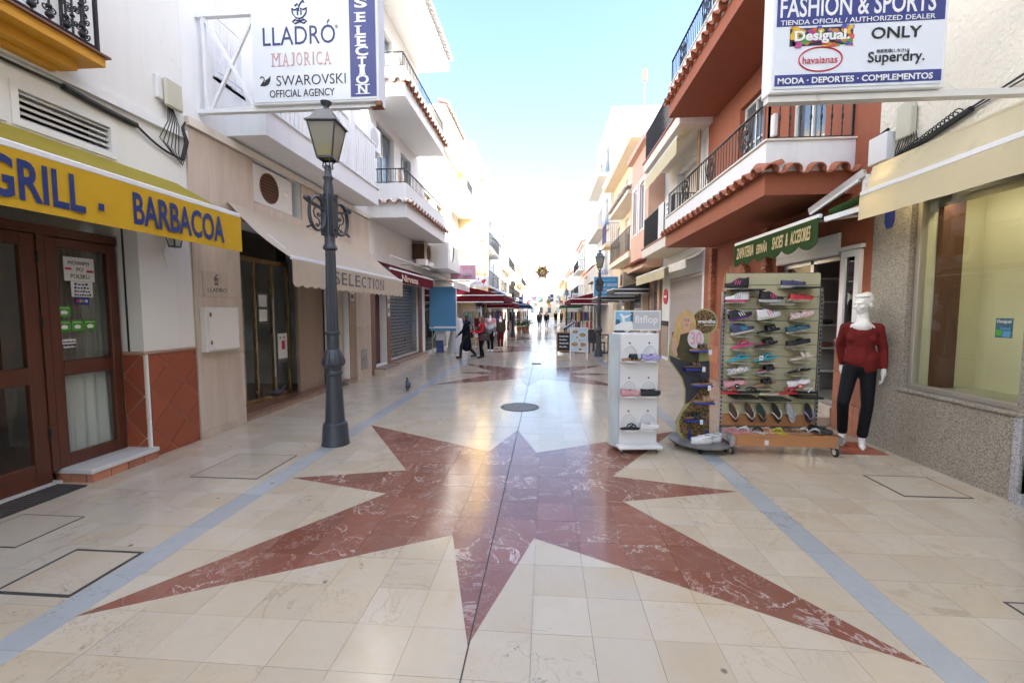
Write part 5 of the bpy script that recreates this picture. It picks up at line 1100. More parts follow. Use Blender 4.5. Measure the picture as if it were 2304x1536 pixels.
for (y0, y1, z0), lb in (((12.75, 13.35, 3.75), 'large blank white banner hung on the black balcony railing'), ((12.05, 12.62, 3.95), 'smaller notice sheet with dark writing on the black balcony railing')):
    t_, P = notice('balcony_banner', lb, 'banner', ((3.335, y1, z0), (3.335, y0, z0), (3.335, y1, 4.75)), paper)
    if y0 < 12.5: patch(P, .3, .6, .6, .64, grey_ink, t_); patch(P, .25, .55, .42, .46, grey_ink, t_); wtext(P, '~~~~~~~~', .2, .8, .75, .85, grey_ink, t_)
awning('balcony_blind', 'cream scalloped blind under the upper black railed balcony', -1, 3.75, 6.28, 3.36, 6.12, .42, 11.7, 15.2, cream_cloth, None, (.05, .25), sag=.01)
awning('shop_awning', 'cream fringed awning beyond the folding grille', -1, QX, 3.2, 3.55, 2.95, .30, 13.3, 17.3, cream_cloth, None, (.04, .16)); awning('shop_awning', 'pale awning over the folding grille below the orange balcony', -1, QX, 3.25, 3.65, 2.98, .18, 11.65, 13.2, pale_cream)
fc = curtain('folded_blind', 3.9, 11.62, 11.78, 4.75, 6.25, mk('brown_canvas', (.36, .22, .14), .8), None, .02, 2); tag(fc, 'tied brown and white blind in the corner of the upper balcony', 'blind')
rs = thing('drinks_sign', 'round red drinks sign on the wall beside the folding grille', 'sign', (QX-.02, 15.1, 2.0)); MB().cyl((QX-.03, 15.12, 2.15), (QX-.002, 15.12, 2.15), .26, .26, 24).build('disc', red_ink, rs); MB().box(QX-.036, QX-.031, 14.95, 15.28, 2.11, 2.18).build('print', white_ink, rs)
pt = MB().box(QX-.004, QX-.02, 14.75, 15.55, .12, 1.15).build('tiled_pier', mk('pattern_tile', (.40, .32, .26), .5, .9, 26), c3); MB().box(QX-.003, QX-.03, 14.75, 15.55, 1.152, 1.32).build('pier_band', black_ink, c3)

# ================================================================== narrow salmon house
salmon = mk('salmon_render', (.66, .42, .32), .75, .08, 1.2, .1, 50)
c4 = thing('salmon_house', 'narrow salmon house with tall white framed window between white and cream houses', 'building', (3.55, 17.1, 0))
m = MB(); facade(m, 3.55, -1, 15.602, 18.6, 3.3, 7.6, [(16.2, 17.0, 4.7, 6.4), (17.5, 18.2, 4.7, 6.4)], .2); m.box(3.75, 10.5, 15.602, 18.6, 3.3, 7.6); m.box(QX+.25, 10.5, 15.602, 18.6, 0, 3.3); m.build('wall', salmon, c4)
for a, b in ((16.2, 17.0), (17.5, 18.2)): window(c4, 3.6, -1, a, b, 4.7, 6.4, white_paint, nv=2, sill=.06); MB().box(3.53, 3.549, a-.12, b+.12, 6.4, 6.55).box(3.53, 3.549, a-.12, a, 4.6, 6.4).box(3.53, 3.549, b, b+.12, 4.6, 6.4).build('surround', white_paint, c4)
cn = MB().box(3.35, 3.6, 15.6, 18.65, 7.6, 7.75).box(3.4, 10.5, 15.6, 18.65, 7.751, 7.9).build('cornice', salmon, c4)
tile_row(MB().box(3.4, QX, 15.62, 18.55, 3.2, 3.298).build('skirt_slab', salmon, c4), (3.25, 15.62), (3.25, 18.55), (-1, 0), 3.42, terracotta, .21, .34)
MB().box(QX+.2, QX+.22, 15.7, 18.5, .1, 3.0).build('shop_window', pane_m, c4); MB().box(QX+.1, QX+.2, 16.4, 16.7, 0, 3.29).box(QX+.1, QX+.2, 17.6, 17.9, 0, 3.29).build('pier', salmon, c4)
a4 = thing('air_conditioner', 'beige air conditioner beside the blue steak house sign', 'air conditioner', (3.5, 18.8, 2.7)); MB().box(3.25, QX+.2, 18.62, 19.3, 2.65, 3.3).build('case', mk('aged_metal', (.42, .34, .24), .6, .15, 6), a4, bevel=.02); MB().box(3.24, 3.252, 18.75, 19.2, 2.75, 3.2).build('grille', mk('fan_dark', (.07, .035, .02), .8, .3, 9), a4)
# ================================================================== cream house with tiled canopies
c5 = thing('cream_house', 'cream house with long iron balcony and small tiled canopies', 'building', (QX, 22.8, 0))
m = MB(); facade(m, QX, -1, 18.602, 27, 0, 8.8, [(19.5, 20.6, 4.4, 6.3), (22, 23.1, 4.4, 6.3), (24.6, 25.7, 4.4, 6.3), (19.5, 20.4, 7.1, 8.3), (22.4, 23.2, 7.1, 8.3), (24.9, 25.7, 7.1, 8.3), (19, 22.4, 0, 2.6), (23, 26.6, 0, 2.6)], .25); m.box(QX+.25, 10.5, 18.602, 27, 0, 8.8); m.build('wall', cream_wall, c5)
for a, b, c, d in ((19.5, 20.6, 4.4, 6.3), (22, 23.1, 4.4, 6.3), (24.6, 25.7, 4.4, 6.3), (19.5, 20.4, 7.1, 8.3), (22.4, 23.2, 7.1, 8.3), (24.9, 25.7, 7.1, 8.3)): window(c5, QX+.1, -1, a, b, c, d, white_paint, nv=2, shutter=.4)
for a, b in ((19, 22.4), (23, 26.6)): MB().box(QX+.2, QX+.22, a, b, 0, 2.6).build('shop_window', pane_m, c5)
bb = MB().box(QX, 3.5, 18.8, 24.2, 3.95, 4.2).build('balcony', pale_cream, c5); railing(bb, [(QX, 18.85, 0), (3.54, 18.85, 0), (3.54, 24.15, 0)], 4.2, 5.25, iron, .12); MB().box(3.46, 3.52, 18.78, 24.22, 4.201, 4.24).build('edge', terracotta, bb)
bb = MB().box(QX, 3.4, 18.7, 24.0, 6.55, 6.72).build('canopy', pale_cream, c5); tile_row(bb, (3.28, 18.7), (3.28, 24), (-1, 0), 6.8, terracotta_white, .22, .4); tile_row(bb, (3.35, 18.6), (QX, 18.6), (0, -1), 6.8, terracotta_white, .2, .3)
bb = MB().box(QX, 3.35, 25.0, 26.6, 5.3, 5.5).build('balcony', cream_wall, c5); railing(bb, [(QX, 25.05, 0), (3.4, 25.05, 0), (3.4, 26.55, 0)], 5.5, 6.6, navy_ink, .12)
rf = MB().box(QX, 3.5, 18.6, 27.1, 8.8, 8.95).box(QX, 10.5, 18.6, 27.1, 8.8, 9.0).build('roof', cream_wall, c5); tile_row(rf, (3.4, 18.6), (3.4, 27.1), (-1, 0), 9.02, terracotta_white, .25, .4)
sk, P = hang_sign('restaurant_sign', 'sky blue STEAK HOUSE SEAFOOD FISH & MORE sign behind the far lamp post', 1337, 623, 1390, 666, 20, mk('sky_blue_face', (.06, .30, .55), .4, .05, 3)); wtext(P, 'STEAK HOUSE', .1, .97, .50, .66, white_ink, sk, bold=.02); wtext(P, 'SEAFOOD, FISH', .2, .9, .30, .42, white_ink, sk); wtext(P, '& MORE...', .35, .75, .14, .24, white_ink, sk); wtext(P, '~~~~~~~~~~', .12, .9, .78, .88, mk('pale_blue', (.25, .45, .62), .5), sk)
for a, b, x, z, lb in ((17.6, 19.6, 2.75, 2.55, 'nearer'), (20.3, 24.5, 2.6, 2.35, 'further')):
    awning('terrace_awning', lb+' dark edged terrace awning under the steak house sign', -1, QX, z+.35, x, z, .16, a, b, mk('charcoal_canvas', (.05, .045, .04), .8), None, None, white_metal, side=True)
# ================================================================== tall white house, right
c6 = thing('tall_white_house', 'tall white blank gabled block rising behind the cream house', 'building', (3.9, 30, 0))
m = MB(); facade(m, 3.9, -1, 27.002, 34, 0, 13.8, [(28, 29.2, z, z+1.6) for z in (4.2, 7.2, 10.4)]+[(31, 32.2, z, z+1.6) for z in (4.2, 7.2, 10.4)], .2); m.box(4.1, 13, 27.002, 34, 0, 13.8); m.build('wall', white_wall, c6)
for z in (4.2, 7.2, 10.4):
    for y in (28, 31): window(c6, 4.0, -1, y, y+1.2, z, z+1.6, white_paint, nv=2)
    MB().box(3.9, 3.2, 27.3, 33.6, z-.5, z-.3).box(3.3, 3.2, 27.3, 33.6, z-.299, z+.4).build('balcony', pale_cream, c6)
MB().cyl((6.2, 29, 13.8), (6.2, 29, 17.0), .03).box(6.05, 6.35, 28.97, 29.03, 16.2, 16.9).build('mast', mk('mast_red', (.5, .15, .12), .6), c6)

# ================================================================== houses further up the street
WALLS = {'white': white_wall, 'cool': cool_white, 'cream': cream_wall, 'pale': pale_cream, 'yellow': yellow_wall, 'orange': orange_wall, 'salmon': salmon}
def far_house(side, X, y0, y1, h, wall, label, floors=2, balc=True, roof=True, z1=3.2):
    nx = -side; t = thing('street_house', label, 'building', (X, (y0+y1)/2, 0), 0, 'houses further up the street'); w_ = WALLS[wall]
    n = max(1, int((y1-y0)/2.6)); dy = (y1-y0)/n; fh = (h-z1)/max(1, floors); wins = []; holes = []
    for f in range(floors):
        for i in range(n):
            c = y0+dy*(i+.5); q = (c-.5, c+.5, z1+fh*f+.35, z1+fh*f+min(fh-.35, 2.3)); wins.append((q, f)); holes.append(q)
    shops = [(y0+dy*i+.25, y0+dy*(i+1)-.25, .05, 2.5) for i in range(n)]
    m = MB(); facade(m, X, nx, y0, y1, 0, h, holes+shops, .2); m.box(X-nx*.2, X-nx*7, y0, y1, 0, h); m.build('wall', w_, t)
    for q, f in wins: window(t, X-nx*.08, nx, *q, white_paint, nv=2)
    for q in shops: MB().box(X-nx*.17, X-nx*.19, *q).build('shop_window', pane_m, t)
    if balc:
        for f in range(floors):
            b = MB().box(X, X+nx*.75, y0+.4, y1-.4, z1+fh*f-.05, z1+fh*f+.12).build('balcony', w_, t); xx = X+nx*.7
            m = MB(); m.bar((xx, y0+.45, z1+fh*f+1.05), (xx, y1-.45, z1+fh*f+1.05), .04, .03); m.bar((X, y0+.45, z1+fh*f+1.05), (xx, y0+.45, z1+fh*f+1.05), .04, .03); m.build('rail', black_iron, b)
            k = int((y1-y0-.9)/.2)
            me = MB().cyl((0,0,0), (0,0,.92), .011, .011, 4).mesh('baluster'); me.materials.append(black_iron)
            for i in range(k+1): ob = link('baluster', me, None, b, Vector((xx, y0+.45+(y1-y0-.9)*i/k, z1+fh*f+.12))-offs(b))
            for i in range(4): ob = link('baluster', me, None, b, Vector((X+nx*.7*(i+.5)/4, y0+.45, z1+fh*f+.12))-offs(b))
    if roof:
        r_ = MB().box(X+nx*.35, X-nx*7, y0-.02, y1+.02, h+.002, h+.16).build('roof', w_, t); tile_row(r_, (X+nx*.45, y0), (X+nx*.45, y1), (nx, 0), h+.22, terracotta_white if side < 0 else terracotta, .3, .5)
    return t
y5 = far_house(-1, -3.6, 22.02, 27.2, 10.1, 'yellow', 'tall yellow house with drainpipe beyond the scooped balcony house', 2, False, False, 3.4)
MB().cyl((-4.0, 23.4, 10.1), (-4.0, 23.4, 10.5), .12).cyl((-4.0, 23.4, 10.5), (-4.0, 23.4, 10.57), .3).build('chimney_cap', terracotta, y5)
MB().cyl((-3.5, 25.2, 0.2), (-3.5, 25.2, 9.3), .06).build('drainpipe', yellow_wall, y5); 
cg = MB(); 
for i in range(7): cg.cyl((-4.3+.11*i, 21.4, 5.05), (-4.3+.11*i, 21.4, 5.6), .012, .012, 5)
cg.bar((-4.4, 21.4, 5.6), (-3.6, 21.4, 5.6), .03, .03); cg.build('terrace_rail', white_metal, y5)
for a in ((27.2, 34, 8.2, 'white', 'white three storey house after the tall yellow house', 2, -4.3), (34, 41, 7.0, 'cool', 'white two storey house behind the navy awning', 1, -4.3), (41, 50, 8.4, 'pale', 'pale house with iron balconies far up the left side', 2, -4.2), (50, 62, 6.6, 'white', 'low white house far up the left side', 1, -4.3), (62, 78, 8.0, 'cream', 'cream house far up the left side', 2, -4.2), (78, 100, 7.2, 'white', 'farthest white house on the left side', 1, -4.0)):
    far_house(-1, a[6], a[0]+.002, a[1], a[2], a[3], a[4], a[5])
for a in ((34, 44, 4.9, 'cream', 'low cream house with small windows behind the burgundy awning', 1, 4.1, False), (44, 52, 8.4, 'pale', 'pale three storey house with balconies far up the right side', 2, 4.0, True), (52, 63, 6.6, 'white', 'white house far up the right side', 1, 4.0, True), (63, 78, 7.4, 'pale', 'pale blank fronted house far up the right side', 1, 3.9, False), (78, 100, 6.8, 'yellow', 'farthest yellow house on the right side', 1, 3.4, True)):
    far_house(1, a[6], a[0]+.002, a[1], a[2], a[3], a[4], a[5], a[7])
eh = thing('end_house', 'row of houses closing the far end of the street', 'building', (1, 118, 0))
MB().box(-9, -1.5, 112, 122, 0, 7.5).build('wall', white_wall, eh); MB().box(-1.5, 3, 116, 124, 0, 9).build('wall', pale_cream, eh); MB().box(3, 10, 110, 122, 0, 8).build('wall', yellow_wall, eh)
for i in range(8):
    for z in (1.2, 4.2): MB().box(-8.2+2.2*i, -7.3+2.2*i, (111.9 if not 3 <= i <= 4 else 115.9) if i < 5 else 109.9, 111.99 if i < 5 and not 3 <= i <= 4 else (115.99 if i < 5 else 109.99), z, z+1.5).build('window', pane_m, eh)
# awnings further up
for lb, sd_, Xw, Xf, zw, zf_, y0, y1, cl in (('nearest burgundy awning on the left beyond the pink sign', 1, -4.3, -1.95, 2.95, 2.42, 20.2, 25.6, burg_cloth), ('second burgundy awning on the left behind the first', 1, -4.3, -1.95, 2.75, 2.18, 26.2, 32, burg_cloth), ('navy blue awning on the left with white edges', 1, -4.2, -1.35, 2.95, 2.2, 34, 42, navy_cloth),
        ('burgundy awning with white edges on the right of the street', -1, 4.0, 1.6, 3.05, 2.45, 27.5, 36, burg_cloth), ('far red awning on the left', 1, -4.2, -1.6, 2.9, 2.3, 47, 54, burg_cloth), ('far green awning on the right', -1, 3.9, 1.7, 2.9, 2.3, 46, 54, green_cloth)):
    awning('street_awning', lb, sd_, Xw, zw, Xf, zf_, .32, y0, y1, cl, None, None, white_metal, 'awnings further up the street', side=True)
# shop goods under the far awnings
rr = random.Random(5); GC = [mk('goods_%d' % i, c_, .7, .2, 8) for i, c_ in enumerate([(.5, .08, .08), (.08, .12, .35), (.6, .55, .5), (.05, .05, .05), (.5, .32, .1), (.12, .3, .2), (.55, .25, .35)])]
def goods_rack(x, y, label, n=10, w_=.9):
    t = thing('goods_rack', label, 'rack', (x, y, 0), 0, 'racks of goods under the awnings'); m = MB()
    for sx in (-1, 1): m.bar((x+sx*w_/2, y, 0), (x+sx*w_/2, y, 1.75), .04, .04, (1,0,0)); m.bar((x+sx*w_/2, y-.25, .03), (x+sx*w_/2, y+.25, .03), .04, .04)
    m.bar((x-w_/2, y, 1.72), (x+w_/2, y, 1.72), .04, .04); m.build('frame', white_metal, t)
    for i in range(n):
        a = x-w_/2+.06+(w_-.12)*(i % 5)/4; z = .35 if i >= 5 else 1.0; q = rr.uniform(.05, .085)
        MB().add([(a-q,y-.1,z),(a+q,y-.1,z),(a+q,y+.1,z),(a-q,y+.1,z),(a-q*.8,y-.03,z+.6),(a+q*.8,y-.03,z+.6),(a+q*.8,y+.03,z+.6),(a-q*.8,y+.03,z+.6)], [(0,3,2,1),(4,5,6,7),(0,1,5,4),(1,2,6,5),(2,3,7,6),(3,0,4,7)]).build('garment', rr.choice(GC), t)
for x, y, lb in ((-3.6, 21.2, 'rack of garments under the nearest burgundy awning'), (-2.7, 22.6, 'rack of souvenirs at the outer edge of the nearest burgundy awning'), (-3.2, 27.5, 'rack of garments under the second burgundy awning'), (-2.6, 30, 'rack of goods beside the far left lamp post'), (2.4, 29, 'souvenir rack under the right burgundy awning'), (2.9, 31.5, 'rack of bags under the right burgundy awning'), (2.2, 33.5, 'outermost rack under the right burgundy awning'), (-2.6, 37, 'rack under the navy awning'), (2.6, 48, 'rack under the far green awning'), (-2.7, 50, 'rack under the far red awning')): goods_rack(x, y, lb)
sn, P = hang_sign('shop_sign', 'curved white hanging sign far up the left side', 1178, 660, 1192, 674, 46, sign_white); wtext(P, '~~~~', .2, .8, .35, .6, grey_ink, sn)
sn, P = hang_sign('shop_sign', 'blue vertical sign far up the right side', 1238, 662, 1245, 678, 70, blue_ink); wtext(P, '~~~~', .2, .8, .35, .6, white_ink, sn)
sn, P = hang_sign('shop_sign', 'white projecting signboard in mid distance on the left', 1196, 662, 1208, 678, 55, sign_white); wtext(P, '~~~~', .2, .8, .35, .6, red_ink, sn)
sn, P = hang_sign('shop_sign', 'white lamp shaped signboard in mid distance on the right', 1266, 655, 1284, 668, 45, sign_white); wtext(P, '~~~~', .2, .8, .35, .6, grey_ink, sn)
for i, (u0, v0, u1, v1, Y_, c_, s_, lb) in enumerate(((1168, 668, 1176, 682, 40, 'navy_ink', '~~~~', 'small navy sign in mid distance on the left above the potted plants'), (1186, 676, 1194, 684, 60, 'red_ink', '~~~~', 'tiny red sign far up the left side'), (1200, 682, 1209, 689, 66, 'goods_4', '~~~~', 'tiny brown sign far up the left side'), (1210, 668, 1217, 680, 85, 'goods_5', '~~~~', 'tiny green sign near the far end of the street'), (1250, 672, 1257, 684, 62, 'sign_acrylic', '~~~~', 'tiny white sign far up the right side'), (1259, 676, 1266, 690, 50, 'goods_0', '~~~~', 'small red sign in mid distance on the right'), (1288, 660, 1300, 672, 38, 'sign_acrylic', '~~~~', 'white sign above the burgundy awning on the right'), (1233, 684, 1240, 692, 90, 'goods_4', '~~~~', 'farthest small orange sign on the right'))):
    sn, P = hang_sign('shop_sign', lb, u0, v0, u1, v1, Y_, MATS.get(c_) or mk(c_, (.5, .3, .1))); wtext(P, s_, .15, .85, .3, .7, white_ink if c_ != 'sign_acrylic' else red_ink, sn)
# potted plants
leaf_m = mk('leaf_green', (.05, .10, .03), .5, .3, 9, orand=.1); pot_m = mk('clay_pot', (.40, .16, .07), .8, .15, 6)
def potted(x, y, h, label):
    t = thing('potted_plant', label, 'plant', (x, y, 0), 0, 'potted plants under the navy awning'); MB().lathe([(.13, 0), (.2, .35), (.22, .36), (.22, .4), (.17, .4)], 16, (x, y, 0)).build('pot', pot_m, t, sm=True); m = MB(); q = random.Random(int(x*100+y))
    for i in range(90):
        a = q.uniform(0, 6.28); e_ = q.uniform(.3, 1.4); L = h*q.uniform(.4, 1); b = Vector((x, y, .4)); d = Vector((math.cos(a)*math.cos(e_), math.sin(a)*math.cos(e_), math.sin(e_))); s_ = d.orthogonal().normalized()*.035; p = b+d*L*q.uniform(.3, .8); e2 = p+d*.25-Vector((0,0,.06))
        m.add([p, (p+e2)/2+s_, e2, (p+e2)/2-s_], [(0,1,2),(0,2,3)])
    m.build('foliage', leaf_m, t, recalc=False)
for x, y, h, lb in ((-2.1, 34.6, .8, 'tall potted palm nearest the navy awning'), (-1.75, 35.6, .5, 'orange potted plant at the outer edge of the navy awning'), (-1.55, 37.4, .7, 'bushy potted plant behind the orange one')): potted(x, y, h, lb)

# ================================================================== lamp posts
lg, t, p = nodes('frosted_lantern'); MATS['frosted_lantern'] = lg
tc = N(t, 'ShaderNodeTexCoord'); sx = N(t, 'ShaderNodeSeparateXYZ'); t.links.new(tc.outputs['Object'], sx.inputs[0]); nn = noise(t, tc.outputs['Object'], 9, 3)
k_ = mathn(t, 'ADD', sx.outputs[2], mathn(t, 'MULTIPLY', nn, .16)); cc = ramp(t, mathn(t, 'SUBTRACT', k_, 3.3), (.10, (.55, .42, .14)), (.28, (.50, .44, .22)), (.42, (.48, .46, .38))); t.links.new(cc, p.inputs['Base Color']); p.inputs['Roughness'].default_value = .35; p.inputs['Transmission Weight'].default_value = 0
trl = N(t, 'ShaderNodeBsdfTranslucent'); t.links.new(cc, trl.inputs[0]); mx = N(t, 'ShaderNodeMixShader'); mx.inputs[0].default_value = .45; t.links.new(p.outputs[0], mx.inputs[1]); t.links.new(trl.outputs[0], mx.inputs[2]); t.links.new(mx.outputs[0], t.nodes['Material Output'].inputs[0])
def make_lamp(label):
    T = thing('street_lamp', label, 'street lamp', (0, 0, 0), 0, 'cast iron street lamps')
    MB().lathe([(.168, 0), (.168, .02), (.160, .04), (.148, .24), (.14, .27), (.122, .28), (.118, .30)], 32).build('base', iron, T, sm=35, local=True)
    MB().lathe([(.115, .30), (.090, .86), (.106, .88), (.106, .91), (.097, .92), (.10, .96)], 32).build('shaft', iron, T, sm=35, local=True)
    MB().lathe([(.10, .96), (.134, 1.0), (.138, 1.04), (.108, 1.12), (.088, 1.17), (.080, 1.18)], 32, flute=(lambda z: .98 < z < 1.15, -.07)).build('bulb', iron, T, sm=25, local=True)
    MB().lathe([(.074, 1.18), (.072, 1.36), (.086, 1.37), (.086, 1.40), (.073, 1.41)], 24).build('neck_ring', iron, T, sm=35, local=True)
    MB().lathe([(.070, 1.41), (.058, 2.38)], 28, flute=(lambda z: True, -.12)).build('column', iron, T, sm=20, local=True)
    MB().lathe([(.06, 2.38), (.085, 2.40), (.08, 2.43), (.062, 2.46), (.062, 2.52)], 24).build('collar', iron, T, sm=35, local=True)
    m = MB(); m.cyl((0,0,2.5), (0,0,3.14), .062, .058, 20); m.box(-.05, .05, -.085, .085, 2.56, 3.04); m.lathe([(.058, 3.12), (.045, 3.2), (.062, 3.24), (.04, 3.28), (.04, 3.38)], 16)
    for z in (2.62, 2.98): m.cyl((0, -.10, z), (0, .10, z), .02, .02, 8)
    m.build('bracket_block', iron, T, sm=35, local=True)
    for s_ in (-1, 1):
        m = MB(); C_ = Vector((s_*.20, 0, 2.78))
        pts = [C_+Vector((s_*.125*math.cos(a), 0, .19*math.sin(a))) for a in [2*PI*i/28 for i in range(28)]]
        for dy in (-.012, .012): m.tube([p_+Vector((0, dy, 0)) for p_ in pts], .012, 6, True)
        m.bar((s_*.06, 0, 2.84), (s_*.36, 0, 2.90), .03, .028); m.sphere((s_*.37, 0, 2.92), .03, 8, 6); m.tube(spiral((s_*.335, 0, 2.915), .035, 1.1, 0, (1,0,0), (0,0,1), 12), .01, 5)
        m.tube([(s_*.22, 0, 2.86), (s_*.26, 0, 2.80), (s_*.24, 0, 2.74), (s_*.18, 0, 2.72), (s_*.16, 0, 2.67), (s_*.20, 0, 2.63)], .009, 5); m.tube(spiral((s_*.18, 0, 2.775), .03, 1.2*s_, 0, (1,0,0), (0,0,1), 12), .008, 5); m.tube(spiral((s_*.21, 0, 2.645), .026, -1.2*s_, 0, (1,0,0), (0,0,1), 12), .007, 5)
        m.tube(spiral((s_*.09, 0, 3.0), .035, 1.2*s_, PI/2, (1,0,0), (0,0,1), 12), .011, 5); m.tube(spiral((s_*.10, 0, 2.58), .035, -1.2*s_, PI/2, (1,0,0), (0,0,1), 12), .011, 5); m.bar((s_*.28, 0, 2.64), (s_*.36, 0, 2.60), .02, .02)
        m.build('scroll_bracket', iron, T, sm=40, local=True)
    # lantern
    ang = math.radians(62); zb, zt, rb, rt = 3.46, 3.84, .125, .225
    def cn(k, r, z): a = ang+PI/2*k; return Vector((r*math.cos(a), r*math.sin(a), z))
    m = MB()
    for k in range(4):
        m.bar(cn(k, rb, zb), cn(k, rt, zt), .016, .016, (0,0,1)); m.bar(cn(k, rb, zb), cn(k+1, rb, zb), .022, .022); m.bar(cn(k, rt, zt), cn(k+1, rt, zt), .02, .02); m.tube([cn(k, .035, 3.34), cn(k, .06, 3.36), cn(k, .05, 3.41), cn(k, rb*.8, 3.455)], .009, 5)
    fr_ = m.build('lantern_frame', iron, T, local=True)
    for k in range(4):
        a, b, c_, d = cn(k, rb-.003, zb+.01), cn(k+1, rb-.003, zb+.01), cn(k+1, rt-.004, zt-.008), cn(k, rt-.004, zt-.008); n_ = (b-a).cross(d-a).normalized()*.004
        MB().add([a, b, c_, d, a+n_, b+n_, c_+n_, d+n_], [(0,1,2,3),(4,7,6,5),(0,4,5,1),(1,5,6,2),(2,6,7,3),(3,7,4,0)]).build('lantern_pane', lg, fr_, local=True)
    m = MB(); vs = []; prof = [(.262, 3.842), (.262, 3.854), (.215, 3.88), (.11, 4.0), (.045, 4.03)]
    for r, z in prof: vs += [cn(k, r, z) for k in range(4)]
    m.add(vs, [(4*j+k, 4*j+(k+1) % 4, 4*j+4+(k+1) % 4, 4*j+4+k) for j in range(4) for k in range(4)]+[(3,2,1,0), (16,17,18,19)]); m.build('lantern_roof', mk('lamp_roof', (.12, .125, .13), .5, .2, 6), T, local=True)
    MB().lathe([(.03, 4.03), (.03, 4.06), (.062, 4.095), (.065, 4.115), (.05, 4.12)], 16).build('finial', iron, T, sm=40, local=True)
    return T
L1 = make_lamp('tall cast iron street lamp nearest the camera, standing on the left grey strip'); L1.location = (-2.60, 5.10, 0); L1.rotation_euler = (0, 0, math.radians(77))
for x, y, s_, lb in ((1.95, 15.9, .93, 'cast iron street lamp on the right in front of the blue steak house sign'), (-2.1, 28, .9, 'cast iron street lamp in the distance beside the second burgundy awning'), (1.95, 40, .9, 'far cast iron street lamp on the right side'), (-2.1, 52, .9, 'farthest cast iron street lamp on the left side')):
    copy_tree(L1, None, (x, y, 0), (0, 0, math.radians(60)), lb, (s_, s_, s_))
# ================================================================== hanging flower decoration
gold_p = mk('gold_petal', (.33, .30, .07), .5, .3, 12, bump=.4, bscale=30); red_p = mk('red_petal', (.28, .07, .05), .5, .3, 12, bump=.4, bscale=30)
def flower(x, y, z, s_, label):
    t = thing('flower_decoration', label, 'decoration', (x, y, z), 0, 'flower decorations strung over the street')
    for k in range(6):
        a = PI/6+PI/3*k+PI/6; d = Vector((math.cos(a), 0, math.sin(a))); e_ = Vector((-math.sin(a), 0, math.cos(a))); pts = [(.05, 0), (.16, .115), (.24, .10), (.45, 0), (.24, -.10), (.16, -.115)]
        top = [(d*p_[0]+e_*p_[1])*s_ for p_ in pts]; c_ = (d*.2)*s_; n = len(top); vs = top+[c_+Vector((0, -.09*s_, 0)), c_+Vector((0, .09*s_, 0))]
        MB().add(vs, [(i, (i+1) % n, n) for i in range(n)]+[((i+1) % n, i, n+1) for i in range(n)]).build('petal', gold_p, t, local=True)
        a += PI/6; d = Vector((math.cos(a), 0, math.sin(a))); MB().sphere(d*.22*s_+Vector((0, -.05*s_, 0)), (.085*s_, .08*s_, .085*s_), 8, 6).build('bud', red_p, t, sm=True, local=True)
    MB().sphere((0, -.10*s_, 0), .085*s_, 10, 8).build('centre', gold_p, t, sm=True, local=True)
    MB().cyl((-4.4-x, .02, .25), (4.3-x, .02, .35), .006, .006, 4).build('wire', mk('wire_grey', (.5, .5, .5), .5), t, local=True)
flower(-.19, 25, 3.89, 1.02, 'nearest star shaped flower decoration with golden petals over the street'); flower(.45, 62, 3.0, 1.0, 'small far flower decoration over the street'); flower(.9, 78, 3.6, 1.0, 'farthest flower decoration over the street')
# ================================================================== boards, tables, pigeons
ab = thing('menu_board', 'white framed menu board with pictures of dishes on the right pavement', 'menu board', (1.15, 14.8, 0)); yb = 14.72
P = on_panel((.86, yb, .30), (1.42, yb, .30), (.86, yb, 1.08)); MB().box(.84, 1.44, yb+.002, yb+.04, .28, 1.10).build('frame', white_metal, ab); patch(P, 0, 1, 0, 1, mk('pale_blue_print', (.50, .62, .70), .4), ab, 0, .001)
for x in (.86, 1.42): MB().bar((x, yb+.02, .28), (x, yb-.08, 0), .025, .025).bar((x, yb+.03, 1.05), (x, yb+.35, 0), .025, .025).build('leg', white_metal, ab)
for cx, cy, r, c_ in ((.28, .84, .22, (.5, .2, .1)), (.72, .70, .26, (.45, .22, .12)), (.25, .30, .26, (.5, .24, .12)), (.75, .28, .24, (.55, .12, .08)), (.4, .60, .12, (.5, .35, .3)), (.55, .48, .1, (.6, .45, .1)), (.6, .08, .16, (.5, .2, .12))):
    patch(P, 0, 0, 0, 0, white_ink, ab, .0015, .001, 'plate_print', circle(cx, cy, r, r*.48)); patch(P, 0, 0, 0, 0, spots('dish_%d' % int(cx*100+cy*10), c_, (.62, .50, .28), 34, .33, (.20, .22, .06)), ab, .003, .001, 'dish_print', circle(cx, cy, r*.82, r*.38))
cb = thing('chalkboard', 'black chalkboard in orange wooden frame behind the menu board', 'chalkboard', (.72, 16.9, 0)); yc = 16.9
MB().box(.48, .98, yc, yc+.03, .12, .80).build('board', mk('slate', (.02, .02, .022), .7, .3, 6), cb); w2 = mk('orange_wood', (.42, .20, .07), .5, .2, 4)
MB().box(.44, .48, yc-.005, yc+.035, 0, .84).box(.98, 1.02, yc-.005, yc+.035, 0, .84).box(.48, .98, yc-.005, yc+.035, .80, .84).box(.48, .98, yc-.005, yc+.035, .08, .12).build('frame', w2, cb); P = on_panel((.48, yc-.001, .12), (.98, yc-.001, .12), (.48, yc-.001, .8))
for k, s_ in enumerate(('~~~~~~~~', '~~~~~~', '~~~~~~~', '~~~~~')): wtext(P, s_, .15, .85-.1*(k % 2), .78-.2*k, .86-.2*k, white_ink, cb, .001)
ms = thing('menu_stand', 'black lectern menu stand leaning over the chalkboard', 'menu stand', (.85, 17.6, 0)); MB().bar((.78, 17.6, 0), (.78, 17.6, .95), .05, .05, (1,0,0)).bar((.62, 17.6, .02), (.95, 17.6, .02), .3, .03).build('post', black_iron, ms); MB().bar((.70, 17.55, .92), (1.16, 17.6, 1.22), .4, .04).build('top', black_iron, ms)
bw = mk('black_wicker', (.02, .02, .021), .7, .3, 30)
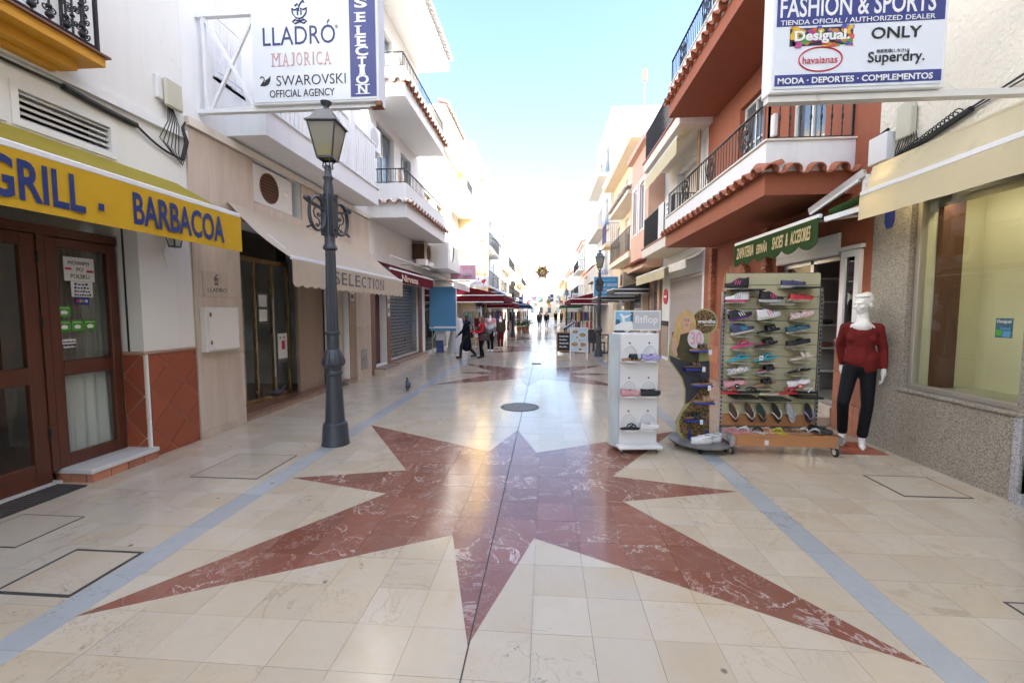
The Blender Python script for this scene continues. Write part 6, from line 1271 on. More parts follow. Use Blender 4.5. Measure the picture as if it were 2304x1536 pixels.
def chair(x, y, rz, label):
    t = thing('terrace_chair', label, 'chair', (x, y, 0), rz, 'black terrace chairs')
    MB().box(-.22, .22, -.22, .22, .42, .46).build('seat', bw, t, local=True); MB().box(-.22, .22, .20, .24, .47, .88).build('backrest', bw, t, local=True)
    for a in (-.2, .2):
        for b in (-.2, .2): MB().bar((a, b, 0), (a, b, .42), .03, .03, (1,0,0)).build('leg', bw, t, local=True)
        MB().bar((a, -.2, .64), (a, .2, .64), .04, .03).build('arm', bw, t, local=True)
for i, (x, y, rz, lb) in enumerate(((2.0, 16.9, 2.2, 'black chair at the near left of the terrace by the lamp post'), (2.9, 16.6, -2.4, 'black chair right of the lamp post on the terrace'), (2.0, 18.0, .6, 'black chair at the rear left of the terrace'), (3.0, 18.2, -.5, 'black chair at the rear right of the terrace'))): chair(x, y, rz, lb)
tb = thing('terrace_table', 'dark square terrace table among black chairs behind the right lamp post', 'table', (2.5, 17.3, 0)); MB().box(2.1, 2.9, 16.9, 17.7, .70, .73).build('top', mk('table_wood', (.12, .07, .05), .4), tb); MB().cyl((2.5, 17.3, .03), (2.5, 17.3, .7), .035).build('stem', black_iron, tb); MB().lathe([(.25, 0), (.25, .02), (.05, .05)], 16, (2.5, 17.3, 0)).build('foot', black_iron, tb)
pg = mk('pigeon_grey', (.045, .05, .062), .6, .5, 14); pgw = mk('pigeon_pale', (.35, .37, .40), .6, .2, 20)
def pigeon(x, y, z, rz, up, label):
    t = thing('pigeon', label, 'pigeon', (x, y, z), rz, 'pigeons on the pavement'); k = up
    b = blob('body', [('e', (0, 0, .12), (.055, .095, .06), Matrix.Rotation(-k, 3, 'X')), ('c', (0, -.07*math.cos(k), .14+.07*math.sin(k)), (0, -.10*math.cos(k)+.0, .20+.05*math.sin(k)), .036, .024), ('e', (0, -.11*math.cos(k), .225+.05*math.sin(k)), (.024, .03, .025)), ('c', (0, .08*math.cos(k), .11-.07*math.sin(k)), (0, .19*math.cos(k), .10-.13*math.sin(k)*.6), .032, .012)], pg, t, .008, 3)
    MB().cyl((0, -.135*math.cos(k), .223+.05*math.sin(k)), (0, -.165*math.cos(k), .215+.05*math.sin(k)), .007, .001, 6).build('beak', black_ink, t, local=True)
    for s_ in (-1, 1): MB().cyl((s_*.02, 0, .07), (s_*.02, 0, .005), .005, .005, 5).bar((s_*.02, -.03, .004), (s_*.02, .015, .004), .02, .006).build('leg', red_p, t, local=True); MB().sphere((s_*.05, .03, .125), (.012, .075, .036), 8, 6, Matrix.Rotation(-k, 3, 'X')).build('wing', pgw if s_ > 0 else pg, t, sm=True, local=True)
p_ = onG(917, 880); pigeon(p_.x, p_.y, 0, math.radians(200), .75, 'grey pigeon standing alone on the open pavement beside the grey strip')
p_ = onG(622, 907, .127); pigeon(-4.62, 7.05, .127, math.radians(120), .1, 'grey pigeon crouching on the gift shop step'); pigeon(-4.68, 6.2, .127, math.radians(60), .2, 'dark pigeon tucked in the corner of the gift shop step by the pier')

# ================================================================== shoes
def foot_outline(L, W, n=22):
    """plan of a sole, heel at -L/2, toe at +L/2"""
    pts = []
    for i in range(n):
        a = 2*PI*i/n; x = math.cos(a); y = math.sin(a)
        w_ = W*(.42+.08*x) * (1 - .16*math.exp(-((x+.1)/.3)**2)); pts.append((L/2*x, w_*y*(1-.12*max(0, x)**3)+.006*(1-x*x)))
    return pts
def hw(s_): return .5*(.70+.30*math.sin(PI*min(1, max(0, (s_-.05)/.95)))**.6) * min(1, (s_/.06)**.5 if s_ < .06 else 1) * min(1, ((1-s_)/.14)**.55 if s_ > .86 else 1) * (1-.14*math.exp(-((s_-.42)/.16)**2))
def upper(L, W, hf, z0, m, s0=.02, s1=.985, n=15, k=9, cut=None, th=0):
    """arched shell over the foot; hf(s) height; cut(s) opens the top"""
    vs = []; rows = []
    for i in range(n+1):
        s_ = s0+(s1-s0)*i/n; w_ = hw(s_)*W; h = hf(s_); row = []
        for j in range(k+1):
            a = PI*j/k; yy = w_*math.copysign(abs(math.cos(a))**.62, math.cos(a)); zz = h*math.sin(a)**.75
            row.append(len(vs)); vs.append(((s_-.5)*L, yy, z0+zz))
        rows.append(row)
    fs = []
    for i in range(n):
        s_ = s0+(s1-s0)*(i+.5)/n; c_ = cut(s_) if cut else 0
        for j in range(k):
            mid = abs((j+.5)/k-.5)
            if mid < c_: continue
            fs.append((rows[i][j], rows[i][j+1], rows[i+1][j+1], rows[i+1][j]))
    m.add(vs, fs)
def shoe(kind, label, loc, rot, sole, up, acc=None, L=.27, group='shoes on display', scale=1.0):
    t = thing('shoe' if kind in ('sneaker', 'slip', 'clog') else 'sandal', label, 'shoe' if kind in ('sneaker', 'slip', 'clog') else 'sandal', loc, 0, group); t.rotation_euler = rot; acc = acc or up; W = .098; st = {'sneaker': .03, 'slip': .02, 'thong': .018, 'slide': .024, 'clog': .025}[kind]
    m = MB(); o = foot_outline(L, W); n = len(o); vs = []
    for z, q in ((0, .94), (st*.5, 1.0), (st, .98)): vs += [(x*q, y*q, z+(.012*max(0, x/(L/2))**3 if kind in ('sneaker', 'slip') else 0)) for x, y in o]
    m.add(vs, [tuple(range(n))[::-1], tuple(range(2*n, 3*n))]+[(r*n+i, r*n+(i+1) % n, (r+1)*n+(i+1) % n, (r+1)*n+i) for r in (0, 1) for i in range(n)]); m.build('sole', sole, t, sm=40, local=True)
    if kind == 'sneaker':
        m = MB(); upper(L, W, lambda s_: .032+.068*(1/(1+math.exp((s_-.55)*12))) + .014*math.exp(-((s_-.04)/.06)**2), st-.004, m, cut=lambda s_: .17 if .05 < s_ < .36 else 0); m.build('upper', up, t, sm=60, local=True, recalc=False)
        m = MB()
        for i in range(5): s_ = .40+.055*i; x = (s_-.5)*L; z = st+.032+.068/(1+math.exp((s_-.55)*12)); m.bar((x, -.026, z+.001), (x+.006, .026, z+.001), .008, .005)
        m.build('laces', acc, t, local=True); m = MB()
        for sy in (-1, 1):
            for i in range(3): x = -.01+.024*i; m.bar((x, sy*W*.47, st+.008), (x-.018, sy*W*.405, st+.055), .008, .004, (0, sy, 0))
        m.build('stripes', acc, t, local=True); m = MB(); m.sphere((-.42*L, 0, st+.075), (.016, .028, .028), 8, 6); m.build('heel_tab', acc, t, sm=True, local=True)
    elif kind == 'slip':
        m = MB(); upper(L, W, lambda s_: .042+.036*(1/(1+math.exp((s_-.5)*10)))+.010*math.exp(-((s_-.03)/.06)**2), st-.003, m, cut=lambda s_: .24 if .05 < s_ < .50 else 0); m.build('upper', up, t, sm=60, local=True, recalc=False); m = MB(); m.add([(x*.9, y*.85, st+.004) for x, y in o], [tuple(range(n))]); m.build('insole', acc, t, local=True, recalc=False)
        m = MB(); m.bar((.035, -.025, st+.056), (.035, .025, st+.056), .035, .006); m.build('lace_panel', acc, t, local=True)
    elif kind == 'clog':
        m = MB(); upper(L, W*1.08, lambda s_: .05+.03*(1/(1+math.exp((s_-.6)*10))), st-.003, m, cut=lambda s_: .22 if .04 < s_ < .40 else 0); m.build('upper', up, t, sm=60, local=True, recalc=False); MB().tube([(-.03, -.05, st+.05), (-.10, -.045, st+.07), (-.135, 0, st+.075), (-.10, .045, st+.07), (-.03, .05, st+.05)], .008, 6).build('heel_strap', up, t, sm=True, local=True)
    else:
        m = MB(); m.add([(x*.92, y*.9, st+.0015) for x, y in o], [tuple(range(n))]); m.build('footbed', acc if kind == 'slide' else sole, t, local=True, recalc=False)
        if kind == 'thong':
            for sy in (-1, 1): MB().tube([(.30*L, 0, st), (.27*L, sy*.006, st+.028), (.12*L, sy*.030, st+.045), (-.03*L, sy*.041, st+.030), (-.10*L, sy*.043, st+.002)], [.005, .006, .008, .008, .006], 6).build('strap', up, t, sm=True, local=True)
        else:
            for x0, x1 in ((.10, .26), (-.08, .06)):
                vs = []; kk = 10
                for x in (x0, x1):
                    for j in range(kk+1): a = PI*j/kk; vs.append((x*L, .045*math.cos(a), st-.006+.062*math.sin(a)**.8))
                MB().add(vs+[(a, b*.95, c_-.004) for a, b, c_ in vs], [(j, j+1, kk+2+j, kk+1+j) for j in range(kk)]+[(2*kk+2+j+1, 2*kk+2+j, 3*kk+3+j, 3*kk+4+j) for j in range(kk)]).build('strap', up, t, sm=60, local=True, recalc=False)
    if scale != 1: t.scale = (scale,)*3
    return t
def C(name, c_, **k): return mk('shoe_'+name, c_, k.get('rough', .6), k.get('var', .15), k.get('sc', 25))
K = dict(black=C('black', (.018, .018, .02)), white=C('white', (.70, .69, .68)), pink=C('pink', (.62, .07, .22)), red=C('red', (.50, .03, .04)), navy=C('navy', (.05, .055, .12)), purple=C('purple', (.16, .04, .25)), teal=spots('teal_print', (.03, .28, .32), (.5, .10, .12), 60, .28), cyan=C('cyan', (.04, .36, .48)), cream=C('cream', (.60, .52, .42)), brown=C('brown', (.09, .05, .03)), tan=C('tan', (.34, .20, .11)), rose=C('rose', (.55, .28, .30)), silver=C('silver', (.45, .45, .46), rough=.35), dgreen=C('dgreen', (.02, .05, .04)), lilac=spots('lilac_knit', (.22, .20, .45), (.50, .48, .66), 140, .4), striped=spots('striped_print', (.66, .62, .6), (.5, .05, .06), 110, .4), floral=spots('floral_print', (.62, .61, .58), (.03, .03, .04), 75, .38), grey=C('grey', (.3, .3, .3)), yellow=C('yellow', (.5, .45, .06)), peach=C('peach', (.6, .32, .25)))

# ------------------------------------------------------------------ slatwall rack
RY = 5.33
rk = thing('shoe_rack', 'wheeled cream slatwall rack covered with shoes outside the orange shop', 'rack', (2.67, RY, 0))
slat_m = mk('slat_cream', (.50, .46, .29), .5, .04, 2); wood_o = mk('tray_wood', (.46, .21, .085), .5, .15, 3, stretch=(1, 8, 8))
MB().box(2.145, 3.195, RY+.012, RY+.05, .24, 2.10).build('panel_back', mk('groove', (.16, .155, .11), .7), rk)
zz = .26; k = 0
hs = [.135]*13
for k in range(13): MB().box(2.14, 3.20, RY, RY+.012, .275+.1405*k, .275+.1405*k+.132).build('slat', slat_m if k > 0 else wood_o, rk)
for x in (2.105, 3.205):
    u_ = MB().box(x, x+.032, RY-.012, RY+.04, .1, 1.93 if x > 3 else 1.88).build('upright', steel, rk); q = MB()
    for i in range(34): q.box(x+.009, x+.023, RY-.0135, RY-.012, .2+.05*i, .228+.05*i)
    q.build('slot_row', black_ink, u_)['kind'] = 'stuff'
tray = MB().box(2.16, 3.32, 5.03, 5.335, .215, .235).box(2.20, 3.29, 5.035, 5.055, .115, .214).build('tray', wood_o, rk); MB().bar((2.14, 5.02, .19), (2.14, 5.5, .19), .04, .09).bar((3.33, 5.02, .19), (3.33, 5.5, .19), .04, .09).build('tray_rail', steel, rk)
t_, P = notice('price_card', 'small white price card hanging on the wooden rack tray', 'card', ((2.50, 5.03, .13), (2.545, 5.03, .13), (2.50, 5.03, .185)), paper)
for x in (2.16, 3.30):
    for y in (5.08, 5.5):
        w_ = MB().cyl((x-.014, y, .05), (x+.014, y, .05), .05, .05, 20).build('castor', black_rubber, rk, sm=40); MB().cyl((x-.016, y, .05), (x+.016, y, .05), .034, .034, 16).build('wheel_hub', pale_cream, w_); MB().box(x-.022, x+.022, y-.02, y+.03, .09, .145).build('fork', steel, rk)
def zp(zx, zy, y=5.20): q = onY(1600+zx*.293, 600+zy*.293, y); return Vector((q.x, y, q.z))
rows = [
 (195, 165, 'sneaker', 'black', 'black', 'pink', PI, 0, 'black running shoe with pink stripes, top left of the slat rack'), (630, 155, 'slip', 'white', 'navy', 'white', 0, 0, 'navy canvas shoe with white sole, top right of the slat rack'),
 (195, 270, 'sneaker', 'pink', 'white', 'grey', PI, 0, 'white trainer with pink sole, second row left of the slat rack'), (460, 268, 'sneaker', 'white', 'black', 'pink', 0, 0, 'black trainer with white sole, second row middle of the slat rack'), (690, 262, 'slip', 'cream', 'red', 'red', 0, 0, 'plain red canvas shoe, second row right of the slat rack'),
 (228, 400, 'sneaker', 'purple', 'black', 'white', 0, 14, 'black and purple trainer with white stripes, third row of the slat rack'), (445, 395, 'sneaker', 'white', 'white', 'pink', 0, 12, 'white trainer with pink lining, third row of the slat rack'), (700, 392, 'slip', 'cream', 'striped', 'striped', 0, 12, 'red and white striped canvas shoe on the slat rack'),
 (245, 508, 'sneaker', 'white', 'navy', 'cyan', 0, 12, 'navy trainer with white sole, fourth row of the slat rack'), (440, 500, 'slide', 'black', 'black', 'black', 0, 12, 'black strapped sandal in the fourth row of the slat rack'), (670, 498, 'slip', 'cream', 'teal', 'teal', 0, 12, 'teal flowered canvas shoe on the slat rack'),
 (240, 612, 'thong', 'pink', 'pink', None, 0, 14, 'hot pink flip flop in the fifth row of the slat rack'), (425, 602, 'slide', 'black', 'black', 'pink', 0, 14, 'black cross strap sandal with pink edge, fifth row of the slat rack'), (675, 605, 'slip', 'cream', 'black', 'black', 0, 12, 'black espadrille in the fifth row of the slat rack'),
 (215, 712, 'thong', 'cyan', 'cyan', None, 0, 14, 'turquoise flip flop at the left of the sixth row of the slat rack'), (420, 712, 'thong', 'cyan', 'cyan', None, 0, 14, 'turquoise flip flop with white tag in the middle of the sixth row'), (700, 705, 'slide', 'cream', 'cream', 'cream', 0, 12, 'cream cross strap sandal in the sixth row of the slat rack'),
 (215, 815, 'slip', 'cream', 'floral', 'silver', 0, 14, 'black and white patterned slipper in the seventh row of the slat rack'), (430, 805, 'slide', 'grey', 'black', 'red', 0, 14, 'black sandal with red edge in the seventh row of the slat rack'), (675, 806, 'thong', 'black', 'grey', None, 0, 12, 'black flip flop with grey straps in the seventh row of the slat rack'),
 (185, 915, 'slip', 'rose', 'rose', 'peach', 0, 10, 'pale pink slipper with dark tag, eighth row left of the slat rack'), (410, 910, 'slide', 'tan', 'black', 'tan', 0, 12, 'tan sandal with black straps in the eighth row of the slat rack'), (675, 912, 'slip', 'pink', 'white', 'white', 0, 14, 'white slip on shoe with orange price tag, eighth row of the slat rack')]
for zx, zy, kd, so_, u_, a_, rz, tl_, lb in rows:
    p_ = zp(zx, zy); rot = (0, -math.radians(tl_) if rz == 0 else math.radians(tl_), rz); shoe(kd, lb, p_, rot, K[so_], K[u_], K[a_] if a_ else None)
bar_b = mk('shelf_black', (.02, .02, .022), .4)
for zx0, zx1, zy, mt in ((185, 390, 172, bar_b), (605, 820, 155, bar_b), (420, 615, 282, alu), (160, 345, 995, bar_b), (400, 590, 1008, bar_b), (645, 835, 993, bar_b)):
    a, b = zp(zx0, zy), zp(zx1, zy); MB().box(a.x, b.x, 5.12, RY-.001, a.z-.018, a.z).build('shelf', mt, rk)
for i in range(23):     # clear little holders that carry the single shoes
    zx, zy = rows[i][:2]; a = zp(zx, zy); MB().box(a.x-.10, a.x+.10, 5.15, RY-.001, a.z-.012 if rows[i][7] == 0 else a.z-.045, a.z-.004 if rows[i][7] == 0 else a.z-.038).build('holder', mk('clear_plastic', (.45, .44, .34), .3), rk)
for zx, zy, u_, so_, lb in ((150, 975, 'red', 'red', 'red flip flop at the left end of the long shelf row'), (295, 970, 'black', 'black', 'black flip flop beside the red one on the long shelf row'), (450, 985, 'tan', 'cream', 'tan flip flop in the middle of the long shelf row'), (600, 978, 'red', 'red', 'dark red flip flop right of the tan one'), (740, 975, 'white', 'black', 'black and white sandal at the right end of the long shelf row')): shoe('thong', lb, zp(zx, zy, 5.16)+Vector((0, 0, .004)), (0, 0, .15), K[so_], K[u_], None, .26)
for zx, so_, u_, lb in ((165, 'brown', 'cream', 'brown flip flop hanging first from the left on the rack'), (290, 'brown', 'floral', 'brown flip flop with flowered strap hanging second on the rack'), (380, 'dgreen', 'tan', 'dark green flip flop hanging third on the rack'), (495, 'black', 'cream', 'black flip flop with pale straps hanging fourth on the rack'), (600, 'silver', 'silver', 'silver grey flip flop hanging fifth on the rack'), (740, 'black', 'lilac', 'black flip flop with blue flower hanging last on the rack')):
    p_ = zp(zx, 1118, 5.27); o = shoe('thong', lb, p_, (0, 0, 0), K[so_], K[u_], None, .25); o.rotation_euler = (Matrix.Rotation(math.radians(-18 if zx < 700 else -10), 3, 'Y') @ Matrix(((0, 1, 0), (0, 0, -1), (-1, 0, 0)))).to_euler()
for i, (zx, so_, u_, lb) in enumerate(((150, 'rose', 'rose', 'pale pink sandal at the left end of the wooden tray'), (245, 'rose', 'white', 'pink and white sandal second on the wooden tray'), (340, 'floral', 'black', 'patterned black sandal third on the wooden tray'), (415, 'peach', 'peach', 'coral sandal above the price card on the tray'), (495, 'yellow', 'yellow', 'yellow strapped sandal in the middle of the tray'), (570, 'tan', 'brown', 'brown beaded sandal right of the yellow one'), (635, 'tan', 'tan', 'tan sandal sixth from the left on the tray'), (700, 'tan', 'floral', 'studded tan sandal near the right end of the tray'), (775, 'brown', 'silver', 'dark jewelled sandal second from the right on the tray'), (850, 'black', 'black', 'small black shoe at the right end of the tray'))):
    p_ = zp(zx, 1300, 5.16); shoe('thong' if i < 9 else 'slip', lb, Vector((p_.x, 5.16+.03*(i % 2), .237)), (0, 0, math.radians(-55+6*(i % 3))), K[so_], K[u_], None, .25)
for zx, zy, mt, lb in ((385, 700, paper, 'white square price tag on the turquoise flip flop'), (685, 915, mk('orange_tag', (.6, .12, .06), .5), 'orange price tag under the white slip on shoe'), (200, 915, black_ink, 'black price tag under the pale pink slipper')):
    a = zp(zx, zy, 5.13); t_, P = notice('price_tag', lb, 'tag', (a-Vector((.022, 0, .025)), a+Vector((.022, 0, -.025)), a+Vector((-.022, 0, .025))), mt); patch(P, .25, .75, .35, .6, grey_ink if mt is paper else white_ink, t_)
# ------------------------------------------------------------------ white sandal display stand
ft = thing('sandal_stand', 'white wheeled display stand with round niches and a fitflop header', 'display stand', (.86, 5.02, 0), math.radians(7))
wp = white_plastic; Wd, Dp = .46, .36
MB().box(0, Wd, .02, Dp, .10, 1.39).build('body', wp, ft, local=True, bevel=.006); MB().box(-.02, Wd+.03, -.10, Dp, .065, .10).build('base_tray', wp, ft, local=True, bevel=.006)
bpm = mk('beach_print', (.52, .60, .64), .35, .35, 5, stretch=(1, 1, .4), dirt=((.62, .50, .42), 4.5, .50)); m = MB(); n = 8; vs = []
for i in range(n+1):
    a = i/n; vs += [(-.004-.075*math.sin(PI*a), .01+(Dp-.01)*a, .06), (-.004-.075*math.sin(PI*a), .01+(Dp-.01)*a, 1.385)]
vs2 = [(x+.006, y, z) for x, y, z in vs]; q = len(vs); m.add(vs+vs2, [(2*i, 2*i+1, 2*i+3, 2*i+2) for i in range(n)]+[(q+2*i, q+2*i+2, q+2*i+3, q+2*i+1) for i in range(n)]); sp = m.build('side_print', bpm, ft, local=True, sm=80)
for x, y in ((.03, .0), (Wd, .0), (.03, Dp-.05), (Wd, Dp-.05)): MB().cyl((x-.012, y, .03), (x+.012, y, .03), .03, .03, 14).box(x-.018, x+.018, y-.012, y+.02, .04, .066).build('castor', steel, ft, local=True)
for x in (.10, .36): MB().box(x, x+.015, .1, .115, 1.39, 1.44).build('header_post', wp, ft, local=True)
MB().box(-.05, .50, .085, .125, 1.425, 1.66).build('header_frame', wp, ft, local=True); hp = lambda a, b, d=0: Vector((-.035+.52*a, .0845-d, 1.44+.205*b))
def lp(a0, a1, b0, b1, mt, nm='print', poly=None, d=.001):
    pts = poly or [(a0,b0),(a1,b0),(a1,b1),(a0,b1)]; return MB().prism(pts, hp(0,0,d), hp(1,0)-hp(0,0), hp(0,1)-hp(0,0), Vector((0, -.001, 0))).build(nm, mt, ft, local=True)
lp(0, 1, 0, 1, mk('header_grey', (.52, .52, .53), .4, .04, 3)); lp(0, .40, 0, 1, mk('sky_print', (.22, .48, .66), .4, .3, 6), d=.002); lp(0, 0, 0, 0, white_ink, 'jumper_print', [(0, .25), (.10, .34), (.16, .42), (.13, .72), (.08, .85), (.12, .9), (.20, .75), (.30, .82), (.38, .9), (.28, .68), (.2, .6), (.22, .42), (.38, .45), (.40, .0), (0, 0)], .003); lp(0, .1, .28, .55, mk('tree_print', (.05, .12, .16), .5), d=.0025); lp(.34, .40, .35, .98, MATS['tree_print'], d=.0025)
lettering('fitflop', hp(.44, .22, .002), hp(.96, .22, .002), hp(.44, .78, .002), white_ink, None, 'tmp_t', bold=.01); o = bpy.data.objects['tmp_t']; o.name = 'lettering'; o.parent = ft
NS = []
for r, z in enumerate((1.07, .665, .275)):
    for c_, x in enumerate((.115, .345)):
        MB().tube([(x+.095*math.cos(PI*i/14), .013, z+.03+.155*math.sin(PI*i/14)) for i in range(15)], .006, 6).build('niche_rim', mk('rim_shade', (.76, .75, .74), .4), ft, local=True)
        MB().prism([(.095*math.cos(PI*i/14), .155*math.sin(PI*i/14)) for i in range(15)], (x, .0185, z+.03), (1,0,0), (0,0,1), (0, -.003, 0)).build('niche_back', mk('niche_shade', (.72, .71, .70), .5), ft, local=True)
        MB().prism([(.105*math.cos(PI*i/12), -.105*math.sin(PI*i/12)) for i in range(13)], (x, .015, z), (1,0,0), (0,1.15,0), (0,0,.016)).build('half_shelf', wp, ft, local=True)
        MB().cyl((x, .012, z+.215), (x, .018, z+.215), .011, .011, 12).build('stud', red_p, ft, local=True); NS.append((x, z+.017))
ft.rotation_euler.z = math.radians(7); ca_, sa_ = math.cos(math.radians(7)), math.sin(math.radians(7))
for (x, z), (kd, so_, u_, a_, lb) in zip(NS, (('slide', 'tan', 'black', 'tan', 'black buckled sandal in the top left niche of the white stand'), ('slip', 'white', 'lilac', 'lilac', 'lilac knitted shoe in the top right niche of the white stand'), ('slip', 'rose', 'rose', 'cream', 'beige ballerina shoe in the middle left niche of the white stand'), ('slip', 'black', 'black', 'black', 'black ballerina shoe in the middle right niche of the white stand'), ('thong', 'black', 'black', None, 'black flip flop in the lower left niche of the white stand'), ('slip', 'white', 'white', 'white', 'white trainer in the lower right niche of the white stand'))):
    lx, ly = x, -.055; shoe(kd, lb, (.86+lx*ca_-ly*sa_, 5.02+lx*sa_+ly*ca_, z), (0, 0, math.radians(7)+(PI if kd == 'sneaker' else 0)), K[so_], K[u_], K[a_] if a_ else None, .235)
# ------------------------------------------------------------------ curved cardboard sandal display
gd = thing('cardboard_display', 'curvy cardboard sandal display with printed blonde woman on a round base', 'display stand', (1.90, 5.33, 0)); GY = 5.33
cdm = mk('dark_disc', (.16, .15, .14), .4, .8, 8)
MB().lathe([(.36, .07), (.37, .075), (.37, .095), (.36, .10)], 48, (1.90, GY, 0)).build('base_disc', cdm, gd, sm=40)
for a in range(5): MB().cyl((1.90+.28*math.cos(a*1.257+.6)-.012, GY+.28*math.sin(a*1.257+.6), .035), (1.90+.28*math.cos(a*1.257+.6)+.012, GY+.28*math.sin(a*1.257+.6), .035), .035, .035, 14).build('castor', black_rubber, gd)
def gp(zx, zy): q = onY(1340+zx*.241, 680+zy*.241, GY); return (q.x, q.z)
def board(pts, mt, nm, d, th=.004): 
    P_ = [gp(*p_) for p_ in pts]; return MB().prism(P_, (0, GY-d, 0), (1,0,0), (0,0,1), (0, th, 0)).build(nm, mt, gd)
olv = mk('olive_card', (.36, .33, .14), .5, .05, 3); leo = spots('leopard_print', (.22, .13, .04), (.02, .015, .01), 52, .46); drk = mk('dark_dress_print', (.035, .035, .045), .5, .4, 8); skin_p = mk('skin_print', (.55, .34, .24), .5, .08, 6); hair_p = mk('blond_print', (.52, .34, .14), .5, .55, 22, stretch=(3, 1, .6)); shirt_p = mk('shirt_print', (.055, .045, .016), .5, .7, 14)
board([(720, 300), (690, 430), (680, 540), (740, 620), (800, 710), (830, 810), (825, 960), (780, 1040), (745, 1110), (755, 1200), (800, 1260), (860, 1300), (1065, 1300), (1065, 300), (930, 200), (800, 200)], olv, 'board', 0, .02)
board(circle(1018, 182, 124, 124, 28), olv, 'logo_disc', .006, .02); board(circle(1015, 182, 110, 108, 28), leo, 'logo_print', .009)
board([(688, 495), (700, 545), (750, 612), (812, 705), (842, 810), (838, 950), (880, 930), (990, 800), (1063, 700), (1063, 545), (900, 555), (780, 530)], drk, 'dress_print', .004); board([(1060, 700), (980, 810), (890, 930), (812, 1030), (778, 1110), (786, 1200), (830, 1260), (1060, 1290)], leo, 'leopard_panel', .003)
board([(715, 280), (710, 420), (740, 500), (850, 560), (960, 560), (970, 430), (940, 300), (860, 250), (780, 250)], shirt_p, 'shirt_print', .005)
board([(850, 65), (800, 90), (755, 150), (740, 240), (715, 320), (720, 400), (745, 470), (775, 380), (790, 300), (870, 280), (930, 260), (935, 180), (905, 100)], hair_p, 'hair_print', .010); board([(712, 330), (708, 440), (735, 500), (765, 500), (745, 400), (745, 330)], skin_p, 'arm_print', .014)
board(circle(848, 175, 42, 62, 20), skin_p, 'face_print', .015); board([(825, 225), (870, 225), (880, 280), (830, 280)], skin_p, 'neck_print', .0145)
for zx in (833, 862): board(circle(zx, 172, 8, 4, 8), drk, 'eye_print', .0195, .001); board([(zx-11, 158), (zx+11, 156), (zx+11, 161), (zx-11, 163)], shirt_p, 'brow_print', .0195, .001)
board([(846, 176), (851, 176), (855, 196), (842, 196)], mk('skin_shade', (.45, .26, .18), .5), 'nose_print', .0195, .001); board(circle(848, 213, 13, 5, 10), red_ink, 'lip_print', .0195, .001)
def gtext(s_, x0, y0, x1, y1, mt, d): a, b = gp(x0, y1), gp(x1, y0); lettering(s_, (a[0], GY-d, a[1]), (b[0], GY-d, a[1]), (a[0], GY-d, b[1]), mt, gd, depth=.001, bold=.02)
gtext('grendha', 950, 160, 1118, 205, white_ink, .0105); board([(1010, 208), (1110, 208), (1110, 218), (1010, 218)], mk('faint_print', (.45, .40, .32), .5), 'small_print', .0105, .001); board(circle(930, 340, 76, 88, 26), mk('price_paper', (.62, .58, .58), .5), 'price_disc', .022); gtext('30', 880, 275, 985, 395, mk('pink_print', (.65, .30, .38), .5), .0225)
for zx, zy, k, lb in ((960, 445, 0, 'brown wedge sandal on the top blue shelf of the curvy display'), (900, 610, 1, 'black sandal on the second blue shelf of the curvy display'), (975, 760, 2, 'tan thong on the third blue shelf of the curvy display'), (990, 920, 3, 'brown strap sandal on the fourth blue shelf of the curvy display'), (905, 1080, 4, 'gold dotted sandal on the lowest blue shelf of the curvy display')):
    a = gp(zx, zy); MB().box(a[0]-.11, a[0]+.11, GY-.13, GY-.006, a[1]-.016, a[1]-.001).build('shelf', mk('blue_plastic', (.02, .05, .35), .4), gd)
    shoe(['slide', 'slide', 'thong', 'slide', 'slide'][k], lb, (a[0], GY-.07, a[1]), (0, -.06, 0), K[['tan', 'black', 'tan', 'tan', 'brown'][k]], K[['brown', 'brown', 'black', 'tan', 'black'][k]], K['tan'], .25)
for zx in (870, 1030): a = gp(zx, 1180); b = gp(zx, 1310); MB().box(a[0]-.009, a[0]+.009, GY-.03, GY-.006, .10, a[1]).build('stay', MATS['blue_plastic'], gd)
for zx, zy, lb in ((1030, 455, 'white price tag on the top sandal of the curvy display'), (972, 610, 'white price tag on the second sandal of the curvy display'), (1022, 780, 'white price tag on the third sandal of the curvy display'), (950, 1090, 'white price tag on the lowest sandal of the curvy display')):
    a = gp(zx, zy); notice('price_tag', lb, 'tag', ((a[0]-.018, GY-.14, a[1]-.03), (a[0]+.018, GY-.14, a[1]-.03), (a[0]-.018, GY-.14, a[1]+.03)), paper)
shoe('clog', 'white perforated clog resting on the round base of the curvy display', (1.84, GY-.2, .102), (0, 0, math.radians(188)), K['white'], K['white'], K['white'], .27); shoe('clog', 'second white clog behind the first on the round base', (1.96, GY-.12, .102), (0, 0, math.radians(176)), K['white'], K['white'], K['white'], .27)
lx_ = thing('red_floor_tile', 'square of reddish floor tiles under the shop mannequin', 'floor tile', (3.68, 5.35, 0))
for i in range(2):
    for j in range(2): MB().box(3.42+.27*i, 3.42+.27*i+.262, 5.17+.25*j, 5.17+.25*j+.242, .0005, .0045).build('tile', tile_red, lx_)

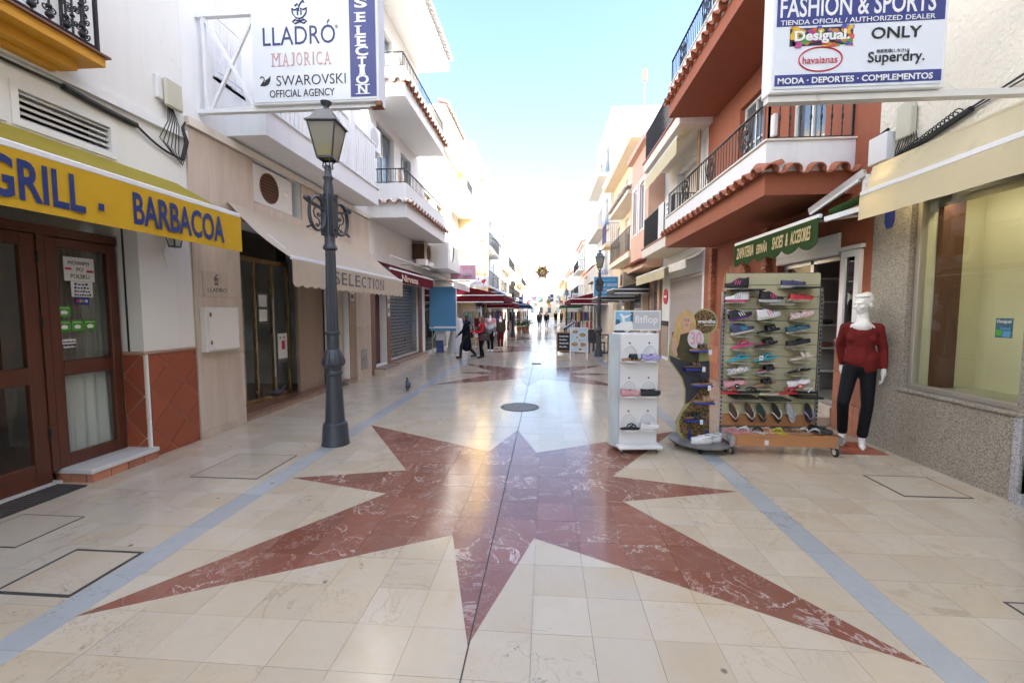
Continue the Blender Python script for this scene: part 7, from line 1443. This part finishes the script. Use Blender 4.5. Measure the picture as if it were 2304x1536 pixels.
# ================================================================== people and mannequins
skin = mk('skin', (.46, .26, .18), .5, .08, 20); man_white = mk('mannequin_white', (.80, .78, .75), .22, .02, 4, spec=.6)
knit_red = cloth('red_knit', (.16, .018, .016), .25, 0, .9, .6); jeans_blk = cloth('black_denim', (.010, .010, .012), .2, 0, .8, .3)
def rz2(p_, a): return Vector((p_[0]*math.cos(a)-p_[1]*math.sin(a), p_[0]*math.sin(a)+p_[1]*math.cos(a), p_[2]))
def head_items(c_, H, turn=0, hair_in=False):
    """head facing -Y, turned by turn; c_ = chin height centre"""
    s_ = H/1.75; R_ = Matrix.Rotation(turn, 3, 'Z')
    def q(x, y, z): return Vector(c_)+R_ @ (Vector((x, y, z))*s_)
    E_ = lambda p_, r: ('e', p_, tuple(v*s_ for v in r), R_)
    it = [E_(q(0, .012, .135), (.073, .093, .092)), E_(q(0, -.022, .075), (.056, .066, .078)), E_(q(0, -.055, .022), (.026, .026, .022)), E_(q(0, -.082, .118), (.052, .02, .014)), ('c', q(0, -.088, .108), q(0, -.112, .072), .0085*s_, .0125*s_), E_(q(0, -.088, .046), (.024, .014, .009)), E_(q(0, -.083, .034), (.02, .013, .008))]
    for k in (-1, 1): it += [E_(q(.075*k, .012, .088), (.010, .02, .03)), E_(q(.038*k, -.066, .075), (.022, .018, .02))]
    return it, q
def hand_items(w_, d, side, s_=1.0):
    """palm and five curled fingers from wrist w_ along direction d"""
    w_, d = Vector(w_), Vector(d).normalized(); ax = Vector((0, 1, 0)); ax = (ax-d*ax.dot(d)).normalized(); nr = d.cross(ax)*side
    it = [('c', w_, w_+d*.05*s_, .022*s_, .030*s_), ('e', w_+d*.065*s_, (.022*s_, .038*s_, .04*s_))]
    for i, (L, o_) in enumerate(((.062, -.030), (.075, -.010), (.07, .011), (.055, .031))):
        b = w_+(d*.095+ax*o_)*s_; m_ = b+(d*L*.55-nr*.006)*s_; it += [('c', b, m_, .0092*s_, .0085*s_), ('c', m_, m_+(d*L*.40-nr*.024)*s_, .0085*s_, .0075*s_)]
    b = w_+(d*.035-ax*.034)*s_; m_ = b+(d*.035-ax*.022-nr*.01)*s_; it += [('c', b, m_, .011*s_, .0095*s_), ('c', m_, m_+(d*.035-nr*.008)*s_, .0095*s_, .008*s_)]
    return it
# ---- shop mannequin (about 1.88 m with hair), body turned towards the street
mq = thing('shop_mannequin', 'white mannequin in burgundy sweater and black trousers against the granite wall', 'mannequin', (3.80, 5.50, 0), math.radians(-30))
hipL, hipR = Vector((.082, .0, .96)), Vector((-.082, -.01, .95)); kneeL, kneeR = Vector((.09, -.05, .53)), Vector((-.15, -.17, .55)); ankL, ankR = Vector((.06, -.02, .13)), Vector((-.13, .05, .14))
shL, shR = Vector((.160, .02, 1.452)), Vector((-.155, .0, 1.452)); elL, elR = Vector((.215, .06, 1.20)), Vector((-.195, .09, 1.22)); wrL, wrR = Vector((.225, .0, .96)), Vector((-.165, .10, .98))
hd, q = head_items((0, -.025, 1.615), 1.95, math.radians(-38))
body = [('c', (0, 0, 1.02), (0, .01, 1.2), .085, .085), ('c', (0, .01, 1.2), (0, .0, 1.40), .10, .13), ('c', shL-Vector((0, 0, .02)), shR-Vector((0, 0, .02)), .042, .042), ('c', (0, .02, 1.48), (0, -.005, 1.66), .062, .052), ('e', (0, -.03, 1.44), (.13, .075, .09))]
body += [('c', hipL, kneeL, .075, .05), ('c', kneeL, ankL, .05, .032), ('c', hipR, kneeR, .075, .05), ('c', kneeR, ankR, .05, .032), ('c', shL, elL, .042, .034), ('c', elL, wrL, .034, .024), ('c', shR, elR, .042, .034), ('c', elR, wrR, .034, .024)]
for a in (ankL, ankR): body += [('c', a, a+Vector((0, .01, -.06)), .038, .036), ('c', a+Vector((0, .015, -.08)), a+Vector((0, -.10, -.098)), .036, .036), ('c', a+Vector((0, -.10, -.098)), a+Vector((0, -.165, -.108)), .036, .018)]
body += hand_items(wrL, (-.02, -.02, -1), 1, 1.05)+hand_items(wrR, (.02, -.05, -1), -1, 1.05)+hd
bd = blob('body', body, man_white, mq, .0075, 3)
Rh = Matrix.Rotation(math.radians(-38), 3, 'Z'); hair = [('e', q(0, .030, .150), (.086, .104, .094), Rh), ('e', q(.0, -.045, .188), (.060, .045, .034), Rh), ('e', q(0, .075, .09), (.062, .04, .06), Rh)]; hr_ = random.Random(2)
for i in range(12):
    x = -.055+.01*i; hair.append(('c', q(x, .05, .232-10*x*x), q(x*1.2+.006, -.05, .208-8*x*x), .010, .006))
blob('hair', hair, man_white, mq, .007, 2)
sw = [('c', (0, 0, 1.08), (0, .005, 1.25), .146, .138), ('c', (0, .0, 1.25), (0, -.005, 1.38), .138, .148), ('e', (0, 0, 1.39), (.165, .11, .13)), ('e', (0, 0, 1.05), (.160, .122, .08)), ('c', (.085, .02, 1.452), shL, .062, .060), ('c', (-.085, .02, 1.452), shR, .062, .060), ('c', (-.08, .05, 1.46), (.08, .05, 1.46), .06, .06), ('c', shL, elL, .058, .050), ('c', elL, wrL+Vector((0, .01, .03)), .050, .038), ('c', shR, elR, .058, .050), ('c', elR, wrR+Vector((0, 0, .03)), .050, .038), ('e', (.075, -.075, 1.33), (.075, .06, .07)), ('e', (-.075, -.075, 1.33), (.075, .06, .07)), ('c', (.06, 0, 1.0), (.05, 0, 1.1), .12, .13)]
blob('sweater', sw, knit_red, mq, .012, 3)
tr = [('e', (0, 0, .98), (.148, .115, .10)), ('c', hipL, kneeL, .088, .064), ('c', kneeL, ankL+Vector((0, .0, .035)), .062, .058), ('c', hipR, kneeR, .088, .064), ('c', kneeR, ankR+Vector((0, 0, .03)), .062, .056), ('e', (0, .05, .95), (.125, .085, .10))]
blob('trousers', tr, jeans_blk, mq, .012, 3)
# neckline: pale scoop of skin above the sweater
blob('neck', [('c', (0, -.02, 1.48), (0, -.01, 1.64), .080, .056), ('e', (0, -.066, 1.468), (.098, .088, .085))], man_white, mq, .009, 4)
def figure(name, label, cat, loc, rz, H, stride, top, bottom, hairm, shoem, kind='trousers', arms=((.1, 0), (.1, 0)), head=True, sleeves=True, body_m=None, turn=0, group=None, longhair=True, vox=.018, legm=None):
    t = thing(name, label, cat, loc, rz, group); s_ = H; body_m = body_m or skin
    V = lambda x, y, z: Vector((x, y, z))*s_
    hips = [V(.05, 0, .51), V(-.05, 0, .51)]; knees = [V(.05, -.10*stride-.015, .275), V(-.05, .04*stride-.015, .275)]; ank = [V(.045, -.14*stride, .05), V(-.045, .20*stride, .05+.02*stride)]
    sh_ = [V(.108, 0, .80), V(-.108, 0, .80)]; el, wr = [], []
    for k, (fa, ba) in enumerate(arms):
        sx = 1 if k == 0 else -1; d = Vector((sx*.10, -math.sin(fa), -math.cos(fa))).normalized(); e_ = sh_[k]+d*.165*s_; d2 = Vector((-sx*.05, -math.sin(fa+ba), -math.cos(fa+ba))).normalized(); el.append(e_); wr.append(e_+d2*.145*s_)
    it = [('c', V(0, 0, .54), V(0, 0, .64), .075*s_, .065*s_), ('c', V(0, 0, .64), V(0, 0, .76), .068*s_, .08*s_), ('c', sh_[0], sh_[1], .036*s_, .036*s_), ('c', V(0, .01, .80), V(0, -.005, .89), .033*s_, .029*s_)]
    for k in (0, 1):
        it += [('c', hips[k], knees[k], .052*s_, .034*s_), ('c', knees[k], ank[k], .033*s_, .02*s_), ('c', sh_[k], el[k], .027*s_, .022*s_), ('c', el[k], wr[k], .022*s_, .015*s_), ('c', ank[k]+V(0, .012, -.025), ank[k]+V(0, -.075, -.033), .02*s_, .016*s_)]+hand_items(wr[k], (wr[k]-el[k]), 1 if k == 0 else -1, .62*s_/1.0)
    if head: hi, q_ = head_items(V(0, -.012, .868), H, turn); it += hi
    blob('body', it, body_m, t, min(vox, .014), 2)
    up_ = [('e', V(0, 0, .74), (.118*s_, .078*s_, .095*s_)), ('c', V(0, 0, .60), V(0, 0, .72), .088*s_, .088*s_)]
    for k in (0, 1): up_ += [('c', V(.05 if k == 0 else -.05, 0, .795), sh_[k], .05*s_, .044*s_)]+([('c', sh_[k], el[k], .043*s_, .035*s_), ('c', el[k], wr[k], .034*s_, .026*s_)] if sleeves else [('c', sh_[k], sh_[k].lerp(el[k], .5), .042*s_, .038*s_)])
    if kind == 'coat': up_ += [('c', V(0, 0, .66), V(0, .0, .40), .095*s_, .115*s_), ('c', V(0, .0, .40), V(0, .01, .27), .115*s_, .12*s_), ('e', V(0, .05, .83), (.075*s_, .06*s_, .045*s_))]
    else: up_ += [('c', V(0, 0, .60), V(0, 0, .52), .09*s_, .092*s_)]
    blob('top', up_, top, t, vox, 3)
    lo = []
    if kind in ('trousers', 'coat'):
        for k in (0, 1): lo += [('c', hips[k], knees[k], .062*s_, .044*s_), ('c', knees[k], ank[k]+V(0, 0, .02), .042*s_, .034*s_)]
        lo.append(('e', V(0, 0, .52), (.10*s_, .075*s_, .06*s_)))
    elif kind == 'shorts':
        lo.append(('e', V(0, 0, .51), (.105*s_, .08*s_, .06*s_)))
        for k in (0, 1): lo.append(('c', hips[k], hips[k].lerp(knees[k], .45), .066*s_, .062*s_))
    blob('bottom', lo, bottom, t, vox, 2)
    blob('shoes', [x for k in (0, 1) for x in (('c', ank[k]+V(0, .012, -.022), ank[k]+V(0, -.09, -.030), .028*s_, .022*s_), ('c', ank[k]+V(0, .01, .03), ank[k]+V(0, .012, -.022), .026*s_, .027*s_))], shoem, t, .012, 1)
    if head:
        hh = [('e', q_(0, .03, .145), (.084*s_/1.75, .095*s_/1.75, .095*s_/1.75), Matrix.Rotation(turn, 3, 'Z'))]
        if longhair:
            for k in (-1, 0, 1): hh.append(('c', q_(.05*k, .06, .12), q_(.055*k, .075, -.08), .045*s_/1.75, .03*s_/1.75))
            for k in (-1, 1): hh.append(('c', q_(.07*k, .01, .12), q_(.072*k, .0, -.02), .03*s_/1.75, .025*s_/1.75))
        blob('hair', hh, hairm, t, .012, 2)
    return t
hair_blk = mk('black_hair', (.012, .011, .012), .5, .3, 30); hair_brn = mk('brown_hair', (.18, .09, .04), .5, .3, 30); navy_coat = cloth('navy_coat', (.008, .010, .018), .3, 0, .9); red_top = cloth('red_jersey', (.52, .02, .03), .1, 0, .9); vest_m = cloth('brown_vest', (.07, .055, .045), .2, 0, .9); blk_tr = cloth('black_trousers', (.008, .008, .009), .2, 0, .9); camo = cloth('dark_leggings', (.03, .03, .022), .5, 0, .9); boots = mk('black_boots', (.012, .011, .011), .4)
w1 = figure('person', 'woman in long dark navy coat and black hair striding left past the blue blind', 'person', (-2.78, 15.05, 0), math.radians(-82), 1.50, 1.0, navy_coat, camo, hair_blk, boots, 'coat', ((.45, .35), (.15, .2)), legm=camo)
w2 = figure('person', 'woman with brown hair in red jersey and dark vest carrying a brown handbag', 'person', (-2.24, 15.1, 0), math.radians(-60), 1.47, .25, red_top, blk_tr, hair_brn, boots, 'trousers', ((.25, 1.1), (.35, 1.15)))
blob('vest', [('e', (0, .012, .74*1.47), (.125*1.47, .085*1.47, .10*1.47)), ('c', (0, .01, .56*1.47), (0, .01, .70*1.47), .105*1.47, .10*1.47)], vest_m, w2, .016, 3)
hb = thing('handbag', 'brown handbag hanging at the hip of the woman in the red jersey', 'handbag', (-2.10, 14.90, .62)); MB().prism([(-.17, 0), (.17, 0), (.15, .22), (-.15, .22)], (-2.10, 14.86, .62), (1, .1, 0), (0, 0, 1), (0, .09, 0)).build('bag', mk('bag_leather', (.07, .03, .03), .5, .3, 10), hb, bevel=.015); MB().tube([(-2.2, 14.9, .83), (-2.16, 14.94, 1.0), (-2.13, 15.0, 1.20), (-2.06, 14.95, 1.0), (-2.0, 14.9, .83)], .01, 5).build('strap', MATS['bag_leather'], hb)
knit_pw, t, p = nodes('chevron_knit'); MATS['chevron_knit'] = knit_pw
tc = N(t, 'ShaderNodeTexCoord'); sx = N(t, 'ShaderNodeSeparateXYZ'); t.links.new(tc.outputs['Object'], sx.inputs[0]); v_ = mathn(t, 'SUBTRACT', sx.outputs[2], mathn(t, 'MULTIPLY', mathn(t, 'ABSOLUTE', sx.outputs[0]), .5)); rp = ramp(t, v_, (.0, (.20, .20, .23)), (.93, (.20, .20, .23)), (.94, (.62, .60, .58)), (.99, (.60, .28, .30))); rp.node.color_ramp.interpolation = 'CONSTANT'
mr = N(t, 'ShaderNodeMapRange'); mr.inputs[1].default_value = 0; mr.inputs[2].default_value = 1.45; t.links.new(v_, mr.inputs[0]); rp2 = ramp(t, mr.outputs[0], (.0, (.20, .20, .23)), (.62, (.62, .60, .58)), (.74, (.60, .28, .30))); rp2.node.color_ramp.interpolation = 'CONSTANT'; t.links.new(rp2, p.inputs['Base Color']); p.inputs['Roughness'].default_value = .9
figure('shop_mannequin', 'headless mannequin in pink white and grey chevron jumper beside the two women', 'mannequin', (-2.25, 17.6, 0), math.radians(-10), 1.62, 0, knit_pw, blk_tr, None, man_white, 'trousers', ((.05, .1), (.05, .1)), False, True, man_white)
figure('shop_mannequin', 'headless mannequin in dark jacket and burgundy trousers at the awning edge', 'mannequin', (-1.98, 19.0, 0), math.radians(10), 1.55, 0, vest_m, cloth('burgundy_trousers', (.14, .01, .02), .1), None, man_white, 'trousers', ((.05, .1), (.05, .1)), False, True, man_white)
figure('person', 'distant person in dark top and denim shorts walking in mid street, left of the pair', 'person', (-.55, 40, 0), 0, 1.62, .3, vest_m, cloth('denim', (.10, .18, .28), .2), hair_brn, K['white'], 'shorts', ((.2, .3), (-.2, .2)), vox=.022)
figure('person', 'distant person in dark top and white shorts walking in mid street, right of the pair', 'person', (.12, 40.2, 0), 0, 1.60, .3, navy_coat, white_cloth, hair_brn, K['white'], 'shorts', ((-.2, .3), (.2, .2)), vox=.022)
figure('person', 'far dark clothed walker to the right of the mid street pair', 'person', (1.35, 56, 0), PI, 1.7, .4, blk_tr, blk_tr, hair_blk, boots, 'trousers', vox=.025, longhair=False)
figure('person', 'farthest small walker in dark jacket at the right edge of the street', 'person', (2.2, 60, 0), PI, 1.65, .4, vest_m, navy_coat, hair_brn, boots, 'trousers', vox=.025, longhair=False)

bpy.data.scenes.remove(TMP)
